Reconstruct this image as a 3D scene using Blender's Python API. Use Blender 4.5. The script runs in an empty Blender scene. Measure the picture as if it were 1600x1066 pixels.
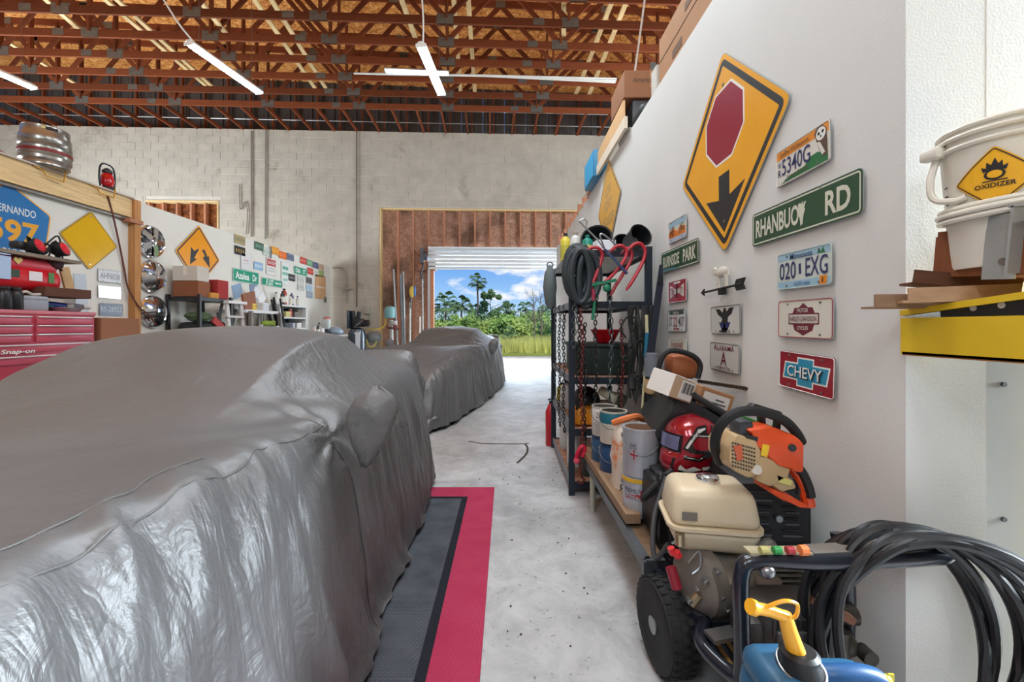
import bpy, bmesh, math, random
import numpy as np
from mathutils import Matrix, Vector, noise as mnoise
C = bpy.context.scene.collection
random.seed(7)
PI = math.pi
# ---------------------------------------------------------------- camera, world, lights, exposure
CX, CY, F, EYE = 792.0, 510.0, 665.0, 1.25
cam = bpy.data.cameras.new('camera'); camo = bpy.data.objects.new('camera', cam); C.objects.link(camo)
cam.sensor_width = 36; cam.lens = F*36/1600; cam.clip_start = .02; cam.clip_end = 400
cam.shift_x = (800-CX)/1600; cam.shift_y = -(533-CY)/1600
camo.location = (0, 0, EYE); camo.rotation_euler = (PI/2, 0, 0)
bpy.context.scene.camera = camo
vs = bpy.context.scene.view_settings
vs.view_transform = 'Standard'; vs.look = 'None'; vs.gamma = 1; vs.use_curve_mapping = False; vs.exposure = 0.12

def lin(c):
    return tuple(((v/255)/12.92 if v/255 <= .04045 else ((v/255+.055)/1.055)**2.4) for v in c[:3])+(1,)
wd = bpy.data.worlds.new('sky'); bpy.context.scene.world = wd; wd.use_nodes = True
def build_world():
    nt = wd.node_tree; N = nt.nodes; L = nt.links
    bg = N['Background']
    tc = N.new('ShaderNodeTexCoord'); sp = N.new('ShaderNodeSeparateXYZ'); L.new(tc.outputs['Generated'], sp.inputs[0])
    cr = N.new('ShaderNodeValToRGB'); L.new(sp.outputs['Z'], cr.inputs[0])
    e = cr.color_ramp.elements
    e[0].position = .0; e[0].color = lin((205, 228, 250)); e[1].position = .6; e[1].color = lin((60, 118, 205))
    k = e.new(.06); k.color = lin((160, 205, 250)); k = e.new(.16); k.color = lin((98, 160, 238))
    mp = N.new('ShaderNodeMapping'); mp.inputs['Scale'].default_value = (9, 9, 22); mp.inputs['Location'].default_value = (2.4, .6, .9)
    L.new(tc.outputs['Generated'], mp.inputs[0])
    nz = N.new('ShaderNodeTexNoise'); nz.inputs['Scale'].default_value = 1; nz.inputs['Detail'].default_value = 6; nz.inputs['Roughness'].default_value = .55
    L.new(mp.outputs[0], nz.inputs['Vector'])
    rm = N.new('ShaderNodeMapRange'); rm.inputs[1].default_value = .53; rm.inputs[2].default_value = .66; L.new(nz.outputs[0], rm.inputs[0])
    mx = N.new('ShaderNodeMixRGB'); L.new(rm.outputs[0], mx.inputs[0]); L.new(cr.outputs[0], mx.inputs[1]); mx.inputs[2].default_value = (1.0, 1.0, 1.0, 1)
    L.new(mx.outputs[0], bg.inputs[0]); bg.inputs[1].default_value = .95
build_world()
def lamp(name, kind, loc, aim, energy, size=1, size_y=None, col=(1, 1, 1)):
    l = bpy.data.lights.new(name, kind); l.energy = energy; l.color = col
    if kind == 'AREA':
        l.size = size
        if size_y: l.shape = 'RECTANGLE'; l.size_y = size_y
    if kind == 'SUN': l.angle = .01
    o = bpy.data.objects.new(name, l); C.objects.link(o); o.location = loc
    o.rotation_euler = (Vector(aim)-Vector(loc)).to_track_quat('-Z', 'Y').to_euler(); return o
lamp('sun', 'SUN', (12, 5, 30), (0, 26, 0), 2.2, col=(1, .96, .88))
COOL = (.80, .92, 1)
lamp('outside_fill', 'AREA', (2.2, 13.0, 1.7), (-.9, 6.2, .6), 260, .9, 2.4, COOL)  # added lamp, hidden beyond the door, to brighten the far car's side
lamp('door_daylight', 'AREA', (-.4, 14.2, 5.4), (-1.2, 6.0, .2), 2000, 7, 3.2, COOL)
lamp('side_fill', 'AREA', (4.95, 1.0, 1.9), (-2.2, 1.2, .6), 1050, .46, 2.6, COOL)  # unseen lamp added before the closed right wall to brighten the near car's side
lamp('overhead_fill', 'AREA', (.25, 4.3, 5.0), (.1, 4.6, 0), 85, .6, 1.4, COOL)  # unseen lamp added over the aisle for the near car's rear side
lamp('loft_fill', 'AREA', (4.7, 7.5, 5.0), (-3.5, 11.6, 4.4), 260, 2.5, 1.6, COOL)  # added lamp, hidden by the right wall, to brighten the blocks and trusses
lamp('left_fill', 'AREA', (-11.5, 6.5, 1.2), (-4.8, 6.8, 8.0), 1000, 5, 3.6, COOL)  # unseen lamp added behind the partition to light the ceiling from below
lamp('overhead_fill', 'AREA', (.45, 1.6, 5.0), (.35, 1.6, 0), 108, 1.0, 2.4, COOL)  # unseen fill added above the aisle to lift the near floor
lamp('overhead_fill', 'AREA', (.2, -3.2, 5.0), (.2, -3.0, 0), 115, 1.0, 2.4, COOL)  # fill added behind the camera in place of unseen overhead light
lamp('overhead_fill', 'AREA', (-2.4, -3.4, 5.0), (-4.8, 4.8, 1.2), 140, 1.0, 2.4, COOL)  # added fill behind the camera, aimed to brighten the left wall

# ---------------------------------------------------------------- helpers
def X_(px, Y): return (px-CX)*Y/F
def Z_(py, Y): return EYE-(py-CY)*Y/F
def pt(px, py, Y): return Vector((X_(px, Y), Y, Z_(py, Y)))
WX = {}                                    # world matrices of the things built so far
MATS = {}
def mat(name, col, rough=.6, metal=0.0, var=.12, vs=6, bump=0.0, bs=80, spec=.5, coat=0, emit=0, alpha=1, obj_var=0.0, stain=None):
    """Principled material with a noise tint, an optional bump and an optional stain colour."""
    key = (name,)
    if key in MATS: return MATS[key]
    m = bpy.data.materials.new(name); m.use_nodes = True; MATS[key] = m
    N = m.node_tree.nodes; L = m.node_tree.links; b = N['Principled BSDF']
    c = lin(col)
    b.inputs['Roughness'].default_value = rough; b.inputs['Metallic'].default_value = metal
    b.inputs['Specular IOR Level'].default_value = spec; b.inputs['Coat Weight'].default_value = coat
    b.inputs['Base Color'].default_value = c
    tc = N.new('ShaderNodeTexCoord'); out = None
    if var > 0:
        nz = N.new('ShaderNodeTexNoise'); nz.inputs['Scale'].default_value = vs; nz.inputs['Detail'].default_value = 5
        L.new(tc.outputs['Object'], nz.inputs['Vector'])
        mx = N.new('ShaderNodeMixRGB'); L.new(nz.outputs[0], mx.inputs[0])
        mx.inputs[1].default_value = tuple(max(0, v*(1-var*1.6)) for v in c[:3])+(1,); mx.inputs[2].default_value = tuple(min(1, v*(1+var*1.6)) for v in c[:3])+(1,)
        out = mx.outputs[0]
    if stain:
        n2 = N.new('ShaderNodeTexNoise'); n2.inputs['Scale'].default_value = stain[1]; n2.inputs['Detail'].default_value = 8; n2.inputs['Roughness'].default_value = .65
        L.new(tc.outputs['Object'], n2.inputs['Vector'])
        r = N.new('ShaderNodeMapRange'); r.inputs[1].default_value = stain[2]; r.inputs[2].default_value = stain[2]+.12; L.new(n2.outputs[0], r.inputs[0])
        m2 = N.new('ShaderNodeMixRGB'); L.new(r.outputs[0], m2.inputs[0])
        if out: L.new(out, m2.inputs[1])
        else: m2.inputs[1].default_value = c
        m2.inputs[2].default_value = lin(stain[0]); out = m2.outputs[0]
    if obj_var:
        oi = N.new('ShaderNodeObjectInfo'); r = N.new('ShaderNodeMapRange'); r.inputs[3].default_value = 1-obj_var; r.inputs[4].default_value = 1+obj_var
        L.new(oi.outputs['Random'], r.inputs[0]); h = N.new('ShaderNodeHueSaturation'); L.new(r.outputs[0], h.inputs['Value'])
        if out: L.new(out, h.inputs['Color'])
        else: h.inputs['Color'].default_value = c
        out = h.outputs[0]
    if out: L.new(out, b.inputs['Base Color'])
    if bump:
        n3 = N.new('ShaderNodeTexNoise'); n3.inputs['Scale'].default_value = bs; n3.inputs['Detail'].default_value = 4; L.new(tc.outputs['Object'], n3.inputs['Vector'])
        bp = N.new('ShaderNodeBump'); bp.inputs['Strength'].default_value = bump; bp.inputs['Distance'].default_value = .01
        L.new(n3.outputs[0], bp.inputs['Height']); L.new(bp.outputs[0], b.inputs['Normal'])
    if emit: b.inputs['Emission Color'].default_value = c; b.inputs['Emission Strength'].default_value = emit
    if alpha < 1: b.inputs['Alpha'].default_value = alpha
    return m
def P(col, rough=.5, metal=0.0, **k):        # plain paint, cached by its values
    return mat('paint_%d_%d_%d_%d_%d' % (col[0], col[1], col[2], rough*100, metal*100), col, rough, metal, var=k.pop('var', .05), **k)

def wood(name, col, scale=(1, 1, 1), rough=.7, contrast=.28, obj_var=.12):
    key = (name,)
    if key in MATS: return MATS[key]
    m = bpy.data.materials.new(name); m.use_nodes = True; MATS[key] = m
    N = m.node_tree.nodes; L = m.node_tree.links; b = N['Principled BSDF']; c = lin(col)
    tc = N.new('ShaderNodeTexCoord'); mp = N.new('ShaderNodeMapping'); mp.inputs['Scale'].default_value = scale; L.new(tc.outputs['Object'], mp.inputs[0])
    nz = N.new('ShaderNodeTexNoise'); nz.inputs['Scale'].default_value = 3; nz.inputs['Detail'].default_value = 6; nz.inputs['Roughness'].default_value = .6; L.new(mp.outputs[0], nz.inputs['Vector'])
    mx = N.new('ShaderNodeMixRGB'); L.new(nz.outputs[0], mx.inputs[0])
    mx.inputs[1].default_value = tuple(v*(1-contrast*1.8) for v in c[:3])+(1,); mx.inputs[2].default_value = tuple(min(1, v*(1+contrast*1.5)) for v in c[:3])+(1,)
    oi = N.new('ShaderNodeObjectInfo'); r = N.new('ShaderNodeMapRange'); r.inputs[3].default_value = 1-obj_var; r.inputs[4].default_value = 1+obj_var
    L.new(oi.outputs['Random'], r.inputs[0]); h = N.new('ShaderNodeHueSaturation'); L.new(r.outputs[0], h.inputs['Value']); L.new(mx.outputs[0], h.inputs['Color'])
    L.new(h.outputs[0], b.inputs['Base Color']); b.inputs['Roughness'].default_value = rough; b.inputs['Specular IOR Level'].default_value = .25
    bp = N.new('ShaderNodeBump'); bp.inputs['Strength'].default_value = .2; bp.inputs['Distance'].default_value = .004; L.new(nz.outputs[0], bp.inputs['Height']); L.new(bp.outputs[0], b.inputs['Normal'])
    return m

SHIFT = [Vector((0, 0, 0))]                # moves a whole group of things while it is being built
class MB:
    """Collects shapes in world coordinates (through the frame M) and links them as ONE mesh object."""
    def __init__(s, M=None): s.v = []; s.f = []; s.M = M
    def add(s, vv, ff):
        n = len(s.v)
        d = SHIFT[0]; s.v += [tuple(s.M @ Vector(p)) for p in vv] if s.M else [(p[0]+d.x, p[1]+d.y, p[2]+d.z) for p in vv]
        s.f += [tuple(i+n for i in f) for f in ff]; return s
    def box(s, c, d, R=None):
        c = Vector(c); vv = []
        for z in (-.5, .5):
            for y in (-.5, .5):
                for x in (-.5, .5):
                    q = Vector((x*d[0], y*d[1], z*d[2])); vv.append(c+(R @ q if R else q))
        return s.add(vv, [(0, 2, 3, 1), (4, 5, 7, 6), (0, 1, 5, 4), (2, 6, 7, 3), (0, 4, 6, 2), (1, 3, 7, 5)])
    def rbox(s, c, d, r=.01, R=None, seg=2, taper=None):
        b = bmesh.new(); bmesh.ops.create_cube(b, size=1)
        for v in b.verts:
            t = taper if (taper and v.co.z > 0) else (1, 1)
            v.co = Vector((v.co.x*d[0]*t[0], v.co.y*d[1]*t[1], v.co.z*d[2]))
        bmesh.ops.bevel(b, geom=b.edges[:]+b.verts[:], offset=min(r, min(d)*.49), segments=seg, profile=.5, affect='EDGES')
        b.verts.index_update(); c = Vector(c)
        s.add([c+(R @ v.co if R else v.co) for v in b.verts], [[v.index for v in f.verts] for f in b.faces]); b.free(); return s
    def bar(s, p, q, w, h, up=(0, 0, 1)):          # a straight board from p to q
        p, q = Vector(p), Vector(q); d = q-p; L = d.length; x = d.normalized(); u = Vector(up)
        if abs(x.dot(u)) > .98: u = Vector((0, 1, 0))
        y = u.cross(x).normalized(); z = x.cross(y)
        return s.box((p+q)/2, (L, w, h), Matrix((x, y, z)).transposed())
    def cyl(s, p, q, r, r2=None, n=14, caps=True):
        return s.tube([p, q], [r, r if r2 is None else r2], n, caps=caps)
    def tube(s, pts, r, n=8, closed=False, caps=True):
        pts = [Vector(p) for p in pts]; m = len(pts); vv = []; ff = []; up = None
        rr = r if isinstance(r, (list, tuple)) else [r]*m
        for i, p in enumerate(pts):
            a = pts[(i-1) % m] if (closed or i) else p; b = pts[(i+1) % m] if (closed or i < m-1) else p
            t = (b-a); t = t.normalized() if t.length > 1e-9 else Vector((0, 0, 1))
            if up is None:
                up = Vector((0, 0, 1)) if abs(t.z) < .9 else Vector((1, 0, 0))
            x = up.cross(t); x = x.normalized() if x.length > 1e-6 else t.orthogonal().normalized()
            y = t.cross(x); up = y
            for k in range(n):
                an = 2*PI*k/n; vv.append(p+(x*math.cos(an)+y*math.sin(an))*rr[i])
        for i in range(m if closed else m-1):
            j = (i+1) % m
            for k in range(n): ff.append((i*n+k, i*n+(k+1) % n, j*n+(k+1) % n, j*n+k))
        if caps and not closed: ff += [tuple(range(n-1, -1, -1)), tuple(range((m-1)*n, m*n))]
        return s.add(vv, ff)
    def lathe(s, prof, c=(0, 0, 0), n=24, R=None):
        c = Vector(c); vv = []; ff = []; m = len(prof)
        for r, z in prof:
            for k in range(n):
                q = Vector((max(r, 1e-4)*math.cos(2*PI*k/n), max(r, 1e-4)*math.sin(2*PI*k/n), z)); vv.append(c+(R @ q if R else q))
        for i in range(m-1):
            for k in range(n): ff.append((i*n+k, i*n+(k+1) % n, (i+1)*n+(k+1) % n, (i+1)*n+k))
        ff += [tuple(range(n-1, -1, -1)), tuple(range((m-1)*n, m*n))]
        return s.add(vv, ff)
    def prism(s, poly, z0, z1):                     # polygon in the frame's xy plane, extruded along its z
        n = len(poly)
        return s.add([(x, y, z0) for x, y in poly]+[(x, y, z1) for x, y in poly],
                     [tuple(range(n-1, -1, -1)), tuple(range(n, 2*n))]+[(i, (i+1) % n, n+(i+1) % n, n+i) for i in range(n)])
    def ball(s, c, r, n=14, m=9, R=None):
        if not isinstance(r, (list, tuple)): r = (r, r, r)
        c = Vector(c); vv = []; ff = []
        for i in range(m+1):
            a = PI*i/m
            for k in range(n):
                b = 2*PI*k/n; q = Vector((r[0]*math.sin(a)*math.cos(b), r[1]*math.sin(a)*math.sin(b), -r[2]*math.cos(a))); vv.append(c+(R @ q if R else q))
        for i in range(m):
            for k in range(n): ff.append((i*n+k, i*n+(k+1) % n, (i+1)*n+(k+1) % n, (i+1)*n+k))
        return s.add(vv, ff)
    def ring(s, c, R, r, M3=None, n=24, k=8, sx=1, sy=1):   # torus / oval ring
        c = Vector(c); pts = [c+((M3 @ Vector((R*sx*math.cos(2*PI*i/n), R*sy*math.sin(2*PI*i/n), 0))) if M3 else Vector((R*sx*math.cos(2*PI*i/n), R*sy*math.sin(2*PI*i/n), 0))) for i in range(n)]
        return s.tube(pts, r, k, closed=True)
    def build(s, name, m, parent=None, sharp=35, label=None):
        vv = s.v; loc = None
        if parent is not None:
            inv = WX[parent.name].inverted(); vv = [inv @ Vector(p) for p in vv]; W = WX[parent.name]
        else:
            a = np.array(vv); loc = Vector(((a[:, 0].min()+a[:, 0].max())/2, (a[:, 1].min()+a[:, 1].max())/2, a[:, 2].min())); vv = [Vector(p)-loc for p in vv]; W = Matrix.Translation(loc)
        me = bpy.data.meshes.new(name); me.from_pydata([tuple(p) for p in vv], [], s.f); me.validate()
        if sharp < 179:
            me.polygons.foreach_set('use_smooth', [sharp > 0]*len(me.polygons))
            if sharp > 0: me.set_sharp_from_angle(angle=math.radians(sharp))
        else: me.polygons.foreach_set('use_smooth', [True]*len(me.polygons))
        bm = bmesh.new(); bm.from_mesh(me); bmesh.ops.recalc_face_normals(bm, faces=bm.faces); bm.to_mesh(me); bm.free()
        me.materials.append(m)
        o = bpy.data.objects.new(name, me); C.objects.link(o)
        if parent is not None: o.parent = parent
        else: o.location = loc
        WX[o.name] = W
        if label: o['label'] = label
        return o

def thing(name, label, cat, loc=(0, 0, 0), rz=0, group=None):
    loc = Vector(loc)+SHIFT[0]; o = bpy.data.objects.new(name, None); C.objects.link(o); o.location = loc; o.rotation_euler = (0, 0, rz)
    WX[o.name] = Matrix.Translation(Vector(loc)) @ Matrix.Rotation(rz, 4, 'Z')
    o.empty_display_size = .05
    return tag(o, label, cat, group)
def tag(o, label, cat, group=None):
    o['label'] = label; o['category'] = cat
    if group: o['group'] = group
    return o
def struct(o): o['kind'] = 'structure'; return o
def frame(o, u, v, n):
    M = Matrix((Vector(u), Vector(v), Vector(n))).transposed().to_4x4(); M.translation = Vector(o); return M
def dup(root, loc=None, rz=None, label=None, group=None):
    r = root.copy(); C.objects.link(r)
    if loc is not None: r.location = loc
    if rz is not None: r.rotation_euler = (0, 0, rz)
    if label: r['label'] = label
    if group: r['group'] = group
    for ch in list(root.children):
        c = ch.copy(); C.objects.link(c); c.parent = r
        for g in list(ch.children):
            d = g.copy(); C.objects.link(d); d.parent = c
    return r
def rrect(w, h, r, n=4, cx=0, cy=0):
    out = []
    for sx, sy, a in ((1, 1, 0), (-1, 1, 90), (-1, -1, 180), (1, -1, 270)):
        for k in range(n+1):
            t = math.radians(a+90*k/n); out.append((cx+sx*(w/2-r)+r*math.cos(t), cy+sy*(h/2-r)+r*math.sin(t)))
    return out
def rpoly(pts, r, n=4):
    """Polygon with its corners rounded."""
    out = []; m = len(pts)
    for i in range(m):
        p, a, b = Vector(pts[i]), Vector(pts[i-1]), Vector(pts[(i+1) % m])
        u, v = (a-p).normalized(), (b-p).normalized(); ang = u.angle(v); d = min(r/math.tan(ang/2), (a-p).length*.45, (b-p).length*.45)
        p0, p1 = p+u*d, p+v*d
        for k in range(n+1):
            t = k/n; out.append(tuple(p0*(1-t)**2+p*2*t*(1-t)+p1*t*t))
    return out
def spline(pts, n=8, closed=False):
    pts = [Vector(p) for p in pts]; m = len(pts); out = []
    for i in range(m if closed else m-1):
        g = (lambda k: pts[k % m]) if closed else (lambda k: pts[max(0, min(m-1, k))])
        a, b, c, d = g(i-1), g(i), g(i+1), g(i+2)
        for k in range(n):
            t = k/n; out.append(.5*((2*b)+(c-a)*t+(2*a-5*b+4*c-d)*t*t+(3*b-a-3*c+d)*t**3))
    if not closed: out.append(pts[-1])
    return out
def text(s, M, x, y, h, w, m, parent, z=.0, depth=.0006, bold=0.0, name='lettering', shear=0.0, res=3):
    """Flat lettering in the frame M, its box centred at (x, y), h high and w wide."""
    cu = bpy.data.curves.new('lettering', 'FONT'); cu.body = s; cu.fill_mode = 'BOTH'; cu.resolution_u = res; cu.offset = bold; cu.shear = shear
    ob = bpy.data.objects.new('lettering_tmp', cu); me = ob.to_mesh()
    vv = [v.co.copy() for v in me.vertices]; ff = [tuple(p.vertices) for p in me.polygons]; ob.to_mesh_clear()
    bpy.data.objects.remove(ob); bpy.data.curves.remove(cu)
    x0 = min(v.x for v in vv); x1 = max(v.x for v in vv); y0 = min(v.y for v in vv); y1 = max(v.y for v in vv)
    b = MB(M); b.add([(x+((v.x-x0)/(x1-x0)-.5)*w, y+((v.y-y0)/(y1-y0)-.5)*h, z+depth) for v in vv], ff)
    return b.build(name, m, parent, sharp=0)
def multi(vals, L_):
    return vals
# ---------------------------------------------------------------- materials of the shell
def mat_concrete():
    m = bpy.data.materials.new('concrete'); m.use_nodes = True; N = m.node_tree.nodes; L = m.node_tree.links; b = N['Principled BSDF']
    tc = N.new('ShaderNodeTexCoord')
    def nz(s, d, r=.6, dist=0):
        n = N.new('ShaderNodeTexNoise'); n.inputs['Scale'].default_value = s; n.inputs['Detail'].default_value = d; n.inputs['Roughness'].default_value = r; n.inputs['Distortion'].default_value = dist
        L.new(tc.outputs['Object'], n.inputs['Vector']); return n
    def ramp(src, a, c0, d, c1):
        r = N.new('ShaderNodeValToRGB'); e = r.color_ramp.elements; e[0].position = a; e[0].color = c0; e[1].position = d; e[1].color = c1; L.new(src, r.inputs[0]); return r
    big = ramp(nz(.9, 8, .65, .6).outputs[0], .3, lin((158, 158, 158)), .68, lin((214, 215, 216)))
    mid = ramp(nz(4.5, 8, .7, .8).outputs[0], .36, (.62, .61, .6, 1), .6, (1, 1, 1, 1))
    sp = ramp(nz(38, 4, .6).outputs[0], .29, (.3, .29, .27, 1), .36, (1, 1, 1, 1))
    m1 = N.new('ShaderNodeMixRGB'); m1.blend_type = 'MULTIPLY'; m1.inputs[0].default_value = .7; L.new(big.outputs[0], m1.inputs[1]); L.new(mid.outputs[0], m1.inputs[2])
    m2 = N.new('ShaderNodeMixRGB'); m2.blend_type = 'MULTIPLY'; m2.inputs[0].default_value = .75; L.new(m1.outputs[0], m2.inputs[1]); L.new(sp.outputs[0], m2.inputs[2])
    L.new(m2.outputs[0], b.inputs['Base Color'])
    rr = N.new('ShaderNodeMapRange'); rr.inputs[3].default_value = .30; rr.inputs[4].default_value = .62; L.new(nz(3, 6).outputs[0], rr.inputs[0]); L.new(rr.outputs[0], b.inputs['Roughness'])
    bp = N.new('ShaderNodeBump'); bp.inputs['Strength'].default_value = .12; bp.inputs['Distance'].default_value = .01; L.new(nz(26, 6).outputs[0], bp.inputs['Height']); L.new(bp.outputs[0], b.inputs['Normal'])
    return m
def mat_osb(name, dark, mid, light, patch=.0):
    m = bpy.data.materials.new(name); m.use_nodes = True; N = m.node_tree.nodes; L = m.node_tree.links; b = N['Principled BSDF']
    tc = N.new('ShaderNodeTexCoord'); nz = N.new('ShaderNodeTexNoise'); nz.inputs['Scale'].default_value = 6; nz.inputs['Detail'].default_value = 3; L.new(tc.outputs['Object'], nz.inputs['Vector'])
    ad = N.new('ShaderNodeMixRGB'); ad.blend_type = 'ADD'; ad.inputs[0].default_value = .25; L.new(tc.outputs['Object'], ad.inputs[1]); L.new(nz.outputs['Color'], ad.inputs[2])
    vo = N.new('ShaderNodeTexVoronoi'); vo.inputs['Scale'].default_value = 22; L.new(ad.outputs[0], vo.inputs['Vector'])
    sx = N.new('ShaderNodeSeparateColor'); L.new(vo.outputs['Color'], sx.inputs[0])
    r = N.new('ShaderNodeValToRGB'); e = r.color_ramp.elements; e[0].color = lin(dark); e[1].color = lin(light); k = e.new(.5); k.color = lin(mid); L.new(sx.outputs[0], r.inputs[0])
    out = r.outputs[0]
    if patch:
        n2 = N.new('ShaderNodeTexNoise'); n2.inputs['Scale'].default_value = 1.1; n2.inputs['Detail'].default_value = 6; L.new(tc.outputs['Object'], n2.inputs['Vector'])
        rm = N.new('ShaderNodeMapRange'); rm.inputs[1].default_value = .5; rm.inputs[2].default_value = .62; rm.inputs[4].default_value = patch; L.new(n2.outputs[0], rm.inputs[0])
        mx = N.new('ShaderNodeMixRGB'); L.new(rm.outputs[0], mx.inputs[0]); L.new(out, mx.inputs[1]); mx.inputs[2].default_value = lin((38, 26, 20)); out = mx.outputs[0]
    L.new(out, b.inputs['Base Color']); b.inputs['Roughness'].default_value = .75; b.inputs['Specular IOR Level'].default_value = .2
    bp = N.new('ShaderNodeBump'); bp.inputs['Strength'].default_value = .3; bp.inputs['Distance'].default_value = .004; L.new(sx.outputs[0], bp.inputs['Height']); L.new(bp.outputs[0], b.inputs['Normal'])
    return m
M_CON = mat_concrete()
M_PLA = mat('plaster', (214, 213, 209), .75, var=.04, vs=2.5, bump=.07, bs=130, stain=((120, 112, 100), 9, .74))
M_PLB = mat('plaster_left', (226, 223, 214), .7, var=.03, vs=2, bump=.06, bs=90)
M_CMU = mat('block', (184, 174, 160), .9, var=.15, vs=3.2, bump=.35, bs=40, obj_var=.035, stain=((150, 138, 122), 1.1, .58), spec=.2)
M_MOR = mat('mortar', (200, 192, 180), .95, var=.1, vs=6, bump=.3, bs=60, spec=.2)
M_OSBR = mat_osb('roof_board', (176, 102, 46), (216, 140, 72), (242, 180, 106))
M_OSBW = mat_osb('wall_board', (160, 120, 100), (178, 138, 116), (196, 156, 132), patch=.6)
M_TRU = wood('truss_wood', (122, 62, 34), (1, 14, 14), obj_var=.22)
M_STUD = wood('stud_wood', (186, 128, 98), (14, 14, 1))
M_PINE = wood('pale_pine', (226, 190, 140), (14, 1, 14))
M_GALV = mat('galvanised', (128, 126, 120), .45, .6, var=.2, vs=14)
M_SID = mat('siding', (84, 80, 78), .55, .3, var=.12, vs=3)
M_WHM = mat('white_metal', (222, 224, 224), .4, .0, var=.04)
M_BLK = mat('black_plastic', (26, 27, 29), .45, 0, var=.15)
M_RUB = mat('black_rubber', (20, 20, 21), .7, 0, var=.2, vs=20)
M_STEEL = mat('steel', (150, 152, 155), .32, .9, var=.12, vs=10)
M_CHR = mat('chrome', (225, 228, 232), .08, 1.0, var=.02)
M_WIRE = mat('white_cable', (222, 220, 214), .6)

# ---------------------------------------------------------------- floor, walls, ceiling
mb = MB(); mb.box((-5, 1.5, -.1), (20.6, 21.0, .2)); floor = struct(mb.build('floor', M_CON, sharp=0))
wr = MB(); wr.prism([(1.243, 0), (9.95, 0), (9.95, 3.1), (1.243, 3.1)], 0, .235)
wr.v = [(1.165+z, x, y) for x, y, z in wr.v]; wall_right = struct(wr.build('wall_right', M_PLA, sharp=0))
mb = MB(); mb.box((2.3, 1.36, 2.14), (1.8, .235, 1.80)); struct(mb.build('wall_return', M_PLA, sharp=0))
mb = MB(); mb.box((2.3, 1.44, .62), (1.8, .1, 1.24)); gp = struct(mb.build('wall_lower_panel', mat('grey_panel', (132, 129, 124), .6, var=.05), sharp=0))
for z in (.62, 1.06):
    mb = MB(); mb.cyl((1.62, 1.392, z), (1.62, 1.384, z), .008, n=10); mb.build('bolt', mat('panel_bolt', (40, 40, 42), .5), gp)
mb = MB(); mb.box((5.2, 3.4, 3.4), (.2, 24.2, 6.8)); struct(mb.build('wall_outer_right', M_CMU, sharp=0))
mb = MB(); mb.box((-15.2, 3.4, 3.4), (.2, 24.2, 6.8)); struct(mb.build('wall_outer_left', M_CMU, sharp=0))
mb = MB(); mb.box((-5, -8.5, 3.4), (20.6, .2, 6.8)); struct(mb.build('wall_rear', M_CMU, sharp=0))
XL = -4.8                                              # the left partition's face
ml = MB(); ml.box((XL-.06, 8.5, 1.435), (.12, 6.1, 2.87)); wall_left = struct(ml.build('wall_left', M_PLB, sharp=0))
ml = MB(); ml.box((XL-.06, 2.4, 1.31), (.12, 6.1, 2.62)); wl2 = struct(ml.build('wall_left_front', M_PLB, sharp=0))
mb = MB(); mb.box((XL-.045, 2.4, 2.745), (.19, 5.98, .235)); header = struct(mb.build('trim_1', M_PINE, sharp=0))
mb = MB(); mb.box((XL-.04, 2.4, 2.872), (.24, 6.0, .018)); mb.build('trim_cap', mat('cap_strip', (196, 184, 172), .6), header, sharp=0)
mb = MB(); mb.cyl((XL+.035, -.5, 2.60), (XL+.035, 5.38, 2.60), .018, n=10); cond = mb.build('conduit', mat('conduit', (150, 146, 140), .4, .7)); tag(cond, 'grey metal conduit run along the underside of the wooden beam on the left', 'pipe')
mb = MB(); mb.box((XL+.035, 5.44, 1.43), (.10, .09, 2.86)); post = struct(mb.build('trim_2', wood('post_wood', (196, 140, 88), (14, 14, 1)), sharp=0))
mb = MB(); mb.box((XL+.04, 5.40, 2.58), (.13, .20, .05)); mb.build('post_block', M_STUD, post, sharp=0)
# loft deck behind the top of the right wall, with stud ends along its far edge
mb = MB(); mb.box((3.15, 5.8, 3.06), (3.8, 8.3, .06)); loft = struct(mb.build('floor_loft', wood('deck_wood', (176, 132, 84), (1, 10, 10)), sharp=0))
for i in range(9):
    mb = MB(); mb.box((1.20, 6.1+i*.42, 3.10+.05), (.09, .04, .13+.02*(i % 3))); mb.build('stud_end', M_STUD, loft, sharp=0)

# back wall of concrete blocks: turned a little, built round a big framed opening and a small one
BO, BR = Vector((-1.5, 11.8, 0)), math.radians(2.3)
BM = Matrix.Translation(BO) @ Matrix.Rotation(BR, 4, 'Z')
WT = 6.62
OPEN = [(-2.0, 5.4, 0, 4.53), (-8.25, -6.32, 0, 4.66)]
wb = MB(BM); xs = [-13.6, -8.25, -6.32, -2.0, 5.4, 6.6]
for i in range(5):
    z0 = OPEN[1][3] if i == 1 else OPEN[0][3] if i == 3 else 0
    wb.box(((xs[i]+xs[i+1])/2, .11, (z0+WT)/2), (xs[i+1]-xs[i], .19, WT-z0))
wall_back = struct(wb.build('wall_back', M_MOR, sharp=0))
blocks = []
hb, lb = WT/32, .4064
for r in range(32):
    x = -13.6-(r % 2)*lb/2
    while x < 6.4:
        z0, z1 = r*hb, (r+1)*hb
        segs = [(x, x+lb)]
        for (a, b_, c0, c1) in OPEN:
            if z0 < c1-.02:
                segs = [q for s_ in segs for q in ((s_[0], min(s_[1], a)), (max(s_[0], b_), s_[1])) if q[1]-q[0] > .05]
        for s_ in segs: blocks.append((s_[0], s_[1], z0, z1))
        x += lb
rb = random.Random(4)
def blk(mb, q, cheap=False):
    a, b_, z0, z1 = q; d = rb.uniform(-.002, .004)
    mb.rbox(((a+b_)/2, .032+d, (z0+z1)/2), (b_-a-.011, .05, z1-z0-.011), .004, seg=1) if not cheap else mb.box(((a+b_)/2, .032+d, (z0+z1)/2), (b_-a-.011, .05, z1-z0-.011))
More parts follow.
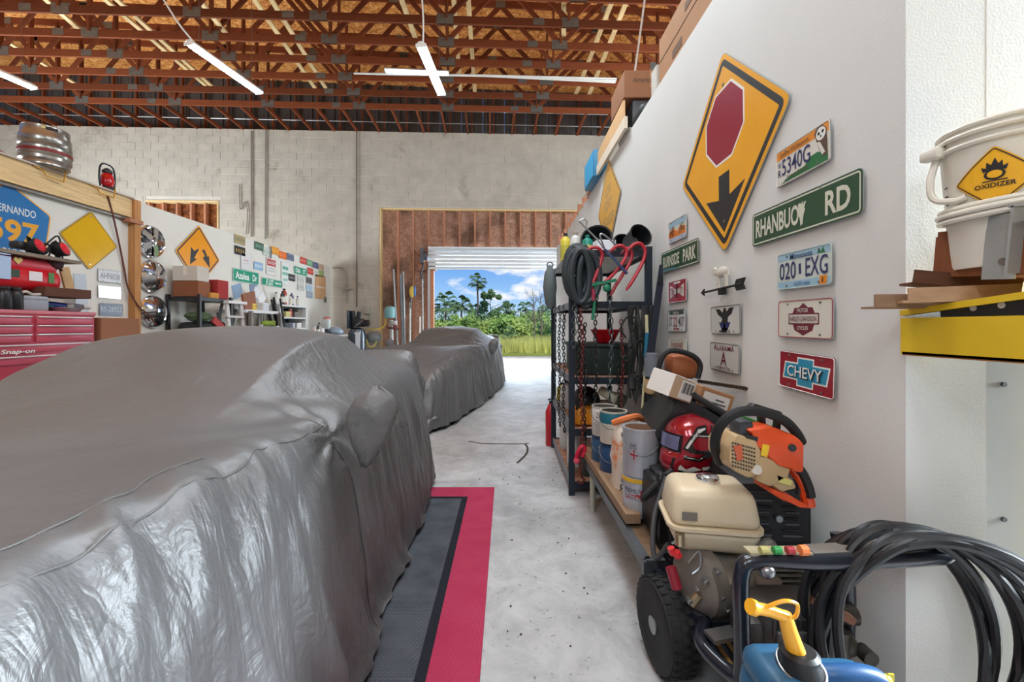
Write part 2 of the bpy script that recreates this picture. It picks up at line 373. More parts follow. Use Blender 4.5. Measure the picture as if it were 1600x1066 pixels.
vis = sorted([q for q in blocks if q[3] > 2.0 and q[1] < 4.3], key=lambda q: abs((q[0]+q[1])/2+2.6)+abs(q[2]-4.6)*1.2)
near = set(vis[:300]); st = MB(BM)
for q in blocks:
    if q in near: mb = MB(BM); blk(mb, q); mb.build('block', M_CMU, wall_back, sharp=0)
    else: blk(st, q, True)
st.build('blocks', M_CMU, wall_back, sharp=0)['kind'] = 'stuff'
# wood framing with strand board fills the openings
fr = MB(BM); fr.box((1.7, .19, 3.97), (7.4, .02, 1.12)); fr.box((-1.36, .19, 1.7), (1.28, .02, 3.42)); fr.box((4.2, .19, 1.7), (2.44, .02, 3.42)); framing = struct(fr.build('wall_infill', M_OSBW, sharp=0))
def stud(c, d, par, m=M_STUD, name='stud'): b = MB(BM); b.box(c, d); return b.build(name, m, par, sharp=0)
stud((-1.98, .09, 2.26), (.045, .2, 4.52), framing, M_PINE, 'jamb'); stud((1.7, .10, 4.50), (7.36, .16, .045), framing, M_PINE, 'top_plate')
for i in range(17):
    x = -1.94+.425*(i+1)
    low = x < -.85 or x > 3.6
    stud((x, .11, 2.24 if low else 3.94), (.042, .14, 4.44 if low else 1.06), framing)
stud((-.72, .11, 3.30), (.5, .14, .16), framing); stud((-.72, .10, 2.92), (.5, .12, .24), framing); stud((-.63, .11, 1.5), (.20, .14, 3.0), framing); stud((-.66, .09, .80), (.16, .10, .30), framing)
f2 = MB(BM); f2.box((-7.28, .19, 2.33), (1.93, .02, 4.66)); infill2 = struct(f2.build('wall_infill_small', mat_osb('dark_board', (86, 46, 24), (128, 72, 36), (160, 96, 52), patch=.5), sharp=0))
stud((-7.28, .08, 4.63), (1.93, .18, .045), infill2, M_PINE, 'top_plate')
for i in range(6): stud((-8.2+.37*i, .11, 2.3), (.045, .14, 4.6), infill2)
stud((-6.345, .08, 2.32), (.04, .18, 4.64), infill2, M_PINE, 'jamb')
# roll-up door: slatted curtain, guide rails, bottom bar
dm = MB(BM); dm.box((1.13, .02, 3.42), (3.62, .16, .05)); door = struct(dm.build('door_1', M_WHM, sharp=0))
for i in range(5):
    b = MB(BM); z = 3.385-.105*i
    prof = [(.02, z+.05), (-.012, z+.04), (-.03, z), (-.012, z-.04), (.02, z-.05)]
    b.prism([(p[0], p[1]) for p in prof], -.68, 2.95); b.v = [tuple(BM @ Vector((q[2], q[0]+.02, q[1]))) for q in [BM.inverted() @ Vector(w) for w in b.v]]
    b.build('slat', M_WHM, door, sharp=40)
b = MB(BM); b.box((1.13, .02, 2.86), (3.6, .06, .06)); b.build('bottom_bar', M_WHM, door, sharp=0)
for x in (-.66, 2.94):
    b = MB(BM); b.box((x, .03, 1.45), (.05, .10, 2.9)); b.box((x+(.05 if x < 0 else -.05), .06, 1.45), (.06, .03, 2.9)); b.build('guide_rail', mat('rail_metal', (176, 178, 178), .4, .5), door, sharp=0)
b = MB(BM); b.box((-.84, .02, 3.2), (.10, .2, .42)); b.cyl((-.80, -.02, 3.2), (-.70, -.02, 3.2), .12, n=16); b.tube([(-.80, -.08, 2.95), (-.86, -.06, 2.7), (-.80, -.08, 2.45)], .03, 8); b.build('chain_hoist', mat('dark_galv', (92, 94, 98), .45, .6), door)

# gable siding above the blocks, roof boards and the trusses, all turned like the back wall
for i in range(66):
    b = MB(BM); x = -13.5+.305*i
    b.prism([(x, .30), (x+.05, .30), (x+.06, .275), (x+.10, .275), (x+.11, .30), (x+.30, .30), (x+.30, .33), (x, .33)], WT-.1, 8.75)
    if i == 0: gable = struct(b.build('wall_gable', M_SID, sharp=0))
    else: b.build('siding_panel', M_SID, gable, sharp=0)
def roofz(x): return 8.02-.02*x
ce = MB(BM); ce.prism([(-13.7, roofz(-13.7)), (6.7, roofz(6.7)), (6.7, roofz(6.7)+.03), (-13.7, roofz(-13.7)+.03)], -20.6, .4)
ce.v = [tuple(BM @ Vector((q[0], q[2], q[1]))) for q in [BM.inverted() @ Vector(w) for w in ce.v]]
ceiling = struct(ce.build('ceiling', M_OSBR, sharp=0))
b = MB(BM); b.box((-3.5, -10.1, 9.2), (21.5, 21.8, .05)); b.build('roof_sheet', M_SID, ceiling, sharp=0)
TR = WT+.145
XS0, XS1 = -13.5, 6.4
def meshbox(name, dims, m):
    b = MB(); b.box((0, 0, 0), dims); me = bpy.data.meshes.new(name); me.from_pydata(b.v, [], b.f); me.materials.append(m); return me
plate_me = meshbox('nail_plate', (.30, .046, .17), M_GALV); plate2_me = meshbox('nail_plate', (.20, .046, .12), M_GALV)
rt = random.Random(11)
def piece(name, me, par, M4):
    o = bpy.data.objects.new(name, me); C.objects.link(o); o.parent = par; o.matrix_local = WX[par.name].inverted() @ M4; return o
NT = 10
for k in range(NT):
    y = -1.2-.61*k
    tr = bpy.data.objects.new('roof_truss', None); C.objects.link(tr); tr.parent = ceiling; WX[tr.name] = WX[ceiling.name]
    b = MB(BM); b.box(((XS0+XS1)/2, y, WT+.07), (XS1-XS0, .04, .14)); b.build('bottom_chord', M_TRU, tr, sharp=0)
    b = MB(BM); z0, z1 = roofz(XS0), roofz(XS1); b.bar((XS0, y, z0-.07), (XS1, y, z1-.07), .04, .14); b.build('top_chord', M_TRU, tr, sharp=0)
    off = -13.2+.05*k
    xs_ = [off+1.1*i for i in range(18)]
    for i in range(17):
        xa, xb = xs_[i], xs_[i+1]
        if i % 2 == 0: p, q = (xa, y, WT+.1), (xb, y, roofz(xb)-.1)
        else: p, q = (xa, y, roofz(xa)-.1), (xb, y, WT+.1)
        b = MB(BM); b.bar(p, q, .038, .088); b.build('web', M_TRU, tr, sharp=0)
        if i % 2 == 1:
            b = MB(BM); b.bar((xb, y, WT+.1), (xb, y, roofz(xb)-.1), .038, .088); b.build('web', M_TRU, tr, sharp=0)
        if i % 2 == 0: piece('nail_plate', plate_me, tr, BM @ Matrix.Translation((xa+rt.uniform(-.03, .03), y, WT+.085)))
        elif i % 4 == 1: piece('nail_plate', plate2_me, tr, BM @ Matrix.Translation((xa+.55, y, WT+.085)))
        piece('nail_plate', plate2_me, tr, BM @ Matrix.Translation((xb if i % 2 == 0 else xa, y, roofz(xa)-.09)))
for i in range(31):                                     # braces from the last truss to the wall, and the gable studs
    x = -13.0+.61*i
    b = MB(BM); b.bar((x, -1.2, WT+.03), (x, .12, WT+.02), .038, .088); b.build('brace', M_TRU, ceiling, sharp=0)
    b = MB(BM); b.bar((x+.10, .2, WT), (x+.10, .2, roofz(x)-.05), .038, .088, up=(0, 1, 0)); b.build('gable_stud', M_TRU, ceiling, sharp=0)
for x in (-11.8, -8.9, -6.0, -5.7, -3.2, -2.85, .45, .62, 3.3, 3.5):     # long lateral braces running through the trusses
    b = MB(BM); b.bar((x, -6.9, WT+.62), (x+rt.uniform(-.2, .2), -.9, WT+.50), .088, .04); b.build('lateral_brace', M_PINE, ceiling, sharp=0)
for x in (-10.2, -7.3, -4.6, -1.0, 1.9, 4.6):
    b = MB(BM); b.bar((x, -6.9, roofz(x)-.2), (x+.6, -3.4, WT+.2), .088, .04); b.build('sway_brace', M_PINE, ceiling, sharp=0)
for z in (6.95, 7.30):
    b = MB(BM); b.cyl((-13, .08, z), (5.5, .08, z-.06), .014, n=6); b.build('girt_rod', mat('rod', (170, 168, 165), .4, .6), ceiling)
# ---------------------------------------------------------------- outside
g = MB(); g.box((0, 14.9, -.08), (60, 5.8, .16)); struct(g.build('ground_apron', mat('apron', (206, 196, 176), .9, var=.12, vs=1.5, bump=.2, bs=30, stain=((150, 138, 118), 2.5, .62)), sharp=0))
g = MB(); g.box((0, 20.4, -.30), (90, 6.0, .04)); wt = struct(g.build('ground_water', mat('pond', (92, 110, 104), .12, 0, var=.3, vs=2, bump=.5, bs=5), sharp=0))
g = MB(); g.box((0, 90, -.28), (300, 136, .2)); struct(g.build('ground_marsh', mat('marsh', (134, 146, 66), .95, var=.3, vs=.6), sharp=0))
# ---------------------------------------------------------------- signs and plates
WRX = 1.165
def FR(Y, z, tilt=0, off=.012):                       # frame on the right wall
    c, s = math.cos(tilt), math.sin(tilt)
    return frame((WRX-off, Y, z), (0, -c, s), (0, s, c), (-1, 0, 0))
def FL(px, py, tilt=0, off=.012, X=None):             # frame on the left partition at a sighted spot
    X = XL if X is None else X
    Y = F*(X+off)/(px-CX); c, s = math.cos(tilt), math.sin(tilt)
    return frame((X+off, Y, Z_(py, Y)), (0, c, s), (0, -s, c), (1, 0, 0))
ALU = mat('sign_aluminium', (170, 172, 172), .35, .7, var=.1)
def refl(col, rough=.32, **k): return mat('sheet_%d_%d_%d' % tuple(col), col, rough, 0, var=.06, vs=5, **k)
def plate_thing(M, name, label, cat, outline, th=.004, group=None, back=ALU, bname='panel'):
    t = thing(name, label, cat, tuple(M.translation), 0, group)
    b = MB(M); b.prism(outline, -th, 0); b.build(bname, back, t, sharp=30)
    return t
def layer(t, M, poly, lev, m, name): b = MB(M); b.prism(poly, .0004*(lev-1)+.0001, .0004*lev+.0003); return b.build(name, m, t, sharp=0)
def bolts(t, M, pts, r=.006, m=None):
    for p in pts: b = MB(M); b.lathe([(0, .0045), (r, .0035), (r, 0)][::-1], (p[0], p[1], 0), 8); b.build('bolt', m or M_GALV, t)
def outline_ring(t, M, poly, w, lev, m, name):
    """A border band: the outline and its inset."""
    n = len(poly); P_ = [Vector(p) for p in poly]; cx = sum(p.x for p in P_)/n; cy = sum(p.y for p in P_)/n
    inn = []
    for i in range(n):
        e1 = (P_[i]-P_[i-1]).normalized(); e2 = (P_[(i+1) % n]-P_[i]).normalized(); nr = Vector((-(e1.y+e2.y), e1.x+e2.x)).normalized(); k = max(.4, nr.dot(Vector((-e1.y, e1.x))))
        inn.append(P_[i]+nr*w/k)
    b = MB(M); z = .0004*lev+.0003
    b.add([(p.x, p.y, z) for p in P_]+[(p.x, p.y, z) for p in inn], [(i, (i+1) % n, n+(i+1) % n, n+i) for i in range(n)])
    return b.build(name, m, t, sharp=0)
YEL = refl((238, 168, 28)); BLKI = refl((34, 33, 34), .5); REDI = refl((150, 30, 52), .35, stain=((206, 190, 180), 16, .70)); WHT = refl((232, 232, 226)); GRN = refl((36, 74, 48), stain=((60, 90, 66), 6, .6)); CRM = refl((206, 206, 186))
dia = lambda h, r=.04: rpoly([(0, -h), (h, 0), (0, h), (-h, 0)], r)
ins = lambda poly, k: [(x*k, y*k) for x, y in poly]

M = FR(2.262, 2.178, math.radians(1.0))
t = plate_thing(M, 'warning_sign', 'big yellow diamond sign with a red octagon and black arrow on the white wall', 'sign', dia(.54, .045), .004)
layer(t, M, dia(.536, .045), 1, YEL, 'face')
outline_ring(t, M, dia(.505, .04), .03, 2, BLKI, 'border')
oc = [(.20*math.cos(PI/8+PI/4*i)/math.cos(PI/8), .145+.20*math.sin(PI/8+PI/4*i)/math.cos(PI/8)) for i in range(8)]
layer(t, M, [(x*1.0, y) for x, y in oc], 2, WHT, 'octagon_border'); layer(t, M, [(x*.94, .145+(y-.145)*.94) for x, y in oc], 3, REDI, 'octagon')
layer(t, M, [(0, -.43), (.20, -.215), (.055, -.245), (.055, -.115), (-.055, -.115), (-.055, -.245), (-.20, -.215)], 2, BLKI, 'arrow')
bolts(t, M, [(0, .36), (0, -.37)], .009)

M = FR(4.84, 2.63, 0)
t = plate_thing(M, 'warning_sign', 'faded yellow diamond sign lettered LOW SOFT SHOULDER, near the top of the white wall', 'sign', dia(.54, .045)); YF = refl((226, 172, 74))
layer(t, M, dia(.536, .045), 1, YF, 'face'); outline_ring(t, M, dia(.515, .04), .014, 2, refl((70, 60, 50)), 'border')
FADE = refl((150, 136, 112))
for s, y, w in (('LOW', .17, .26), ('SOFT', .0, .36), ('SHOULDER', -.17, .54)): text(s, M, 0, y, .115, w, FADE, t, .001)
bolts(t, M, [(0, .40), (0, -.40)], .009)

def street(M, label, words, w, h, col=GRN, rim=CRM, bg=None):
    t = plate_thing(M, 'street_sign', label, 'sign', rrect(w, h, .018))
    layer(t, M, rrect(w-.002, h-.002, .018), 1, col, 'face'); outline_ring(t, M, rrect(w-.014, h-.014, .013), .006, 2, rim, 'border')
    for s, x, ww, hh in words: text(s, M, x, 0, hh, ww, rim, t, .001, bold=.028)
    bolts(t, M, [(-w*.2, h*.46), (w*.2, h*.46), (-w*.2, -h*.46), (w*.2, -h*.46)], .004)
    return t
t = street(FR(1.688, 1.694, math.radians(-.4)), 'green street sign lettered RHANBUOY RD with chipped white paint', (('RHANBUOY', -.115, .33, .082), ('RD', .205, .115, .086)), .62, .152)
M = FR(1.688, 1.694, math.radians(-.4))
layer(t, M, [(.005, .038), (.02, .03), (.03, .045), (.034, .02), (.045, .012), (.036, -.01), (.03, -.045), (.02, -.05), (.015, -.02), (.008, -.005)], 4, CRM, 'chipped_patch')
M = FR(2.87, 1.712, math.radians(-.5))
t = street(M, 'dull green street sign lettered BURNSIDE PARK beside the black rack', (('BURNSIDE', -.12, .29, .078), ('PARK', .18, .19, .086)), .62, .153)
layer(t, M, [(-.29, -.068), (-.29, -.042), (-.18, -.048), (-.05, -.058), (.03, -.068)], 3, refl((86, 122, 130)), 'worn_patch')

PW, PH = .3048, .1524
def lplate(M, label, base, els, rim=None, group=None, w=PW, h=PH, bl=True):
    t = plate_thing(M, 'licence_plate', label, 'licence plate', rrect(w, h, .012), .0025, group)
    layer(t, M, rrect(w-.002, h-.002, .012), 1, base, 'face')
    b = MB(M); b.tube([(x, y, .0012) for x, y in rrect(w-.007, h-.007, .011)], .0017, 5, closed=True); b.build('rim', rim or base, t)
    for e in els:
        k = e[0]
        if k == 't': text(e[1], M, e[2], e[3], e[4], e[5], e[6], t, .0016+(.0004*e[7] if len(e) > 7 else 0), bold=.008)
        elif k == 'r': layer(t, M, rrect(e[3], e[4], min(.004, e[4]*.3), 2, e[1], e[2]), e[6] if len(e) > 6 else 2, e[5], 'band')
        elif k == 'p': layer(t, M, e[1], e[3] if len(e) > 3 else 2, e[2], e[4] if len(e) > 4 else 'emblem')
        elif k == 'c': layer(t, M, [(e[1]+e[3]*math.cos(i*PI/8), e[2]+e[3]*math.sin(i*PI/8)) for i in range(16)], e[5] if len(e) > 5 else 2, e[4], 'emblem')
    if bl: bolts(t, M, [(-.09, h/2-.016), (.09, h/2-.016), (-.09, -h/2+.016), (.09, -h/2+.016)], .0045)
    return t
NAVY = refl((44, 46, 96)); ORG = refl((224, 140, 44)); LGT = refl((214, 210, 200)); DGN = refl((40, 110, 62)); DRED = refl((142, 26, 40)); BRN = refl((92, 70, 56)); LBL = refl((150, 184, 200)); MAR = refl((110, 36, 52))
# owl plate
lplate(FR(1.668, 1.916, math.radians(1)), 'white licence plate with an orange top and an owl, above the long green street sign', LGT, [
    ('r', 0, .052, .296, .034, ORG), ('t', 'Conserve Wild Resources', -.04, .052, .018, .17, BRN, 3),
    ('t', 'W', -.128, .012, .026, .022, NAVY), ('t', 'R', -.128, -.022, .03, .02, NAVY), ('t', '5340G', -.03, -.004, .068, .165, NAVY),
    ('p', [(-.12, -.068), (-.06, -.05), (.02, -.045), (.05, -.022), (.09, -.02), (.14, -.045), (.14, -.07)], DGN), ('t', 'Pennsylvania', -.02, -.054, .018, .12, BRN, 3),
    ('p', [(.075, .05), (.085, .068), (.115, .07), (.135, .05), (.138, .0), (.14, -.045), (.12, -.05), (.1, -.02), (.085, .02)], BRN, 4), ('c', .108, .04, .024, WHT, 5), ('c', .098, .043, .006, BLKI, 6), ('c', .118, .045, .006, BLKI, 6), ('p', [(.104, .034), (.112, .034), (.108, .022)], BLKI, 6),
    ('p', [(.088, .015), (.104, .01), (.128, -.035), (.112, -.04)], LGT, 5)])
# light blue lake plate
lplate(FR(1.661, 1.476, math.radians(-.6)), 'pale blue licence plate numbered 020 EXG with an orange sticker', refl((196, 204, 196)), [
    ('r', 0, .058, .3, .03, LBL), ('r', 0, -.058, .3, .03, LBL), ('t', 'Minnesota', -.005, .054, .022, .125, NAVY, 3), ('p', [(.08, .045), (.09, .066), (.1, .05), (.11, .068), (.12, .045)], DGN, 3),
    ('t', '020', -.085, 0, .07, .10, NAVY), ('t', 'EXG', .077, .002, .072, .115, NAVY), ('p', [(-.02, .02), (-.008, .022), (-.004, -.02), (-.018, -.02)], NAVY, 3),
    ('t', '10,000 lakes', .0, -.058, .017, .09, refl((70, 104, 150)), 3), ('r', .112, -.054, .036, .032, ORG, 4), ('t', '8', .112, -.054, .018, .01, BLKI, 6)])
# motorcycle shield plate
SH = [(-.075, .018), (-.06, .045), (-.03, .048), (0, .064), (.03, .048), (.06, .045), (.075, .018)]
t_ = lplate(FR(1.655, 1.279, math.radians(-.6)), 'off-white tin plate with a dark red shield and bar emblem', refl((214, 210, 196)), [
    ('p', [(-.062, .022), (-.05, .044), (-.026, .044), (0, .062), (.026, .044), (.05, .044), (.062, .022)], MAR, 2), ('p', [(-.06, -.02), (.06, -.02), (.05, -.045), (.022, -.056), (0, -.066), (-.022, -.056), (-.05, -.045)], MAR, 2),
    ('r', 0, 0, .17, .044, MAR, 3), ('r', 0, 0, .16, .034, refl((200, 196, 184)), 4), ('t', 'HARLEY-DAVIDSON', 0, 0, .02, .15, MAR, 6), ('t', 'MOTOR', 0, .033, .016, .06, LGT, 4), ('t', 'CYCLES', 0, -.036, .014, .06, LGT, 4)], rim=REDI)
# red plate with a blue cross
CB = refl((42, 142, 176))
lplate(FR(1.648, 1.069, math.radians(-2.2)), 'red tin plate with a blue cross emblem lettered CHEVY', refl((146, 26, 42)), [
    ('p', [(-.128, -.035), (-.115, .035), (-.042, .035), (-.042, .058), (.05, .058), (.05, .035), (.132, .035), (.118, -.035), (.048, -.035), (.048, -.058), (-.044, -.058), (-.044, -.035)], WHT, 2),
    ('p', [(-.12, -.029), (-.109, .029), (-.036, .029), (-.036, .052), (.044, .052), (.044, .029), (.124, .029), (.112, -.029), (.042, -.029), (.042, -.052), (-.038, -.052), (-.038, -.029)], CB, 3),
    ('t', 'CHEVY', .004, -.003, .046, .198, BLKI, 5), ('t', 'CHEVY', 0, 0, .044, .19, WHT, 7)], rim=WHT)
# three plates in the far column
lplate(FR(2.885, 1.905, math.radians(-1)), 'worn orange and blue picture plate above the BURNSIDE PARK sign', refl((206, 204, 192)), [
    ('r', 0, .05, .29, .04, LBL), ('p', [(-.14, -.04), (-.14, .0), (-.05, .022), (0, -.01), (.06, .02), (.14, .0), (.14, -.045)], refl((214, 122, 60))), ('t', 'HE', -.08, .0, .062, .07, refl((120, 70, 40)), 4), ('t', 'JG', .08, .0, .062, .07, refl((70, 90, 50)), 4), ('r', 0, -.058, .28, .026, refl((170, 180, 196)), 3)])
lplate(FR(2.885, 1.488), 'red and white tin plate with an hourglass of white lettering', refl((158, 34, 42)), [
    ('p', [(-.115, -.045), (-.115, .045), (-.012, .012), (-.012, -.012)], LGT, 2), ('p', [(.115, -.045), (.115, .045), (.012, .012), (.012, -.012)], LGT, 2), ('t', 'TIRE', -.068, 0, .05, .07, DRED, 4), ('t', 'CITY', .068, 0, .05, .07, DRED, 4), ('r', 0, 0, .022, .09, BLKI, 5), ('r', 0, .058, .11, .014, LGT, 3)], rim=WHT)
lplate(FR(2.895, 1.289), 'silver white licence plate numbered 0T 22407 with a dark top band', refl((206, 206, 204)), [
    ('r', 0, .055, .24, .028, refl((52, 74, 66))), ('t', 'Idaho', 0, .055, .02, .1, LGT, 4), ('t', '0T', -.095, -.008, .066, .06, refl((84, 84, 96))), ('t', '22', -.015, -.008, .066, .07, refl((150, 56, 56))), ('t', '407', .082, -.008, .066, .09, refl((84, 84, 96))), ('r', 0, -.058, .1, .016, refl((150, 90, 86)))], rim=M_STEEL)
lplate(FR(2.88, 1.088), 'cream tin plate with red lettering half hidden by the old chainsaw handle', refl((206, 202, 188)), [('t', 'FAULKNER', 0, .035, .034, .19, REDI), ('t', 'COUNTY', 0, -.03, .03, .15, REDI)])
# two silver tin plates in the middle column
EAG = [(-.09, .05), (-.055, .052), (-.02, .03), (-.008, .055), (.012, .056), (.02, .035), (.05, .055), (.09, .055), (.07, .02), (.035, .005), (.03, -.02), (.045, -.035), (-.03, -.035), (-.02, -.01), (-.035, .005), (-.07, .02)]
lplate(FR(2.253, 1.284, math.radians(.5)), 'silver tin plate with a black spread eagle', refl((196, 196, 190)), [('p', [(x, y*.95+.01) for x, y in EAG], BLKI, 2), ('c', .0, -.028, .04, refl((128, 52, 48)), 1), ('p', [(-.06, -.012), (-.01, -.018), (-.01, -.045), (-.04, -.04)], NAVY, 3), ('p', [(.06, -.012), (.01, -.018), (.01, -.045), (.04, -.04)], NAVY, 3), ('t', 'AMERICA', 0, -.06, .018, .12, BLKI)], rim=M_STEEL)
lplate(FR(2.262, 1.085, math.radians(-1)), 'silver tin plate lettered ALABAMA over a big crimson A', refl((190, 188, 184)), [('t', 'ALABAMA', 0, .048, .026, .21, MAR), ('t', 'A', 0, -.008, .072, .062, MAR), ('t', 'CRIMSON TIDE', 0, -.058, .016, .14, MAR)], rim=M_STEEL)

# cow weather vane
M = FR(2.25, 1.45, math.radians(1.5), .03)
t = thing('weather_vane', 'small weather vane with a white cow over a black iron arrow on the wall', 'weather vane', tuple(M.translation))
IRON = mat('iron', (42, 40, 38), .6, .4); COW = mat('cow_paint', (206, 200, 186), .6, stain=((60, 50, 44), 22, .62))
b = MB(M); b.tube([(-.2, 0, 0), (.2, 0, 0)], .006, 8); b.prism([(-.235, 0), (-.195, .02), (-.205, 0), (-.195, -.02)], -.004, .004); b.prism([(.13, 0), (.15, .028), (.225, .028), (.205, 0), (.225, -.028), (.15, -.028)], -.004, .004); b.box((-.005, -.015, -.005), (.03, .035, .03)); b.build('arrow', IRON, t)
b = MB(M); b.ball((.005, .085, 0), (.062, .03, .012)); b.prism([(-.05, .085), (-.045, .11), (-.085, .118), (-.105, .098), (-.098, .085), (-.075, .084)], -.008, .008)
b.prism([(-.075, .112), (-.07, .125), (-.06, .112)], -.006, .006); b.tube([(.065, .1, 0), (.075, .06, 0)], .003, 6); b.build('cow', COW, t)
for x in (-.04, -.025, .04, .055): b = MB(M); b.tube([(x, .07, 0), (x, .035, 0), (x+.002, .006, 0)], [.009, .006, .006], 8); b.build('leg', COW, t)

# ---------------------------------------------------------------- black rack at the right
RK = mat('rack_steel', (38, 46, 56), .5, .4, var=.15); SHW = mat('shelf_board', (196, 196, 192), .6)
RX0, RX1, RY0, RY1, RH = .478, 1.05, 3.14, 4.38, 1.84
rack = thing('storage_rack', 'tall black steel storage rack hung with chains against the white wall', 'rack', (.76, 3.76, 0))
for x in (RX0, RX1):
    for y in (RY0, RY1):
        b = MB(); b.box((x, y, RH/2), (.045, .006, RH)); b.box((x+(.02 if x < .7 else -.02), y+(.02 if y < 3.5 else -.02), RH/2), (.006, .04, RH)); b.build('post', RK, rack, sharp=0)
for z in (.09, .48, .86, 1.42, 1.80):
    b = MB(); b.box(((RX0+RX1)/2, (RY0+RY1)/2, z), (RX1-RX0-.02, RY1-RY0-.02, .014)); b.build('shelf_board', SHW if z > 1 else M_OSBW, rack, sharp=0)
    for y in (RY0, RY1): b = MB(); b.box(((RX0+RX1)/2, y, z-.012), (RX1-RX0, .012, .05)); b.build('beam', RK, rack, sharp=0)
    for x in (RX0, RX1): b = MB(); b.box((x, (RY0+RY1)/2, z-.012), (.012, RY1-RY0, .05)); b.build('beam', mat('rack_grey', (128, 132, 138), .45, .3) if x < .7 else RK, rack, sharp=0)
# dark tote, red bowl and other goods on the shelves
def carton(name, label, cat, c, d, col, rz=0, extra=None, group=None, r=.004, tape=True):
    R = Matrix.Rotation(rz, 3, 'Z'); t = thing(name, label, cat, (c[0], c[1], c[2]-d[2]/2), 0, group)
    b = MB(); b.rbox(c, d, r, R, 1); b.build('body', P(col, .8, stain=None), t, sharp=30)
    if tape:
        b = MB(); b.box(Vector(c)+R @ Vector((0, 0, d[2]/2+.0006)), (d[0]*.99, min(.05, d[1]*.3), .001), R); b.box(Vector(c)+R @ Vector((0, -d[1]/2-.0006, d[2]*.195)), (min(.05, d[0]*.3), .0012, d[2]*.62), R); b.build('packing_tape', P((min(255, col[0]+26), min(255, col[1]+24), min(255, col[2]+18)), .4), t, sharp=0)
    return t
def jug(name, label, cat, c, r, h, col, cap, n=18, lab=None, group=None, neck=.35, metal=0):
    t = thing(name, label, cat, c, 0, group)
    b = MB(); b.lathe([(r*.95, 0), (r, .01), (r, h*.68), (r*.85, h*.8), (r*neck, h*.88), (r*neck, h*.94)], c, n); b.build('body', P(col, .35, metal), t)
    b = MB(); b.lathe([(r*neck*1.25, h*.90), (r*neck*1.25, h*.99), (r*neck*.9, h)], c, 12); b.build('cap', P(cap, .4), t)
    if lab:
        b = MB(); b.lathe([(r*1.012, h*.18), (r*1.012, h*.58)], c, n); b.build('label_band', P(lab, .5), t)
    return t
def bucket(name, label, cat, c, r, h, col, rz=0, taper=.85, mm=None, R=None):
    t = thing(name, label, cat, c); m = mm or P(col, .45)
    b = MB(); b.lathe([(r*taper*.98, 0), (r*taper, .006), (r*.985, h*.9), (r*1.04, h*.92), (r*1.04, h), (r*.97, h), (r*.95, h*.9), (r*taper*.93, .015)], c, 28, R); b.build('tub', m, t)
    b = MB(); hp = [Vector(c)+((R @ Vector(q)) if R else Vector(q)) for q in [(r*1.05*math.cos(a), -.02-.35*r*math.sin(a), h*.9-r*.8*math.sin(a)) for a in [PI*i/12 for i in range(13)]]]; b.tube(hp, .004, 6); b.build('handle', M_STEEL, t)
    return t
# goods on the rack
jug('bottle', 'yellow bottle with a black cap on top of the rack', 'bottle', (.52, 3.78, 1.807), .045, .27, (206, 190, 60), (30, 30, 30), lab=(180, 170, 60))
jug('bottle', 'white bottle with a grey cap on top of the rack', 'bottle', (.60, 3.72, 1.807), .05, .27, (206, 206, 202), (150, 140, 130), lab=(226, 226, 222))
jug('bottle', 'teal bottle on top of the rack beside the white one', 'bottle', (.685, 3.62, 1.807), .05, .22, (30, 128, 110), (24, 100, 92), lab=(190, 180, 90))
carton('carton', 'small white carton with red print on top of the rack', 'box', (.80, 3.50, 1.88), (.16, .12, .14), (204, 206, 210), .1, tape=False)
def bin_(label, c, r, h, R, name='black_pot'):
    t = thing(name, label, 'pot', c); b = MB(); b.lathe([(r*.8, 0), (r*.84, .01), (r, h), (r*.94, h), (r*.78, .02)], c, 24, R); b.build('pot_body', M_BLK, t)
    b = MB(); c2 = Vector(c)+(R @ Vector((0, 0, h))); b.ring(c2, r, .006, R, 24, 6); b.build('rim', M_RUB, t); return t
bin_('big black tub lying on its side on top of the rack', (.80, 3.72, 1.93), .13, .16, Matrix.Rotation(1.2, 3, 'X') @ Matrix.Rotation(-.3, 3, 'Y'))
bin_('small black pot behind the crowbars on top of the rack', (.94, 3.55, 1.88), .075, .12, Matrix.Rotation(1.1, 3, 'X'))
bin_('black flowerpot tipped over at the wall end of the rack top', (.985, 3.40, 1.90), .09, .15, Matrix.Rotation(1.2, 3, 'X') @ Matrix.Rotation(.3, 3, 'Y'))
t = thing('grinding_disc', 'round grey disc standing on edge at the wall end of the rack top', 'disc', (1.03, 3.42, 1.81)); b = MB(); R = Matrix.Rotation(PI/2, 3, 'X'); b.lathe([(.075, 0), (.075, .012), (.02, .014), (.02, 0)], (1.03, 3.42, 1.887), 24, R); b.build('disc', P((92, 92, 92), .5, .4), t); b = MB(); b.lathe([(.022, -.004), (.022, .018), (.01, .018)], (1.03, 3.42, 1.887), 12, R); b.build('hub', M_STEEL, t)
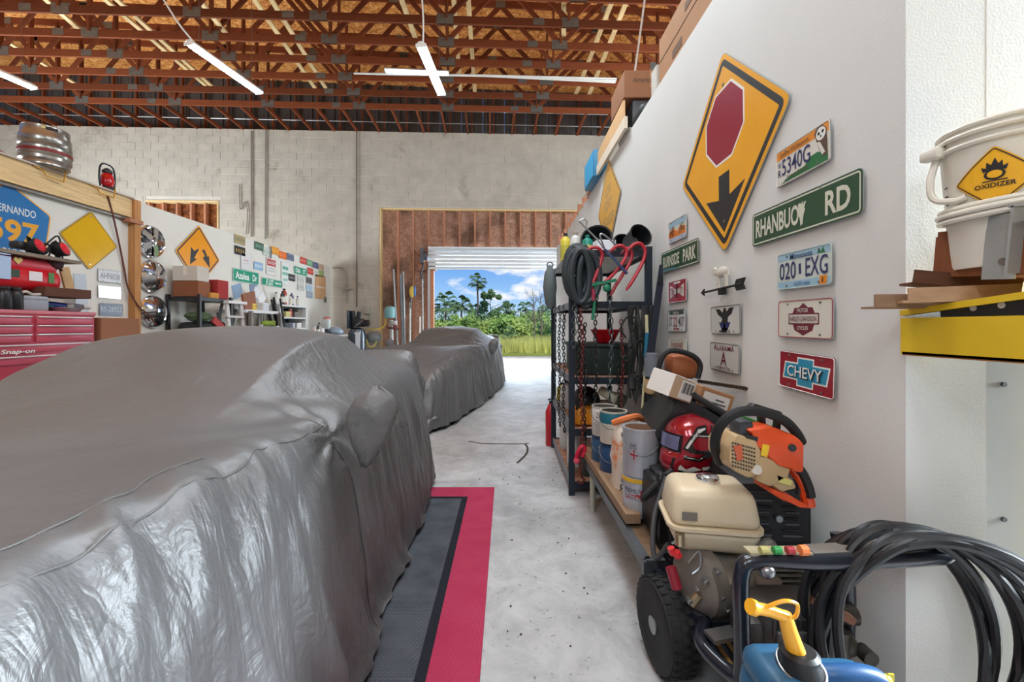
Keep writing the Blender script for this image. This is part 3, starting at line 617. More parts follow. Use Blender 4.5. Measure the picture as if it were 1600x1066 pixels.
# dark rubber inner tube and chain bundle slung over the left end
t = thing('rubber_hose', 'thick black rubber loop slung over the aisle corner of the rack', 'hose', (.53, 3.11, 1.40))
for i, (dx, dy, sx, zz) in enumerate(((0, 0, .10, 1.63), (.03, -.03, .108, 1.61), (-.02, .02, .085, 1.65), (.04, .03, .085, 1.62), (.0, -.04, .065, 1.61), (.03, .01, .045, 1.64), (.01, .04, .03, 1.60), (.04, -.02, .05, 1.58))):
    b = MB(); b.ring((.53+dx, 3.10+dy, zz), 1, .024, Matrix.Rotation(PI/2, 3, 'X'), 28, 8, sx, .19); b.build('loop', mat('old_rubber', (40, 48, 52), .45, .1), t)
t = thing('tarp_bundle', 'grey canvas bundle hung on the outer side of the rack corner', 'bag', (.44, 3.8, 1.4)); b = MB(); b.lathe([(.02, .0), (.05, .06), (.07, .22), (.055, .36), (.015, .44)], (.43, 4.25, 1.42), 14); b.build('canvas', mat('old_canvas', (96, 104, 104), .85, bump=.4, bs=20), t); b = MB(); b.ring((.43, 4.25, 1.86), .03, .006, Matrix.Rotation(PI/2, 3, 'X'), 14, 6); b.build('hanging_loop', M_RUB, t)
# red bent bars
REDP = mat('red_paint', (176, 28, 44), .38, 0, var=.15, vs=12)
def hook(pts, label, Y):
    P_ = spline([pt(a, c, Y) for a, c in pts], 6); t = thing('crowbar', label, 'crowbar', tuple(P_[-1]), 0, None)
    n = len(P_); b = MB(); b.tube(P_, [.0128]*(n-3)+[.011, .009, .006], 8); b.build('bar', REDP, t)
    d = (P_[0]-P_[1]).normalized(); b = MB(); b.tube([P_[0]-d*.004, P_[0]+d*.022, P_[0]+d*.04], [.013, .012, .005], 8); b.build('claw', mat('dark_red', (120, 24, 34), .4), t); return t
hook([(917, 392), (925, 387), (935, 388), (941, 397), (938, 412), (929, 436), (914, 470)], 'red bent bar nearest the aisle, hooked over the rack top', 3.06)
hook([(955, 392), (963, 385), (973, 385), (979, 394), (974, 409), (957, 430), (938, 447)], 'second red bent bar from the aisle, crossing behind the blue saw', 3.06)
hook([(976, 392), (982, 388), (987, 398), (983, 412), (970, 434), (961, 448), (954, 462)], 'third red bent bar from the aisle with the straightest lower end', 3.09)
hook([(984, 389), (991, 382), (1001, 381), (1008, 392), (1004, 410), (990, 436), (978, 454)], 'red bent bar nearest the white wall on the rack', 3.06)
t = thing('bow_saw', 'small saw with a blue bar and a wire bow leaning over the rack top', 'saw', tuple(pt(979, 430, 3.02))); b = MB(); b.bar(pt(945, 390, 3.02), pt(980, 428, 3.02), .012, .03, up=(0, 1, 0)); b.build('blue_bar', P((46, 62, 110), .4), t)
b = MB(); b.tube(spline([pt(906, 345, 3.06), pt(912, 342, 3.06), pt(917, 347, 3.06), pt(916, 356, 3.06)], 5), .005, 6); b.tube([pt(905, 346, 3.06), pt(934, 375, 3.05), pt(946, 392, 3.03)], .006, 6); b.tube(spline([pt(963, 383, 3.0), pt(945, 368, 3.0), pt(938, 366, 3.0), pt(939, 374, 3.0), pt(945, 390, 3.02)], 5), .006, 6); b.build('wire_bow', M_STEEL, t)
t = thing('handsaw', 'dark long handled blade leaning between the rack and the wall', 'saw', tuple(pt(1016, 560, 3.05))); b = MB(); b.prism([(-.035, 0), (.02, 0), (.035, .52), (.015, .66), (-.005, .66)], -.004, .004)
Mh = frame(tuple(pt(1017, 560, 3.0)), (1, 0, 0), (.10, 0, 1), (0, -1, 0)); b.v = [tuple(Mh @ Vector(q)) for q in b.v]; b.build('blade', P((26, 32, 48), .5), t); b = MB(); b.bar(pt(1033, 432, 3.0), pt(1030, 444, 3.0), .03, .02); b.build('grip', M_RUB, t)
# chains
CH1 = mat('chain_dark', (58, 58, 58), .45, .75, var=.2, vs=20); CH2 = mat('chain_rust', (110, 50, 46), .6, .5, var=.25, vs=20); CH3 = mat('chain_grey', (96, 104, 106), .4, .8, var=.2)
def chain(px, y0, y1, Y, m, label, r=.0045, L=.034, wob=.006, hook_end=False, name='chain'):
    top = pt(px, y0, Y); bot = pt(px, y1, Y); n = max(3, int((top.z-bot.z)/(L*.78))); t = thing(name, label, 'chain', tuple(bot), 0, None); b = MB(); ra = random.Random(px)
    for i in range(n):
        c = Vector((top.x+wob*math.sin(i*.35+px), Y+wob*.6*math.cos(i*.3), top.z-(i+.5)*L*.78)); a = (PI/2 if i % 2 else 0)+ra.uniform(-.25, .25)
        R = Matrix.Rotation(a, 3, 'Z') @ Matrix.Rotation(PI/2, 3, 'X'); b.ring(c, 1, r, R, 9, 5, L*.30, L*.5)
    b.build('links', m, t)
    e = c+Vector((0, 0, -L*.4)); q = MB()
    if hook_end: q.tube(spline([e, e+Vector((0, 0, -.03)), e+Vector((.022, 0, -.06)), e+Vector((.0, 0, -.085)), e+Vector((-.022, 0, -.065))], 5), .008, 7)
    else: q.tube([e+Vector((0, 0, .012)), e+Vector((0, 0, -.012))], .007, 7)
    q.build('end_hook', m, t); return t
for px, y0, y1, Y, m, lab, L, he in ((867, 474, 600, 4.15, CH3, 'thin steel chain nearest the aisle on the rack', .034, 0), (874, 478, 668, 3.80, CH1, 'long dark chain just left of the front rack post', .036, 0), (881, 477, 676, 3.50, CH1, 'long dark chain against the front rack post', .036, 0), (897, 385, 545, 3.08, CH3, 'grey heavy chain over the black rubber loop', .055, 0),
    (904, 478, 640, 3.10, CH1, 'dark chain right of the front rack post', .036, 0), (909, 468, 742, 3.08, CH2, 'longest rusty red chain, reaching the floor end of the rack', .040, 1), (914, 505, 690, 3.11, CH1, 'speckled dark chain beside the long rusty one', .034, 0), (931, 450, 665, 3.09, CH1, 'dark chain below the green clamp', .038, 0), (954, 462, 622, 3.07, CH3, 'grey chain of large links hung from the third bar', .052, 1),
    (972, 500, 640, 3.10, CH2, 'rusty chain behind the black straps', .038, 0), (966, 560, 655, 3.12, CH1, 'short dark chain under the red bowl', .036, 0)): chain(px, y0, y1, Y, m, lab, L=L, hook_end=bool(he))
t = thing('clamp', 'green trigger clamp with a magenta pad hanging on the rack', 'clamp', tuple(pt(927, 495, 3.07))); GP = P((24, 116, 84), .4); b = MB(); b.bar(pt(926, 500, 3.07), pt(931, 440, 3.07), .018, .03, up=(0, 1, 0)); b.build('handle', GP, t); b = MB(); b.bar(pt(922, 446, 3.07), pt(962, 438, 3.07), .02, .05, up=(0, 1, 0)); b.ball(pt(948, 450, 3.06), (.03, .02, .03)); b.build('jaw', GP, t); b = MB(); b.cyl(pt(927, 452, 3.05), pt(927, 470, 3.05), .013); b.build('pad', P((150, 40, 70), .5), t)
t = thing('strap_bundle', 'bundle of black ratchet straps and hooks hung at the wall end of the rack', 'straps', (.98, 3.08, .72)); ra = random.Random(5)
for i in range(9):
    x = 982+i*4.2; b = MB(); pts = [pt(x+ra.uniform(-3, 3), yy, 3.07+ra.uniform(-.03, .03)) for yy in (478, 515, 550, 585, 618+ra.uniform(-12, 14))]; b.tube(spline(pts, 4), [.012+.006*math.sin(k*.9+i) for k in range(17)], 6); b.build('strap', mat('webbing', (44, 44, 42), .8, bump=.3, bs=60), t)
for x, y in ((985, 545), (1000, 535), (994, 590), (978, 560)): b = MB(); b.ring(pt(x, y, 3.03), .018, .005, Matrix.Rotation(PI/2, 3, 'X'), 14, 6); b.build('ratchet', IRON, t)
b = MB(); b.tube(spline([pt(978, 528, 3.04), pt(970, 512, 3.04), pt(984, 492, 3.04), pt(990, 508, 3.04)], 5), .006, 6); b.tube([pt(990, 495, 3.03), pt(1002, 515, 3.03), pt(984, 517, 3.03), pt(990, 495, 3.03)], .004, 6); b.build('hook', M_RUB, t)
t = thing('pry_bar', 'teal gripped pale wooden shaft leaning at the wall end of the rack', 'tool', tuple(pt(1006, 640, 3.0))); b = MB(); b.tube([pt(1010, 492, 3.02), pt(1011, 522, 3.02)], .012, 8); b.tube([pt(1009, 556, 3.02), pt(1003, 640, 3.0)], .007, 8); b.build('shaft', P((196, 190, 150), .6), t); b = MB(); b.cyl(pt(1011, 520, 3.02), pt(1009, 558, 3.02), .016); b.build('grip', P((26, 100, 128), .5), t)
# lower shelves
t = thing('storage_tote', 'dark green plastic tote on the middle rack shelf', 'tote', (.76, 3.55, .867)); b = MB(); b.rbox((.76, 3.55, .99), (.46, .5, .24), .02); b.build('tub', mat('tote_green', (30, 50, 46), .5), t); b = MB(); b.rbox((.76, 3.55, 1.10), (.49, .53, .03), .01); b.build('rim', mat('tote_rim', (38, 58, 54), .5), t)
t = thing('bowl', 'bright red plastic bowl on top of the dark tote', 'bowl', (.80, 3.46, 1.115)); b = MB(); b.lathe([(.055, 0), (.07, .01), (.115, .10), (.12, .105), (.11, .10), (.06, .015)], (.80, 3.46, 1.115), 24); b.build('bowl_body', P((206, 20, 34), .35), t); b = MB(); b.ring((.80, 3.46, 1.22), .118, .005, None, 24, 6); b.build('rim', P((216, 40, 50), .35), t)
t = thing('power_drill', 'orange yellow tool case on the low rack shelf', 'tool', (.60, 3.3, .49)); b = MB(); b.rbox((.60, 3.3, .56), (.17, .15, .13), .025); b.build('case', P((226, 146, 24), .45), t); b = MB(); b.tube(spline([(.53, 3.24, .62), (.55, 3.22, .665), (.64, 3.22, .665), (.66, 3.24, .62)], 4), .010, 7); b.build('handle', M_BLK, t)
t = thing('flashlight', 'cream and olive lantern torch lying on the low rack shelf', 'flashlight', (.78, 3.30, .60)); R = Matrix.Rotation(2.1, 3, 'Y'); b = MB(); b.lathe([(.03, 0), (.035, .02), (.04, .10), (.055, .15), (.055, .2), (.03, .2)], (.72, 3.30, .76), 16, R); b.build('body', P((206, 202, 176), .5), t); b = MB(); b.lathe([(.057, .14), (.06, .16), (.06, .21), (.05, .215)], (.72, 3.30, .76), 16, R); b.build('lens_ring', P((96, 104, 84), .5), t); b = MB(); b.rbox((.76, 3.34, .56), (.14, .12, .14), .02); b.build('battery_box', M_BLK, t)
t = thing('hard_hat', 'black rounded helmet on the low rack shelf behind the chains', 'helmet', (.66, 3.55, .49)); b = MB(); b.ball((.66, 3.55, .622), (.12, .14, .13)); b.build('shell', M_BLK, t); b = MB(); b.ring((.66, 3.55, .55), .128, .012, None, 24, 6); b.build('brim', P((196, 196, 200), .4), t)
for lab, c, r, h, col, cap in (('grey white jug on the low shelf at the far aisle corner', (.57, 4.0, .487), .07, .26, (196, 196, 198), (60, 60, 66)), ('yellow can on the low shelf at the far aisle corner', (.55, 4.26, .487), .05, .2, (206, 190, 40), (40, 40, 40)), ('white jug on the bottom rack shelf behind the grey brace', (.58, 3.55, .097), .08, .32, (204, 204, 200), (90, 90, 96)), ('pale jug on the bottom rack shelf at its far end', (.58, 4.05, .097), .08, .3, (186, 190, 190), (60, 60, 60)), ('dark bottle on the bottom rack shelf nearest the post', (.62, 3.3, .097), .05, .22, (66, 72, 74), (30, 30, 30))): jug('jug', lab, 'jug', c, r, h, col, cap)
t = thing('gas_cylinder', 'red cylinder standing on the floor at the far aisle corner of the rack', 'cylinder', (.462, 4.47, 0)); b = MB(); b.lathe([(.05, 0), (.056, .01), (.056, .36), (.03, .42), (.02, .44)], (.462, 4.47, 0), 18); b.build('cylinder', P((176, 26, 40), .35), t); b = MB(); b.cyl((.462, 4.47, .43), (.462, 4.47, .47), .018); b.bar((.43, 4.47, .48), (.50, 4.47, .49), .02, .012); b.build('valve', M_BLK, t)
b = MB(); b.bar((.485, 4.3, .50), (.485, 3.2, .47), .01, .10); b.v = b.v; t = b.build('grey_brace', mat('rack_grey2', (150, 152, 156), .4, .4), rack, sharp=0)
b = MB(); b.bar((.487, 3.16, .46), (.50, 3.55, .02), .008, .05); b.build('diagonal_brace', mat('rack_grey2', (150, 152, 156), .4, .4), rack, sharp=0)
t = thing('red_clamp', 'bright red clamp resting at the foot of the chains by the bench end', 'clamp', tuple(pt(905, 722, 3.02))); b = MB(); b.tube(spline([pt(900, 720, 3.02), pt(903, 708, 3.02), pt(909, 698, 3.02), pt(914, 702, 3.02), pt(910, 714, 3.02)], 4), .016, 7); b.build('jaw', P((186, 20, 52), .4), t); b = MB(); b.ball(pt(901, 720, 3.02), (.022, .02, .026)); b.build('knob', P((206, 70, 90), .4), t)

# ---------------------------------------------------------------- low bench and what is piled on it
BXF, BY0, BY1, BZ = .575, 1.75, 3.02, .30
bench = thing('low_bench', 'low steel framed bench along the white wall under the paint cans', 'bench', (.85, 2.4, 0)); ANG = mat('angle_iron', (104, 108, 112), .45, .6, var=.2)
b = MB(); b.box((.865, (BY0+BY1)/2, BZ-.02), (.56, BY1-BY0-.02, .02)); b.build('bench_top', wood('old_plywood', (120, 96, 74), (1, 8, 8)), bench, sharp=0)
for c, d in (((BXF, (BY0+BY1)/2, BZ-.03), (.03, BY1-BY0, .05)), ((.86, BY0, BZ-.03), (.58, .03, .05)), ((.86, BY1, BZ-.03), (.58, .03, .05))): b = MB(); b.box(c, d); b.build('rail', ANG, bench, sharp=0)
for x, y, m in ((BXF, BY0, ANG), (1.13, BY0, ANG), (BXF+.005, 2.88, mat('pale_pipe', (168, 164, 150), .5)), (1.13, BY1, ANG)): b = MB(); b.cyl((x, y, 0), (x, y, BZ-.01), .018, n=10) if y > 2 else b.box((x, y, (BZ-.01)/2), (.035, .035, BZ-.01)); b.build('leg', m, bench)
b = MB(); b.bar((.585, 3.16, .335), (.60, 2.02, .335), .07, .045); pl = b.build('timber_board', wood('grey_timber', (150, 122, 96), (10, 1, 10)), sharp=0); tag(pl, 'weathered timber board lying along the front edge of the low bench', 'board')
# paint cans
def can(label, c, r, h, body, band=None, lid=None, rim=None, words=(), ring2=None, tilt=None, a0=-1.9, group=None):
    R = tilt or Matrix.Identity(3); t = thing('paint_can', label, 'paint can', c, 0, group)
    b = MB(); b.lathe([(r*.97, 0), (r, .006), (r, h*.95), (r*1.03, h*.955), (r*1.03, h*.99), (r*.9, h*.99), (r*.88, h*.955)], c, 28, R); b.build('can_body', P(body, .3, .25), t)
    b = MB(); b.lathe([(r*.86, h*.95), (r*.86, h*.975), (r*.5, h*.972)], c, 24, R); b.build('lid', P(lid, .4, .5) if lid else mat('can_lid', (120, 116, 110), .35, .8, var=.3, vs=14), t)
    if band: b = MB(); b.lathe([(r*1.004, h*band[0]), (r*1.008, h*band[0]+.001), (r*1.008, h*band[1]), (r*1.004, h*band[1]+.001)], c, 28, R); b.build('label_band', P(band[2], .45), t)
    if rim: b = MB(); b.lathe([(r*1.02, h*.86), (r*1.045, h*.87), (r*1.045, h*.96), (r*1.02, h*.97)], c, 28, R); b.build('lid_rim', P(rim, .4), t)
    b = MB(); pts = []
    for k in range(15):
        a = a0-1.45+2.9*k/14; s_ = math.sin(PI*k/14); pts.append(Vector(c)+R @ Vector((r*1.05*math.cos(a)*(1+.06*s_), r*1.05*math.sin(a)*(1+.06*s_), h*.8-h*.32*s_)))
    b.tube(pts, .0018, 6); b.build('wire_handle', mat('bail_wire', (104, 104, 106), .45, .7), t)
    for a in (a0-1.45, a0+1.45): b = MB(); p = Vector(c)+R @ Vector((r*math.cos(a), r*math.sin(a), h*.8)); n_ = R @ Vector((math.cos(a), math.sin(a), 0)); b.cyl(p, p+n_*.008, .012, .009, 10); b.build('handle_boss', M_STEEL, t)
    for s_, ang, z, hh, ww, col in words:
        M0 = frame((0, 0, 0), (1, 0, 0), (0, 1, 0), (0, 0, 1)); o = text(s_, M0, 0, 0, hh, ww, P(col, .5), t, 0, 0)
        inv = WX[t.name].inverted(); me = o.data
        bm = bmesh.new(); bm.from_mesh(me); bmesh.ops.triangulate(bm, faces=bm.faces); bmesh.ops.subdivide_edges(bm, edges=[e for e in bm.edges if e.calc_length() > .02], cuts=2); bm.to_mesh(me); bm.free()
        for v in me.vertices:
            q = WX[t.name] @ v.co; aa = ang+q.x/r; v.co = inv @ (Vector(c)+R @ Vector((r*1.014*math.cos(aa), r*1.014*math.sin(aa), z+q.y)))
    return t
T1 = Matrix.Rotation(.05, 3, 'Y')
can('blue paint can at the far end of the bench, bottom of the left pair', (.655, 2.86, BZ+.025), .083, .195, (46, 76, 106), (.08, .9, (44, 80, 112)))
can('white and grey paint can on the farther blue can', (.655, 2.86, BZ+.225), .083, .195, (196, 192, 184), (.45, .92, (214, 210, 204)), words=(('ZN', -2.2, .14, .035, .05, (150, 40, 44)),))
can('deep blue paint can nearer the camera under the teal topped can', (.665, 2.655, BZ+.025), .083, .20, (42, 70, 104), (.1, .9, (38, 68, 106)))
can('cream paint can with a teal top band, on the nearer blue can', (.665, 2.655, BZ+.23), .083, .20, (206, 202, 186), (.62, .93, (28, 104, 122)), lid=(56, 52, 48))
t = thing('cement_bag', 'orange and white paper mortar bag standing between the paint cans', 'bag', (.70, 2.39, BZ)); PAP = mat('paper_sack', (214, 200, 184), .8, bump=.5, bs=18, stain=((206, 120, 64), 7, .52), var=.1)
b = MB()
vv = []
for i in range(9):
    z = i/8; w = .095*(1-.35*max(0, z-.72)/.28)*(1+.06*math.sin(i*2.1)); d = .085*(1-.55*max(0, z-.7)/.3)
    for k in range(16):
        a = 2*PI*k/16; e = .55; vv.append((.69+w*math.copysign(abs(math.cos(a))**e, math.cos(a))+.004*math.sin(k*3+i*2), 2.40+d*math.copysign(abs(math.sin(a))**e, math.sin(a)), BZ+.42*z+.004*math.cos(k*5+i)))
b.add(vv, [(i*16+k, i*16+(k+1) % 16, (i+1)*16+(k+1) % 16, (i+1)*16+k) for i in range(8) for k in range(16)]+[tuple(range(15, -1, -1)), tuple(range(128, 144))]); b.build('sack', PAP, t, sharp=50)
b = MB(); b.tube(spline([(.60, 2.40, .705), (.65, 2.36, .735), (.72, 2.38, .745), (.78, 2.44, .72)], 4), .018, 7); b.build('rolled_top', P((214, 118, 64), .7, bump=.4, bs=30), t)
Mt = frame((.655, 2.295, .40), (.95, -.3, 0), (0, 0, 1), (-.3, -.95, 0)); text('80', Mt, -.02, -.03, .05, .05, P((50, 48, 48), .6), t, .0); text('LBS', Mt, -.02, -.075, .018, .05, P((80, 76, 72), .6), t, .0)
can('silver paint can with a yellow lid rim standing on the bench', (.660, 2.125, BZ+.022), .080, .195, (176, 180, 188), None, rim=(214, 168, 44), words=(('PREMIUM', -2.25, .13, .022, .085, (60, 66, 80)), ('LATEX', -2.25, .10, .024, .08, (170, 40, 44)), ('+', -1.75, .11, .05, .05, (176, 30, 40))))
can('big silver gallon can with a rusty lid, on the yellow rimmed can', (.668, 2.12, BZ+.219), .088, .235, (172, 176, 182), None, lid=(120, 84, 60), words=(('MI', -2.3, .15, .03, .03, (80, 84, 94)), ('+', -2.25, .11, .045, .04, (176, 30, 40))))
# black case leaning on the cans
R = Matrix.Rotation(.55, 3, 'Y') @ Matrix.Rotation(.2, 3, 'X')
t = thing('tool_case', 'large black plastic tool case tilted on the pile behind the red helmet', 'case', (.93, 2.25, .62)); cc = Vector((.885, 2.18, .79))
b = MB(); b.rbox(cc, (.26, .34, .26), .03, R); b.build('case_body', mat('case_black', (34, 36, 38), .35, var=.2), t); b = MB(); b.rbox(cc+R @ Vector((0, 0, .145)), (.27, .35, .03), .012, R); b.build('lid', mat('case_lid', (40, 42, 44), .4), t)
b = MB(); b.rbox(cc+R @ Vector((-.135, -.05, .09)), (.02, .07, .06), .008, R); b.build('latch', M_BLK, t)
b = MB(); b.rbox((.93, 2.28, .46), (.36, .42, .32), .02); bx = b.build('crate', mat('crate_black', (30, 31, 33), .6)); tag(bx, 'black crate on the bench holding up the tilted tool case', 'crate')
KR = (176, 136, 100)
# cartons on the case
R2 = Matrix.Rotation(.35, 3, 'Y') @ Matrix.Rotation(.45, 3, 'Z')
t = thing('carton', 'small white and brown carton with a barcode label, on top of the pile', 'box', tuple(pt(1050, 620, 2.0))); c2 = pt(1050, 603, 2.02)
b = MB(); b.rbox(c2, (.15, .14, .10), .004, R2, 1); b.build('body', P((196, 166, 136), .8), t, sharp=30); b = MB(); b.rbox(c2+R2 @ Vector((-.01, 0, .052)), (.13, .142, .006), .002, R2, 1); b.box(c2+R2 @ Vector((-.077, 0, 0)), (.003, .14, .10), R2); b.build('white_face', P((216, 210, 204), .7), t, sharp=0)
b = MB(); b.box(c2+R2 @ Vector((.02, -.0715, 0)), (.085, .002, .085), R2); b.build('label', P((222, 220, 216), .6), t, sharp=0)
for i in range(9): b = MB(); b.box(c2+R2 @ Vector((-.012+.008*i, -.073, .01)), (.002+.002*(i*7 % 3), .001, .05), R2); b.build('bar', P((30, 30, 32), .6), t, sharp=0)
R3 = Matrix.Rotation(.32, 3, 'Y') @ Matrix.Rotation(.25, 3, 'Z'); c3 = pt(1098, 628, 2.1)
t = thing('carton', 'brown shipping carton with a white address label against the wall', 'box', tuple(c3-Vector((0, 0, .08)))); b = MB(); b.rbox(c3, (.20, .16, .15), .004, R3, 1); b.build('body', P((164, 118, 82), .8), t, sharp=30)
b = MB(); b.box(c3+R3 @ Vector((.0, -.081, .005)), (.15, .002, .10), R3); b.build('label', P((214, 208, 200), .6), t, sharp=0)
for i, (w, z) in enumerate(((.05, .03), (.08, .012), (.06, -.005), (.03, -.03))): b = MB(); b.box(c3+R3 @ Vector((.02, -.0825, z)), (w, .001, .007), R3); b.build('printed_line', P((70, 68, 66), .6), t, sharp=0)
b = MB(); b.box(c3+R3 @ Vector((-.02, -.083, -.03)), (.03, .001, .03), R3 @ Matrix.Rotation(.5, 3, 'Y')); b.build('sticker', P((234, 230, 224), .6), t, sharp=0)
# ---------------------------------------------------------------- red welding helmet
t = thing('welding_helmet', 'glossy red welding helmet with black and white flame graphics, facing the aisle', 'helmet', (.84, 1.95, .585))
HC = Vector((.845, 1.95, .71)); MR = mat('helmet_red', (150, 18, 34), .22, .25, var=.06, coat=.6)
b = MB(); vv = []; ff = []; n, m = 60, 34
FRP = ((0, .112), (.10, .138), (.22, .146), (.36, .134), (.40, .122), (.70, .112), (.80, .102), (.90, .078), (.96, .05), (1, .004)); BRP = ((0, .04), (.12, .085), (.3, .118), (.6, .128), (.8, .108), (.92, .068), (1, .004)); SRP = ((0, .072), (.15, .096), (.4, .110), (.7, .102), (.85, .08), (.94, .05), (1, .004))
def helm(u, v):          # u round the head (0 = the face, towards the aisle), v from the chin (0) to the crown (1)
    c, s_ = math.cos(u), math.sin(u); g = lambda P_: float(np.interp(v, [p[0] for p in P_], [p[1] for p in P_])); e = .82
    rx = g(FRP) if c > 0 else g(BRP); ry = g(SRP)
    x = -math.copysign(abs(c)**e, c)*rx; y = -math.copysign(abs(s_)**e, s_)*ry
    z = -.125+.265*v+(.06*(.3-v)*max(0, -c)*2.5 if v < .3 else 0)
    q = Matrix.Rotation(math.radians(14), 3, 'Z') @ Vector((x, y, z)); return HC+q
for j in range(m+1):
    for i in range(n): vv.append(helm(2*PI*i/n, j/m))
ff = [(j*n+i, j*n+(i+1) % n, (j+1)*n+(i+1) % n, (j+1)*n+i) for j in range(m) for i in range(n)]+[tuple(range(m*n, m*n+n))]
b.add(vv, ff); b.build('shell', MR, t, sharp=50)
def patch(poly, off, name, mm, par=None):
    """A graphic that follows the helmet: polygon in (degrees round, height 0..1)."""
    bm = bmesh.new(); vs_ = [bm.verts.new((p[0]/60, p[1], 0)) for p in poly]; f = bm.faces.new(vs_); bmesh.ops.triangulate(bm, faces=[f]); [(bmesh.ops.subdivide_edges(bm, edges=bm.edges[:], cuts=1), bmesh.ops.triangulate(bm, faces=bm.faces[:])) for _ in range(4)]
    bm.verts.index_update(); q = MB(); pts = []
    for v in bm.verts:
        p = helm(math.radians(v.co.x*60), v.co.y); d = (p-HC).normalized(); pts.append(p+d*off)
    q.add(pts, [[v.index for v in f.verts] for f in bm.faces]); bm.free(); return q.build(name, mm, t, sharp=80)
BG = mat('gloss_black', (18, 18, 20), .25); WG = mat('gloss_white', (214, 210, 204), .3)
patch([(-30, .43), (34, .43), (38, .70), (-34, .70)], .006, 'visor_frame', BG)
patch([(-24, .46), (28, .46), (31, .67), (-28, .67)], .010, 'visor_lens', mat('lens', (150, 150, 190), .08, .6, var=.1, vs=6))
for poly, mm in (([(44, .40), (75, .36), (100, .55), (140, .62), (140, .57), (104, .48), (80, .30), (46, .34)], BG), ([(46, .39), (76, .345), (102, .53), (102, .51), (78, .325), (47, .37)], WG), ([(38, .50), (52, .66), (74, .84), (96, .86), (92, .76), (74, .70), (60, .58), (66, .50), (84, .47), (80, .42), (56, .44)], BG), ([(44, .51), (55, .64), (76, .80), (92, .82), (90, .79), (76, .74), (60, .61), (50, .50)], WG), ([(70, .70), (95, .66), (118, .80), (112, .86), (96, .74), (76, .76)], BG), ([(72, .71), (95, .675), (114, .80), (111, .815), (95, .70), (74, .725)], WG),
    ([(38, .16), (60, .10), (84, .16), (70, .22), (56, .17), (44, .24)], WG), ([(42, .0), (58, .0), (54, .14), (40, .16)], BG), ([(58, .02), (66, .02), (62, .13), (56, .15)], WG), ([(84, .20), (120, .22), (122, .17), (86, .14)], WG), ([(88, .08), (120, .10), (122, .05), (90, .03)], WG), ([(20, .02), (26, .02), (28, .34), (22, .34)], BG)): patch(poly, .0030, 'graphic', mm)
b = MB(); b.tube([helm(2*PI*i/24, .02)+Vector((0, 0, -.004)) for i in range(24)], .007, 6, closed=True); b.build('edge_trim', M_BLK, t)
b = MB(); p = helm(math.radians(88), .42); b.cyl(p, p+Vector((0, -.014, 0)), .016); b.build('knob', M_BLK, t)
# black machine under the helmet
t = thing('battery_charger', 'black wheeled machine with hoses on the bench under the red helmet', 'machine', (.83, 1.95, .30)); b = MB(); b.rbox((.85, 1.96, .44), (.40, .28, .26), .015); b.build('housing', M_BLK, t); b = MB(); b.rbox((.84, 1.95, .578), (.32, .26, .02), .008); b.build('top_tray', mat('tray', (44, 46, 48), .5), t)
for i in range(4): b = MB(); b.box((.80+.035*i, 1.815, .46), (.012, .012, .12)); b.build('vent_slat', M_RUB, t)
t = thing('rubber_hose', 'black hose looping down in front of the bench by the red helmet', 'hose', (.60, 1.80, .33))
b = MB(); b.tube(spline([pt(1050, 735, 1.78), pt(1030, 752, 1.76), pt(1008, 774, 1.75), pt(1006, 779, 1.75), pt(1016, 772, 1.76), pt(1040, 756, 1.78)], 6), .012, 8); b.build('loop', M_RUB, t); b = MB(); b.tube(spline([pt(1042, 745, 1.74), pt(1024, 800, 1.70), pt(1020, 850, 1.66), pt(1026, 872, 1.64), pt(1045, 850, 1.62)], 6), .010, 8); b.build('tail', mat('hose_grey', (70, 70, 72), .5), t)
t = thing('cable_bundle', 'tangle of black cables hanging behind the pressure washer tank', 'cables', (.66, 1.76, .33)); ra = random.Random(3)
for i in range(7): b = MB(); x = 1030+i*6; b.tube(spline([pt(x+ra.uniform(-6, 6), 740, 1.76), pt(x+ra.uniform(-12, 10), 790, 1.74), pt(x+ra.uniform(-14, 8), 840, 1.72), pt(x+10+ra.uniform(-6, 14), 880, 1.70)], 5), .007, 6); b.build('cable', M_RUB, t)

# ---------------------------------------------------------------- old chainsaw behind the cartons
t = thing('chainsaw', 'older chainsaw with a brown body and black hoop handle behind the cartons', 'chainsaw', tuple(pt(1060, 600, 2.32)))
b = MB(); b.rbox(pt(1064, 572, 2.32), (.15, .14, .13), .03); b.build('engine_body', P((150, 84, 48), .45), t)
b = MB(); b.tube(spline([pt(1036, 616, 2.20), pt(1028, 590, 2.2), pt(1034, 560, 2.2), pt(1050, 548, 2.2), pt(1080, 555, 2.2), pt(1094, 570, 2.2), pt(1090, 592, 2.2)], 6), .014, 8); b.build('hoop_handle', M_RUB, t)
b = MB(); b.cyl(pt(1018, 588, 2.34), pt(1018, 560, 2.34), .040); b.cyl(pt(1018, 560, 2.34), pt(1018, 552, 2.34), .034); b.build('air_filter', mat('grey_plastic', (110, 116, 124), .4), t); b = MB(); b.rbox(pt(1020, 604, 2.34), (.08, .10, .08), .015); b.build('tank', P((186, 160, 116), .5), t)
b = MB(); b.bar(pt(1090, 595, 2.3), pt(1172, 608, 2.05), .005, .012, up=(0, 0, 1)); b.build('guide_bar', mat('bar_dark', (66, 60, 52), .5, .6), t)
b = MB()
for i in range(18):
    k = i/17; p = pt(1092, 596, 2.3).lerp(pt(1178, 609, 2.04), k); b.box(p+Vector((0, 0, .007)), (.012, .007, .004)); b.box(p-Vector((0, 0, .007)), (.012, .007, .004))
b.build('saw_chain', mat('chain_brown', (84, 66, 50), .5, .6), t)

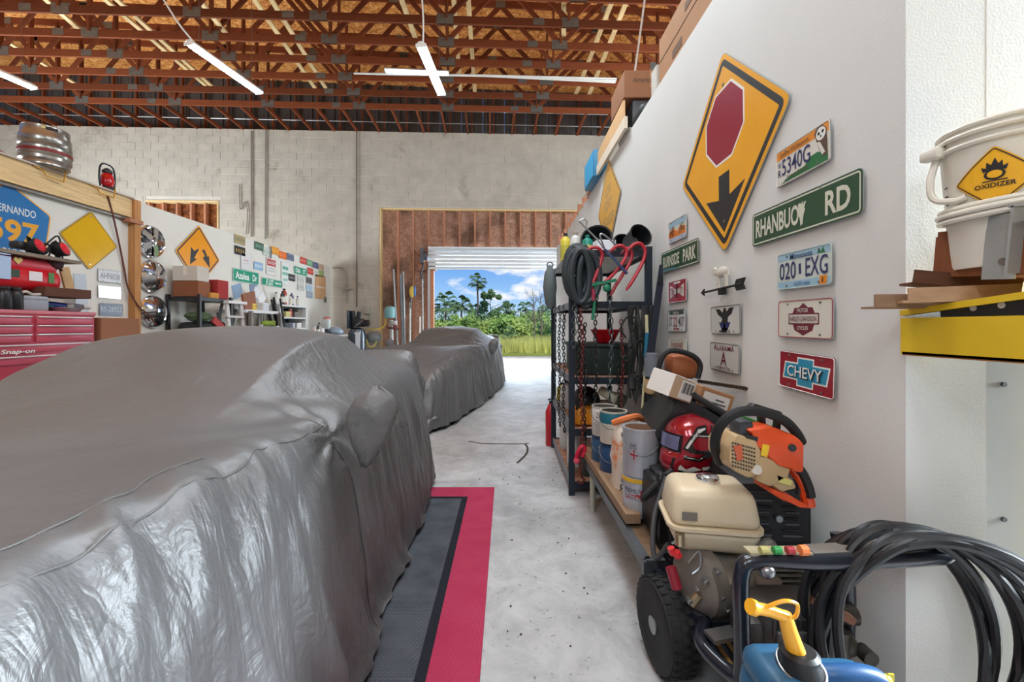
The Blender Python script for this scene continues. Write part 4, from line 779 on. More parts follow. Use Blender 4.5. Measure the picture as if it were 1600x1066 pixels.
# ---------------------------------------------------------------- orange chainsaw on the muffler
CSY = 1.43
def S(px, py, d=0): return pt(px, py, CSY+d)
t = thing('chainsaw', 'orange and tan chainsaw lying on the black muffler of the pressure washer', 'chainsaw', tuple(S(1200, 800)))
OR_ = mat('saw_orange', (222, 78, 30), .4, var=.08, vs=14); TAN = mat('saw_tan', (190, 160, 118), .5, var=.1, vs=16)
def slab(poly, d0, d1, name, m, bev=.008, par=t):
    """A side profile sighted in the picture, given its real depth and rounded edges."""
    bm = bmesh.new(); f0 = [bm.verts.new(S(x, y, d0)) for x, y in poly]; f1 = [bm.verts.new(S(x, y, d0)+Vector((0, d1-d0, 0))) for x, y in poly]; n = len(poly)
    bm.faces.new(f0); bm.faces.new(f1[::-1])
    for i in range(n): bm.faces.new((f0[i], f1[i], f1[(i+1) % n], f0[(i+1) % n]))
    if bev: bmesh.ops.bevel(bm, geom=bm.edges[:]+bm.verts[:], offset=bev, segments=2, profile=.5, affect='EDGES', clamp_overlap=True)
    bm.verts.index_update(); q = MB(); q.add([v.co for v in bm.verts], [[v.index for v in f.verts] for f in bm.faces]); bm.free(); return q.build(name, m, par, sharp=40)
slab([(1140, 700), (1152, 680), (1182, 688), (1190, 708), (1186, 745), (1170, 748), (1150, 738), (1139, 722)], -.06, .09, 'starter_cover', TAN)
for i in range(9):
    for j in range(7):
        x, y = 1145+i*4.2, 692+j*6+i*1.2
        if (y-745) < (x-1145)*.05 and i+j < 13: b = MB(); b.cyl(S(x, y, -.0605), S(x, y, -.063), .0032, n=6); b.build('vent_hole', M_BLK, t)
slab([(1147, 698), (1160, 695), (1162, 718), (1152, 722)], -.064, -.058, 'logo_plate', P((206, 96, 60), .5), .002)
slab([(1168, 700), (1188, 690), (1215, 706), (1238, 726), (1232, 748), (1205, 762), (1182, 752)], -.05, .10, 'crankcase', TAN)
slab([(1168, 672), (1210, 668), (1246, 682), (1259, 694), (1258, 742), (1240, 738), (1218, 728), (1190, 712), (1186, 690)], -.055, .10, 'top_cover', OR_, .014)
b = MB(); b.cyl(S(1238, 700, -.055), S(1238, 700, -.062), .012, n=16); b.build('cover_screw', M_BLK, t)
slab([(1192, 694), (1203, 696), (1199, 715), (1189, 712)], -.0575, -.054, 'warning_label', P((240, 196, 40), .5), .001)
b = MB(); b.cyl(S(1182, 734, -.045), S(1182, 734, -.065), .016, n=14); b.build('oil_cap', P((206, 202, 190), .4), t)
slab([(1212, 738), (1240, 750), (1246, 764), (1222, 770), (1206, 758)], -.045, .08, 'rear_tank', TAN); slab([(1214, 742), (1238, 752), (1236, 760), (1216, 754)], -.05, -.044, 'tank_label', P((214, 204, 120), .5), .001)
slab([(1208, 764), (1236, 776), (1262, 790), (1264, 796), (1250, 793), (1222, 782), (1206, 772)], -.04, .07, 'rear_plate', OR_, .006)
b = MB(); b.tube(spline([S(1230, 724, .0), S(1246, 742, .0), S(1258, 766, .0), S(1264, 790, .0)], 6), [.018]*12+[.02]*7, 10); b.build('rear_handle', OR_, t)
b = MB(); b.tube(spline([S(1236, 722, -.012), S(1252, 738, -.012), S(1262, 760, -.012), S(1266, 776, -.012)], 6), .0165, 10); b.build('rear_grip', M_BLK, t); b = MB(); b.tube(spline([S(1243, 748, 0), S(1248, 762, 0), S(1246, 774, 0)], 4), .007, 7); b.build('trigger', M_BLK, t)
b = MB(); b.tube(spline([S(1124, 722, .05), S(1117, 700, .0), S(1121, 674, -.05), S(1136, 654, -.07), S(1160, 643, -.07), S(1195, 645, -.06), S(1226, 658, -.03), S(1244, 676, .0), S(1252, 690, .03)], 7), .016, 10); b.build('front_handle', M_RUB, t)
slab([(1166, 642), (1180, 631), (1222, 644), (1219, 652), (1184, 642), (1170, 650)], .02, .05, 'hand_guard', M_BLK, .003); slab([(1218, 644), (1223, 645), (1220, 672), (1214, 672)], .02, .05, 'hand_guard', M_BLK, .003); slab([(1188, 640), (1196, 642), (1198, 668), (1191, 668)], .02, .05, 'hand_guard', M_BLK, .003)
slab([(1166, 652), (1212, 668), (1208, 676), (1168, 664)], .04, .09, 'green_cover', P((36, 140, 50), .45), .003)
b = MB(); b.rbox(S(1158, 672, .0), (.05, .07, .075), .012); b.build('filter_knob', mat('slate_plastic', (62, 66, 74), .5), t); b = MB(); b.tube([S(1173, 694, -.05), S(1172, 684, -.05)], .006, 7); b.bar(S(1164, 682, -.05), S(1182, 686, -.05), .016, .014); b.build('pull_grip', M_BLK, t)

# ---------------------------------------------------------------- pressure washer
t = thing('pressure_washer', 'petrol pressure washer with a cream fuel tank and black tube frame, nearest the camera', 'pressure washer', (.82, 1.40, 0)); PWR = t
FRM = mat('frame_paint', (26, 31, 42), .28, .1, var=.12, coat=.3)
EY = 1.56
# wheel with tread blocks
wc = Vector((.578, 1.555, .162)); RW = Matrix.Rotation(PI/2, 3, 'Y') @ Matrix.Rotation(.0, 3, 'Z'); Rz = Matrix.Rotation(math.radians(6), 3, 'Z')
RT = Rz @ RW
b = MB(); b.lathe([(.095, -.045), (.13, -.052), (.148, -.046), (.156, -.028), (.158, 0), (.156, .028), (.148, .046), (.13, .052), (.095, .045)], wc, 40, RT); wh = b.build('wheel', M_RUB, t)
b = MB()
for i in range(30):
    a = 2*PI*i/30
    for j, off in ((-.03, .5), (0, 0), (.03, .5)):
        q = a+off*2*PI/30; c = wc+RT @ Vector((.156*math.cos(q), .156*math.sin(q), j)); b.box(c, (.008, .02, .024), RT @ Matrix.Rotation(q, 3, 'Z'))
b.build('tread', mat('tread', (28, 28, 29), .8), wh, sharp=0)
b = MB(); b.lathe([(.03, -.02), (.06, -.028), (.09, -.040), (.098, -.046), (.098, .046), (.09, .04), (.06, .02), (.03, .02)], wc, 32, RT); b.build('rim', mat('rim_black', (32, 33, 36), .35, .3), wh)
b = MB(); b.lathe([(.03, -.05), (.03, .03), (.012, .034)], wc, 16, RT); b.build('hub', M_STEEL, wh)
b = MB(); b.cyl((.60, 1.555, .172), (1.08, 1.60, .172), .014); b.build('axle', M_STEEL, t)
# base plate and slats, engine
b = MB(); b.rbox((.83, 1.50, .225), (.40, .46, .02), .004); b.build('base_plate', FRM, t)
for i in range(3): b = MB(); b.box((.665+.035*i, 1.26, .247), (.012, .20, .006)); b.build('plate_slot', mat('brass', (150, 120, 70), .4, .5), t)
b = MB(); b.bar(pt(1108, 996, 1.30), pt(1150, 988, 1.32), .05, .012); b.build('bracket', M_STEEL, t)
EN = mat('engine_cast', (138, 132, 122), .5, .6, var=.25, vs=18, bump=.2, bs=60)
b = MB(); b.rbox((.80, 1.56, .34), (.26, .26, .22), .03, Matrix.Rotation(.35, 3, 'X')); b.rbox((.90, 1.60, .38), (.2, .2, .16), .02, Matrix.Rotation(-.5, 3, 'Y')); b.build('engine_block', EN, t)
b = MB(); b.lathe([(.10, 0), (.115, .01), (.11, .06), (.07, .09), (.03, .095)], (.71, 1.50, .36), 26, Matrix.Rotation(-PI/2, 3, 'Y') @ Matrix.Rotation(.3, 3, 'X')); b.build('recoil_cover', mat('recoil', (128, 122, 114), .5, .4, var=.2), t)
for i in range(7): b = MB(); b.box((.93, 1.50, .32+.018*i), (.15, .14, .006)); b.build('cooling_fin', EN, t, sharp=0)
b = MB(); b.tube(spline([(.78, 1.42, .46), (.80, 1.40, .40), (.76, 1.39, .33), (.80, 1.40, .27)], 5), .022, 9); b.build('oil_filler', EN, t)
b = MB(); b.cyl(pt(1058, 920, 1.44), pt(1048, 886, 1.46), .018, n=10); b.build('red_tag', P((136, 26, 44), .4), t)
b = MB(); b.cyl(pt(1056, 862, 1.45), pt(1060, 870, 1.45), .014); b.cyl(pt(1048, 856, 1.45), pt(1052, 866, 1.45), .012); b.build('red_valve', P((206, 40, 44), .4), t)
for p, q in ((pt(1062, 852, 1.46), pt(1062, 834, 1.46)), (pt(1080, 945, 1.40), pt(1092, 930, 1.40))): b = MB(); b.cyl(p, q, .016, n=10); b.build('brass_fitting', mat('fitting', (176, 160, 130), .3, .8), t)
for x, y, r in ((1100, 905, .02), (1126, 930, .016), (1086, 918, .016), (1118, 890, .018), (1134, 950, .018), (1074, 935, .018)): b = MB(); b.lathe([(.001, 0), (r*.5, 0), (r*.5, .02), (r*.3, .024)][::-1], pt(x, y, 1.40), 6, Matrix.Rotation(PI/2, 3, 'X')); b.build('bolt_head', M_STEEL, t)
b = MB(); b.tube(spline([pt(1075, 880, 1.42), pt(1092, 862, 1.42), pt(1095, 884, 1.41), pt(1082, 897, 1.41)], 5), .004, 6); b.tube([pt(1050, 850, 1.5), pt(1080, 826, 1.5)], .005, 6); b.build('control_rod', M_STEEL, t)
# fuel tank: a rounded two part box with a waist flange and a cap
TK = mat('tank_cream', (212, 196, 166), .38, var=.05, vs=5, stain=((176, 140, 96), 4, .66)); tc_ = Vector((.735, 1.56, .565)); RK_ = Matrix.Rotation(math.radians(-10), 3, 'Z')
b = MB(); b.rbox(tc_+Vector((0, 0, .055)), (.30, .24, .13), .035, RK_, 4, (.86, .84)); b.build('fuel_tank', TK, t, sharp=60)
b = MB(); b.M = Matrix.Translation(tc_) @ RK_.to_4x4(); b.prism(rrect(.315, .255, .05, 6), -.018, -.006); b.M = None; b.build('tank_flange', TK, t)
b = MB()
R180 = RK_ @ Matrix.Rotation(PI, 3, 'X'); b.rbox(tc_+Vector((0, 0, -.06)), (.31, .25, .09), .03, R180, 3, (.74, .72)); b.build('tank_bottom', TK, t, sharp=60)
cp = tc_+RK_ @ Vector((.0, .0, .118)); b = MB(); b.lathe([(.040, 0), (.042, .008), (.038, .02), (.028, .022), (.020, .026), (.006, .026)], cp, 24); b.build('fuel_cap', M_CHR, t)
b = MB(); b.box(tc_+RK_ @ Vector((-.09, -.1225, .035)), (.05, .002, .028), RK_); b.build('tank_label', P((120, 112, 104), .5), t, sharp=0)
# muffler box with slots
mc = Vector((.985, 1.67, .56)); RM = Matrix.Rotation(math.radians(-4), 3, 'Z'); MU = mat('muffler_black', (30, 31, 34), .55, .2, var=.2)
b = MB(); b.rbox(mc, (.25, .25, .235), .008, RM); b.build('muffler_box', MU, t)
b = MB(); b.rbox(mc+RM @ Vector((0, -.128, 0)), (.22, .012, .18), .006, RM); b.build('muffler_front', mat('muffler_front', (40, 41, 45), .5, .2), t)
for i in range(7):
    for sx in (-.055, .05): b = MB(); b.rbox(mc+RM @ Vector((sx, -.137, -.066+.021*i)), (.07 if abs(i-3) > 1 else .05, .008, .009), .003, RM, 1); b.build('vent_slot', P((12, 12, 13), .6) if i % 2 else mat('slot_lit', (72, 73, 78), .4, .3), t)
b = MB(); b.cyl(mc+RM @ Vector((0, -.14, 0)), mc+RM @ Vector((0, -.15, 0)), .012); b.build('muffler_bolt', M_STEEL, t)
b = MB(); b.rbox((.99, 1.80, .62), (.22, .14, .08), .02, Matrix.Rotation(.3, 3, 'X')); b.build('air_cleaner', M_BLK, t)
# pump
PU = mat('pump_cast', (74, 72, 70), .5, .5, var=.25, vs=20, bump=.2, bs=60); pc = Vector((.845, 1.30, .345))
b = MB(); b.rbox(pc, (.20, .14, .15), .015); b.rbox(pc+Vector((-.11, 0, -.02)), (.06, .12, .12), .02); b.build('pump_body', PU, t)
for i in range(10): b = MB(); b.box(pc+Vector((-.075+.0145*i, -.071, .035)), (.006, .012, .05)); b.build('pump_fin', PU, t, sharp=0)
for i in range(7): b = MB(); b.box(pc+Vector((.06, -.072, .055-.019*i)), (.075, .012, .007)); b.build('pump_fin', PU, t, sharp=0)
b = MB(); b.rbox(pc+Vector((-.02, -.075, -.015)), (.10, .02, .085), .008); b.build('pump_cover', mat('pump_cover', (88, 86, 84), .5, .4), t)
b = MB(); b.cyl(pc+Vector((.11, 0, .03)), pc+Vector((.21, -.01, .03)), .028); b.cyl(pc+Vector((.15, -.03, .0)), pc+Vector((.15, -.03, -.08)), .024); b.cyl(pc+Vector((.21, -.03, -.06)), pc+Vector((.21, -.07, -.06)), .022); b.ball(pc+Vector((.17, -.02, -.05)), .035); b.build('pump_manifold', mat('manifold', (66, 60, 54), .45, .6, var=.3, vs=20), t)
b = MB(); b.bar(pc+Vector((.04, -.05, .11)), pc+Vector((.16, -.06, .05)), .03, .02); b.build('rusty_bracket', P((116, 74, 52), .7), t)
# tube frame
TY = 1.17; zt = .605; r_ = .0215
xl, xr = .645, 1.235
b = MB()
b.tube(spline([(xl+.005, TY+.23, .275), (xl-.045, TY+.14, .272), (xl-.01, TY+.02, .272), (xl, TY, .31), (xl, TY, .44), (xl, TY, .565), (xl+.035, TY, zt), (xl+.20, TY-.005, zt), (.95, TY-.01, zt+.004), (1.15, TY-.005, zt+.012), (xr-.02, TY+.01, zt+.014), (xr-.04, TY+.08, zt+.014), (xr-.09, TY+.12, zt-.0)], 8), r_, 12); b.build('frame_tube', FRM, t, sharp=60)
b = MB(); b.tube(spline([(1.05, TY+.18, zt-.01), (1.055, TY+.15, .46), (1.055, TY+.15, .32), (1.04, TY+.15, .27), (.95, TY+.16, .25), (.80, TY+.20, .245)], 8), r_, 12); b.build('frame_tube', FRM, t, sharp=60)
b = MB(); b.tube([(.955, TY+.06, zt-.005), (.955, TY+.06, .50), (.955, TY+.06, .49)], [.019, .021, .012], 12); b.build('foot_grip', FRM, t)
b = MB(); b.tube(spline([(xl+.01, TY+.23, .275), (.62, 1.58, .25), (.62, 1.75, .25)], 6), r_, 10); b.build('base_rail', FRM, t); b = MB(); b.tube([(1.06, TY+.15, .27), (1.08, 1.75, .26)], r_, 10); b.build('base_rail', FRM, t)
b = MB(); b.ball((xl+.062, TY-.012, zt-.022), (.022, .02, .02)); b.build('clip', M_STEEL, t)
b = MB(); b.box((1.03, TY+.022, zt+.028), (.37, .05, .006), Matrix.Rotation(-.05, 3, 'Y')); b.build('top_plate', mat('plate_alu', (150, 146, 140), .4, .5, var=.15), t, sharp=0)
b = MB(); b.box((.75, TY+.01, zt+.022), (.17, .04, .008)); b.build('tip_holder', mat('holder', (170, 160, 130), .5), t, sharp=0)
for i, c in enumerate(((170, 164, 100), (40, 140, 70), (160, 40, 50), (230, 130, 70))): b = MB(); b.cyl((.69+.036*i, TY-.01, zt+.034), (.71+.036*i, TY-.01, zt+.034), .011 if i < 3 else .014, n=10); b.build('spray_tip', P(c, .5), t)
# ---------------------------------------------------------------- hose coil, jerry can, block
HO = mat('hose_black', (24, 25, 28), .42, 0, var=.1)
t = thing('hose_coil', 'thick coil of black hose draped over the right end of the washer frame', 'hose', (1.10, 1.06, 0)); ra = random.Random(9)
for i in range(11):
    k = i/10; w = .215+.09*k+ra.uniform(-.012, .012); h = .33+.03*k; cx = 1.07+.055*k; cy = 1.205-.013*i; cz = .385-.01*k
    pts = []
    for j in range(26):
        a = 2*PI*j/26; x = cx+w*math.cos(a)*(1 if math.cos(a) > 0 else .86); z = cz+h*math.sin(a)*(.92 if math.sin(a) > 0 else 1.02); y = cy-.06*math.cos(a)+.03*math.sin(2*a+i); pts.append((x+.012*math.sin(a*3+i), y, max(.02+.005*i, z)))
    b = MB(); b.tube(spline(pts, 2, True), .0125, 8, closed=True); b.build('hose_loop', HO, t)
t = thing('jerry_can', 'blue plastic fuel can with a yellow spout in front of the washer', 'fuel can', (.80, .92, .20)); JB = mat('can_blue', (38, 88, 122), .42, var=.06)
b = MB(); b.rbox((.675, .915, .355), (.29, .18, .27), .045, None, 4); b.build('body', JB, t, sharp=60)
b = MB(); b.rbox((.60, .915, .492), (.13, .15, .07), .03, Matrix.Rotation(.0, 3, 'Y'), 3); b.build('shoulder', JB, t, sharp=60)
b = MB(); b.tube(spline([(.66, .915, .50), (.70, .905, .508), (.75, .905, .508), (.795, .905, .49), (.80, .905, .44)], 6), .022, 10); b.build('handle', mat('can_blue_grip', (30, 78, 126), .4), t, sharp=60)
b = MB(); b.lathe([(.042, 0), (.044, .012), (.036, .03), (.038, .042), (.030, .048)], (.622, .905, .515), 20); b.build('collar', M_BLK, t); b = MB(); b.ring((.622, .90, .532), .044, .003, Matrix.Rotation(.3, 3, 'X')); b.build('collar_wire', M_STEEL, t)
SY = mat('spout_yellow', (236, 170, 36), .4, var=.05); b = MB(); b.tube([(.622, .905, .535), (.600, .903, .60), (.588, .90, .640)], [.020, .016, .0135], 14); b.tube([(.588, .90, .636), (.548, .89, .655), (.512, .88, .668)], [.012, .0115, .012], 12); b.tube([(.513, .88, .667), (.502, .878, .672)], [.0155, .0155], 14); b.build('spout', SY, t)
b = MB(); b.tube(spline([(.545, .885, .668), (.57, .875, .685), (.60, .88, .675), (.605, .89, .645), (.595, .895, .635)], 5), .004, 6); b.build('cap_strap', SY, t); b = MB(); b.ball((.80, .90, .50), (.014, .012, .014), 8, 6); b.box((.812, .9, .505), (.012, .004, .02)); b.build('vent_cap', P((206, 190, 50), .4), t)
t = thing('wooden_block', 'reddish wooden box on the floor behind the blue fuel can', 'box', (.70, .97, 0)); WB = wood('red_wood', (138, 78, 46), (3, 10, 10)); b = MB(); b.rbox((.76, .96, .095), (.42, .30, .19), .004); b.build('box_body', WB, t); b = MB(); b.box((.76, .808, .16), (.42, .006, .04)); b.build('batten', WB, t)

# ---------------------------------------------------------------- yellow shelf at the right with a bucket and wood
YS = mat('yellow_paint', (222, 186, 34), .45, 0, var=.08, vs=6, stain=((110, 70, 30), 13, .70))
t = thing('yellow_shelf', 'chipped yellow steel shelf at the right edge beside the wall end', 'shelf', (1.4, .75, 1.17))
b = MB(); b.box((1.145, .72, 1.222), (.006, 1.03, .104)); b.box((1.45, 1.232, 1.222), (.60, .006, .104)); b.build('side_skirt', YS, t, sharp=0)
b = MB(); b.bar((1.148, 1.23, 1.172), (1.148, .2, 1.172), .012, .01); b.build('rolled_edge', mat('rust_edge', (140, 88, 34), .7, var=.3, vs=30), t, sharp=0)
b = MB(); b.box((1.45, .72, 1.268), (.6, 1.03, .012)); b.build('shelf_deck', mat('deck_dark', (40, 42, 46), .5, .3), t, sharp=0)
b = MB(); b.bar((1.150, 1.235, 1.288), (1.150, .30, 1.385), .02, .016); b.build('lid_edge', YS, t, sharp=0)
b = MB(); b.add([(1.155, 1.235, 1.292), (1.155, .30, 1.389), (1.75, .30, 1.389), (1.75, 1.235, 1.292), (1.155, 1.235, 1.298), (1.155, .30, 1.395), (1.75, .30, 1.395), (1.75, 1.235, 1.298)], [(0, 1, 2, 3), (4, 5, 6, 7), (0, 1, 5, 4), (1, 2, 6, 5), (2, 3, 7, 6), (3, 0, 4, 7)]); b.build('lid', YS, t, sharp=0)
b = MB(); b.bar((1.153, 1.13, 1.285), (1.153, .3, 1.34), .004, .05); b.build('perforated_bar', M_BLK, t, sharp=0)
for y in (1.05, .99, .93, .87, .81): b = MB(); b.cyl((1.152, y, 1.29+.066*(1.13-y)), (1.150, y, 1.29+.066*(1.13-y)), .008, n=10); b.build('bar_hole', P((190, 186, 176), .6), t)
b = MB(); b.box((1.60, 1.18, .585), (.06, .10, 1.17)); b.build('upright', YS, t, sharp=0)  # leg added out of view to shade the wall end below the shelf
BRW = wood('cigar_box', (134, 80, 48), (8, 8, 2))
t = thing('wooden_box', 'open brown wooden box holding the white bucket', 'box', (1.30, 1.0, 1.36)); 
for c, d in (((1.31, .85, 1.43), (.30, .012, .12)), ((1.165, 1.0, 1.43), (.012, .30, .12)), ((1.46, 1.0, 1.43), (.012, .30, .12)), ((1.31, 1.15, 1.43), (.30, .012, .12)), ((1.31, 1.0, 1.376), (.30, .30, .01))): b = MB(); b.box(c, d, Matrix.Rotation(math.radians(5), 3, 'X')); b.build('side', BRW, t, sharp=0)
t = thing('metal_bracket', 'galvanised U bracket hooked over the front of the brown box', 'bracket', (1.15, .98, 1.37)); ZN = mat('zinc', (176, 180, 178), .4, .6, var=.2, vs=12); R = Matrix.Rotation(math.radians(5), 3, 'X')
b = MB(); b.box((1.152, .992, 1.435), (.006, .066, .15), R); b.build('plate', ZN, t, sharp=0); b = MB(); b.box((1.145, .958, 1.445), (.03, .006, .15), R); b.box((1.145, .935, 1.518), (.03, .05, .006), R); b.build('flange', ZN, t, sharp=0); b = MB(); b.cyl((1.149, .985, 1.40), (1.146, .985, 1.40), .009, n=12); b.build('bolt_hole', P((110, 100, 90), .6), t)
BUW = mat('bucket_white', (224, 218, 204), .35, var=.05)
t = thing('bucket', 'white plastic bucket with a yellow OXIDIZER diamond label on the yellow shelf', 'bucket', (1.242, 1.06, 1.395)); bc = (1.242, 1.06, 1.395)
b = MB(); b.lathe([(.094, 0), (.096, .008), (.116, .30), (.118, .345), (.112, .345), (.092, .012)], bc, 44); b.build('tub', BUW, t)
for z, r in ((.30, .120), (.325, .122), (.345, .119)): b = MB(); b.ring((bc[0], bc[1], bc[2]+z), r, .006, None, 40, 8); b.build('rim_ring', BUW, t)
for z, r in ((.135, .116), (.15, .119), (.162, .114)): b = MB(); b.ring((bc[0]-.004, bc[1]-.004, bc[2]+z), r, .007, Matrix.Rotation(-.12, 3, 'Y'), 40, 8); b.build('lower_rim', BUW, t)
b = MB(); b.tube(spline([(bc[0]-.110, bc[1]+.06, 1.69), (bc[0]-.128, bc[1]+.06, 1.63), (bc[0]-.128, bc[1]+.05, 1.58), (bc[0]-.115, bc[1]+.01, 1.565), (bc[0]-.108, bc[1]-.01, 1.57)], 6), .008, 8); b.build('strap_handle', BUW, t); b = MB(); b.rbox((bc[0]-.122, bc[1]+.06, 1.70), (.03, .05, .03), .008); b.build('ear', BUW, t)
a0 = math.radians(-148)
def wrapm(o, a0, zc, rf):
    me = o.data; inv = WX[t.name].inverted(); bm = bmesh.new(); bm.from_mesh(me); bmesh.ops.triangulate(bm, faces=bm.faces)
    for _ in range(3):
        ee = [e for e in bm.edges if e.calc_length() > .012]
        if not ee: break
        bmesh.ops.subdivide_edges(bm, edges=ee, cuts=1); bmesh.ops.triangulate(bm, faces=bm.faces)
    bm.to_mesh(me); bm.free()
    for v in me.vertices:
        q = WX[t.name] @ v.co; r = .096+.020*(zc+q.y-bc[2]-.008)/.292+rf+q.z; a = a0+q.x/.111; v.co = inv @ Vector((bc[0]+r*math.cos(a), bc[1]+r*math.sin(a), zc+q.y))
I4 = Matrix.Identity(4); zc = 1.60
def blay(poly, z, m, name): b = MB(); b.add([(x, y, z) for x, y in poly], [tuple(range(len(poly)))]); o = b.build(name, m, t, sharp=0); wrapm(o, a0, zc, .0032); return o
OY = P((240, 178, 24), .45); BKK = P((30, 28, 28), .5)
blay(dia(.074, .006), .0, OY, 'hazard_label'); o = outline_ring(t, I4, dia(.070, .006), .0022, 3, BKK, 'label_border'); wrapm(o, a0, zc, .0032)
blay([(.017*math.cos(i*PI/8)-.0, -.002+.010+.013*math.sin(i*PI/8)) for i in range(16)], .0012, BKK, 'flame_ring'); blay([(.012*math.cos(i*PI/8), .008+.009*math.sin(i*PI/8)) for i in range(16)], .002, OY, 'flame_ring')
blay([(-.018, .015), (-.021, .028), (-.013, .024), (-.012, .038), (-.005, .03), (.001, .046), (.006, .031), (.012, .038), (.013, .024), (.021, .028), (.018, .015), (.009, .018), (0, .021), (-.009, .018)], .0012, BKK, 'flame')
blay([(-.02, -.008), (.02, -.008), (.02, -.0055), (-.02, -.0055)], .0012, BKK, 'line')
for s_, y, h, w in (('OXIDIZER', -.017, .011, .066), ('5.1', -.05, .008, .014)): o = text(s_, I4, 0, y, h, w, BKK, t, .0012, bold=.02); wrapm(o, a0, zc, .0032)
for i in range(5): b = MB(); r = .0965+.0235*(.12+.02*i)/.345; a = math.radians(-205); b.box((bc[0]+r*math.cos(a), bc[1]+r*math.sin(a), bc[2]+.125+.022*i), (.003, .012, .002), Matrix.Rotation(a, 3, 'Z')); b.build('level_mark', BKK, t, sharp=0)
def strip(label, p, q, w, h, m, nm='timber_strip'): b = MB(); b.bar(p, q, w, h); o = b.build(nm, m, sharp=0); return tag(o, label, 'strip')
def angle_strip(label, p, q, w, m):
    t = thing('wooden_strip', label, 'strip', tuple((Vector(p)+Vector(q))/2)); b = MB(); b.bar(p, q, w, .006); b.build('flange', m, t, sharp=0)
    p2, q2 = Vector(p)+Vector((0, -w/2, .018)), Vector(q)+Vector((0, -w/2, .018)); b = MB(); b.bar(p2, q2, .006, .036); b.build('lip', m, t, sharp=0); return t
angle_strip('dark brown wooden moulding sticking out from the yellow shelf, topmost of three', (1.085, 1.16, 1.365), (1.30, 1.10, 1.335), .05, wood('dark_moulding', (92, 58, 40), (1, 10, 10)))
angle_strip('pale tan flat strip on the yellow shelf, middle of three', (1.06, 1.15, 1.315), (1.25, 1.06, 1.318), .05, wood('tan_strip', (186, 150, 116), (1, 10, 10)))
angle_strip('grey brown channel strip reaching furthest left from the yellow shelf', (1.015, 1.20, 1.302), (1.30, 1.16, 1.302), .05, wood('grey_strip', (150, 120, 94), (1, 10, 10)))

# ---------------------------------------------------------------- goods on the loft above the right wall
KB = (150, 104, 66)
t = carton('carton', 'large brown carton standing at the edge of the loft nearest the camera', 'box', (1.42, 2.55, 3.28), (.48, 1.5, .36), (164, 116, 74))
for c, d in (((1.179, 2.55, 3.28), (.003, 1.49, .006)), ((1.179, 2.72, 3.36), (.003, .20, .05)), ((1.179, 2.95, 3.18), (.003, .16, .06)), ((1.179, 2.35, 3.20), (.003, .12, .08)), ((1.179, 2.2, 3.37), (.003, .24, .03))): b = MB(); b.box(c, d); b.build('printed_mark', P((104, 72, 46), .8), t, sharp=0)
carton('carton', 'small white and black carton squeezed beside the large loft carton', 'box', (1.22, 3.42, 3.21), (.08, .12, .22), (196, 190, 180), tape=False)
b = MB(); b.rbox((1.46, 4.36, 3.27), (.5, .5, .34), .02); o = b.build('storage_box', mat('storage_black', (36, 38, 40), .5)); tag(o, 'dark storage box on the loft under the handwritten carton', 'box')
t = carton('carton', 'brown open carton with handwriting on its side in the middle of the loft', 'box', (1.40, 4.34, 3.58), (.55, .5, .26), (132, 88, 58)); Mx = frame((1.32, 4.089, 3.62), (1, 0, 0), (0, 0, 1), (0, -1, 0)); text('American', Mx, 0, 0, .05, .22, P((60, 44, 36), .7), t, 0, shear=.2)
strip('long pale cardboard sheet leaning along the loft edge', (1.13, 4.1, 3.34), (1.13, 6.2, 3.28), .02, .18, P((206, 166, 120), .8), 'cardboard_sheet')
strip('long white board lying below the cardboard on the loft edge', (1.12, 4.0, 3.17), (1.12, 6.1, 3.17), .03, .11, P((220, 206, 186), .7), 'white_board')
t = thing('plastic_crate', 'blue plastic crate on the loft edge beyond the cartons', 'crate', (1.2, 5.5, 3.1)); b = MB(); b.rbox((1.17, 5.55, 3.27), (.2, .6, .34), .01); b.build('crate_body', P((30, 110, 150), .5), t)
for i in range(8): b = MB(); b.box((1.065, 5.3+.07*i, 3.27), (.012, .02, .30)); b.build('rib', P((60, 150, 190), .5), t, sharp=0)
t = thing('black_bag', 'black bag and torn paper on the loft edge near the blue crate', 'bag', (1.22, 4.0, 3.1)); b = MB(); b.rbox((1.27, 3.9, 3.17), (.18, .30, .14), .05, None, 3); b.build('bag_body', mat('bag_black', (30, 30, 32), .6, bump=.3, bs=14), t); b = MB(); b.ball((1.19, 4.25, 3.13), (.05, .22, .05), 10, 7); b.build('paper', mat('crumpled_paper', (170, 166, 156), .8, bump=.8, bs=24), t)
# ---------------------------------------------------------------- left partition: signs
def ptX(px, py, X): Y = F*X/(px-CX); return Vector((X, Y, Z_(py, Y)))
BLU = refl((28, 112, 176), stain=((90, 160, 210), 5, .66)); AMB = refl((232, 166, 44))
M = FL(13, 350, 0); M.translation.y = 4.10; M.translation.z = 2.245
t = plate_thing(M, 'route_sign', 'blue five sided county route sign numbered 597 on the left wall', 'sign', rpoly([(0, .385), (.37, .16), (.30, -.385), (-.30, -.385), (-.37, .16)], .05))
pent = rpoly([(0, .385), (.37, .16), (.30, -.385), (-.30, -.385), (-.37, .16)], .05)
layer(t, M, ins(pent, .995), 1, BLU, 'face'); outline_ring(t, M, ins(pent, .965)[::1], .012, 2, AMB, 'border')
text('HERNANDO', M, .04, .135, .075, .37, WHT, t, .001, bold=.01); text('597', M, .035, -.07, .22, .44, AMB, t, .001, bold=.03); text('COUNTY', M, .03, -.28, .075, .31, WHT, t, .001, bold=.01)
M = FL(141, 376, math.radians(-2)); YB = refl((226, 176, 22), .16)
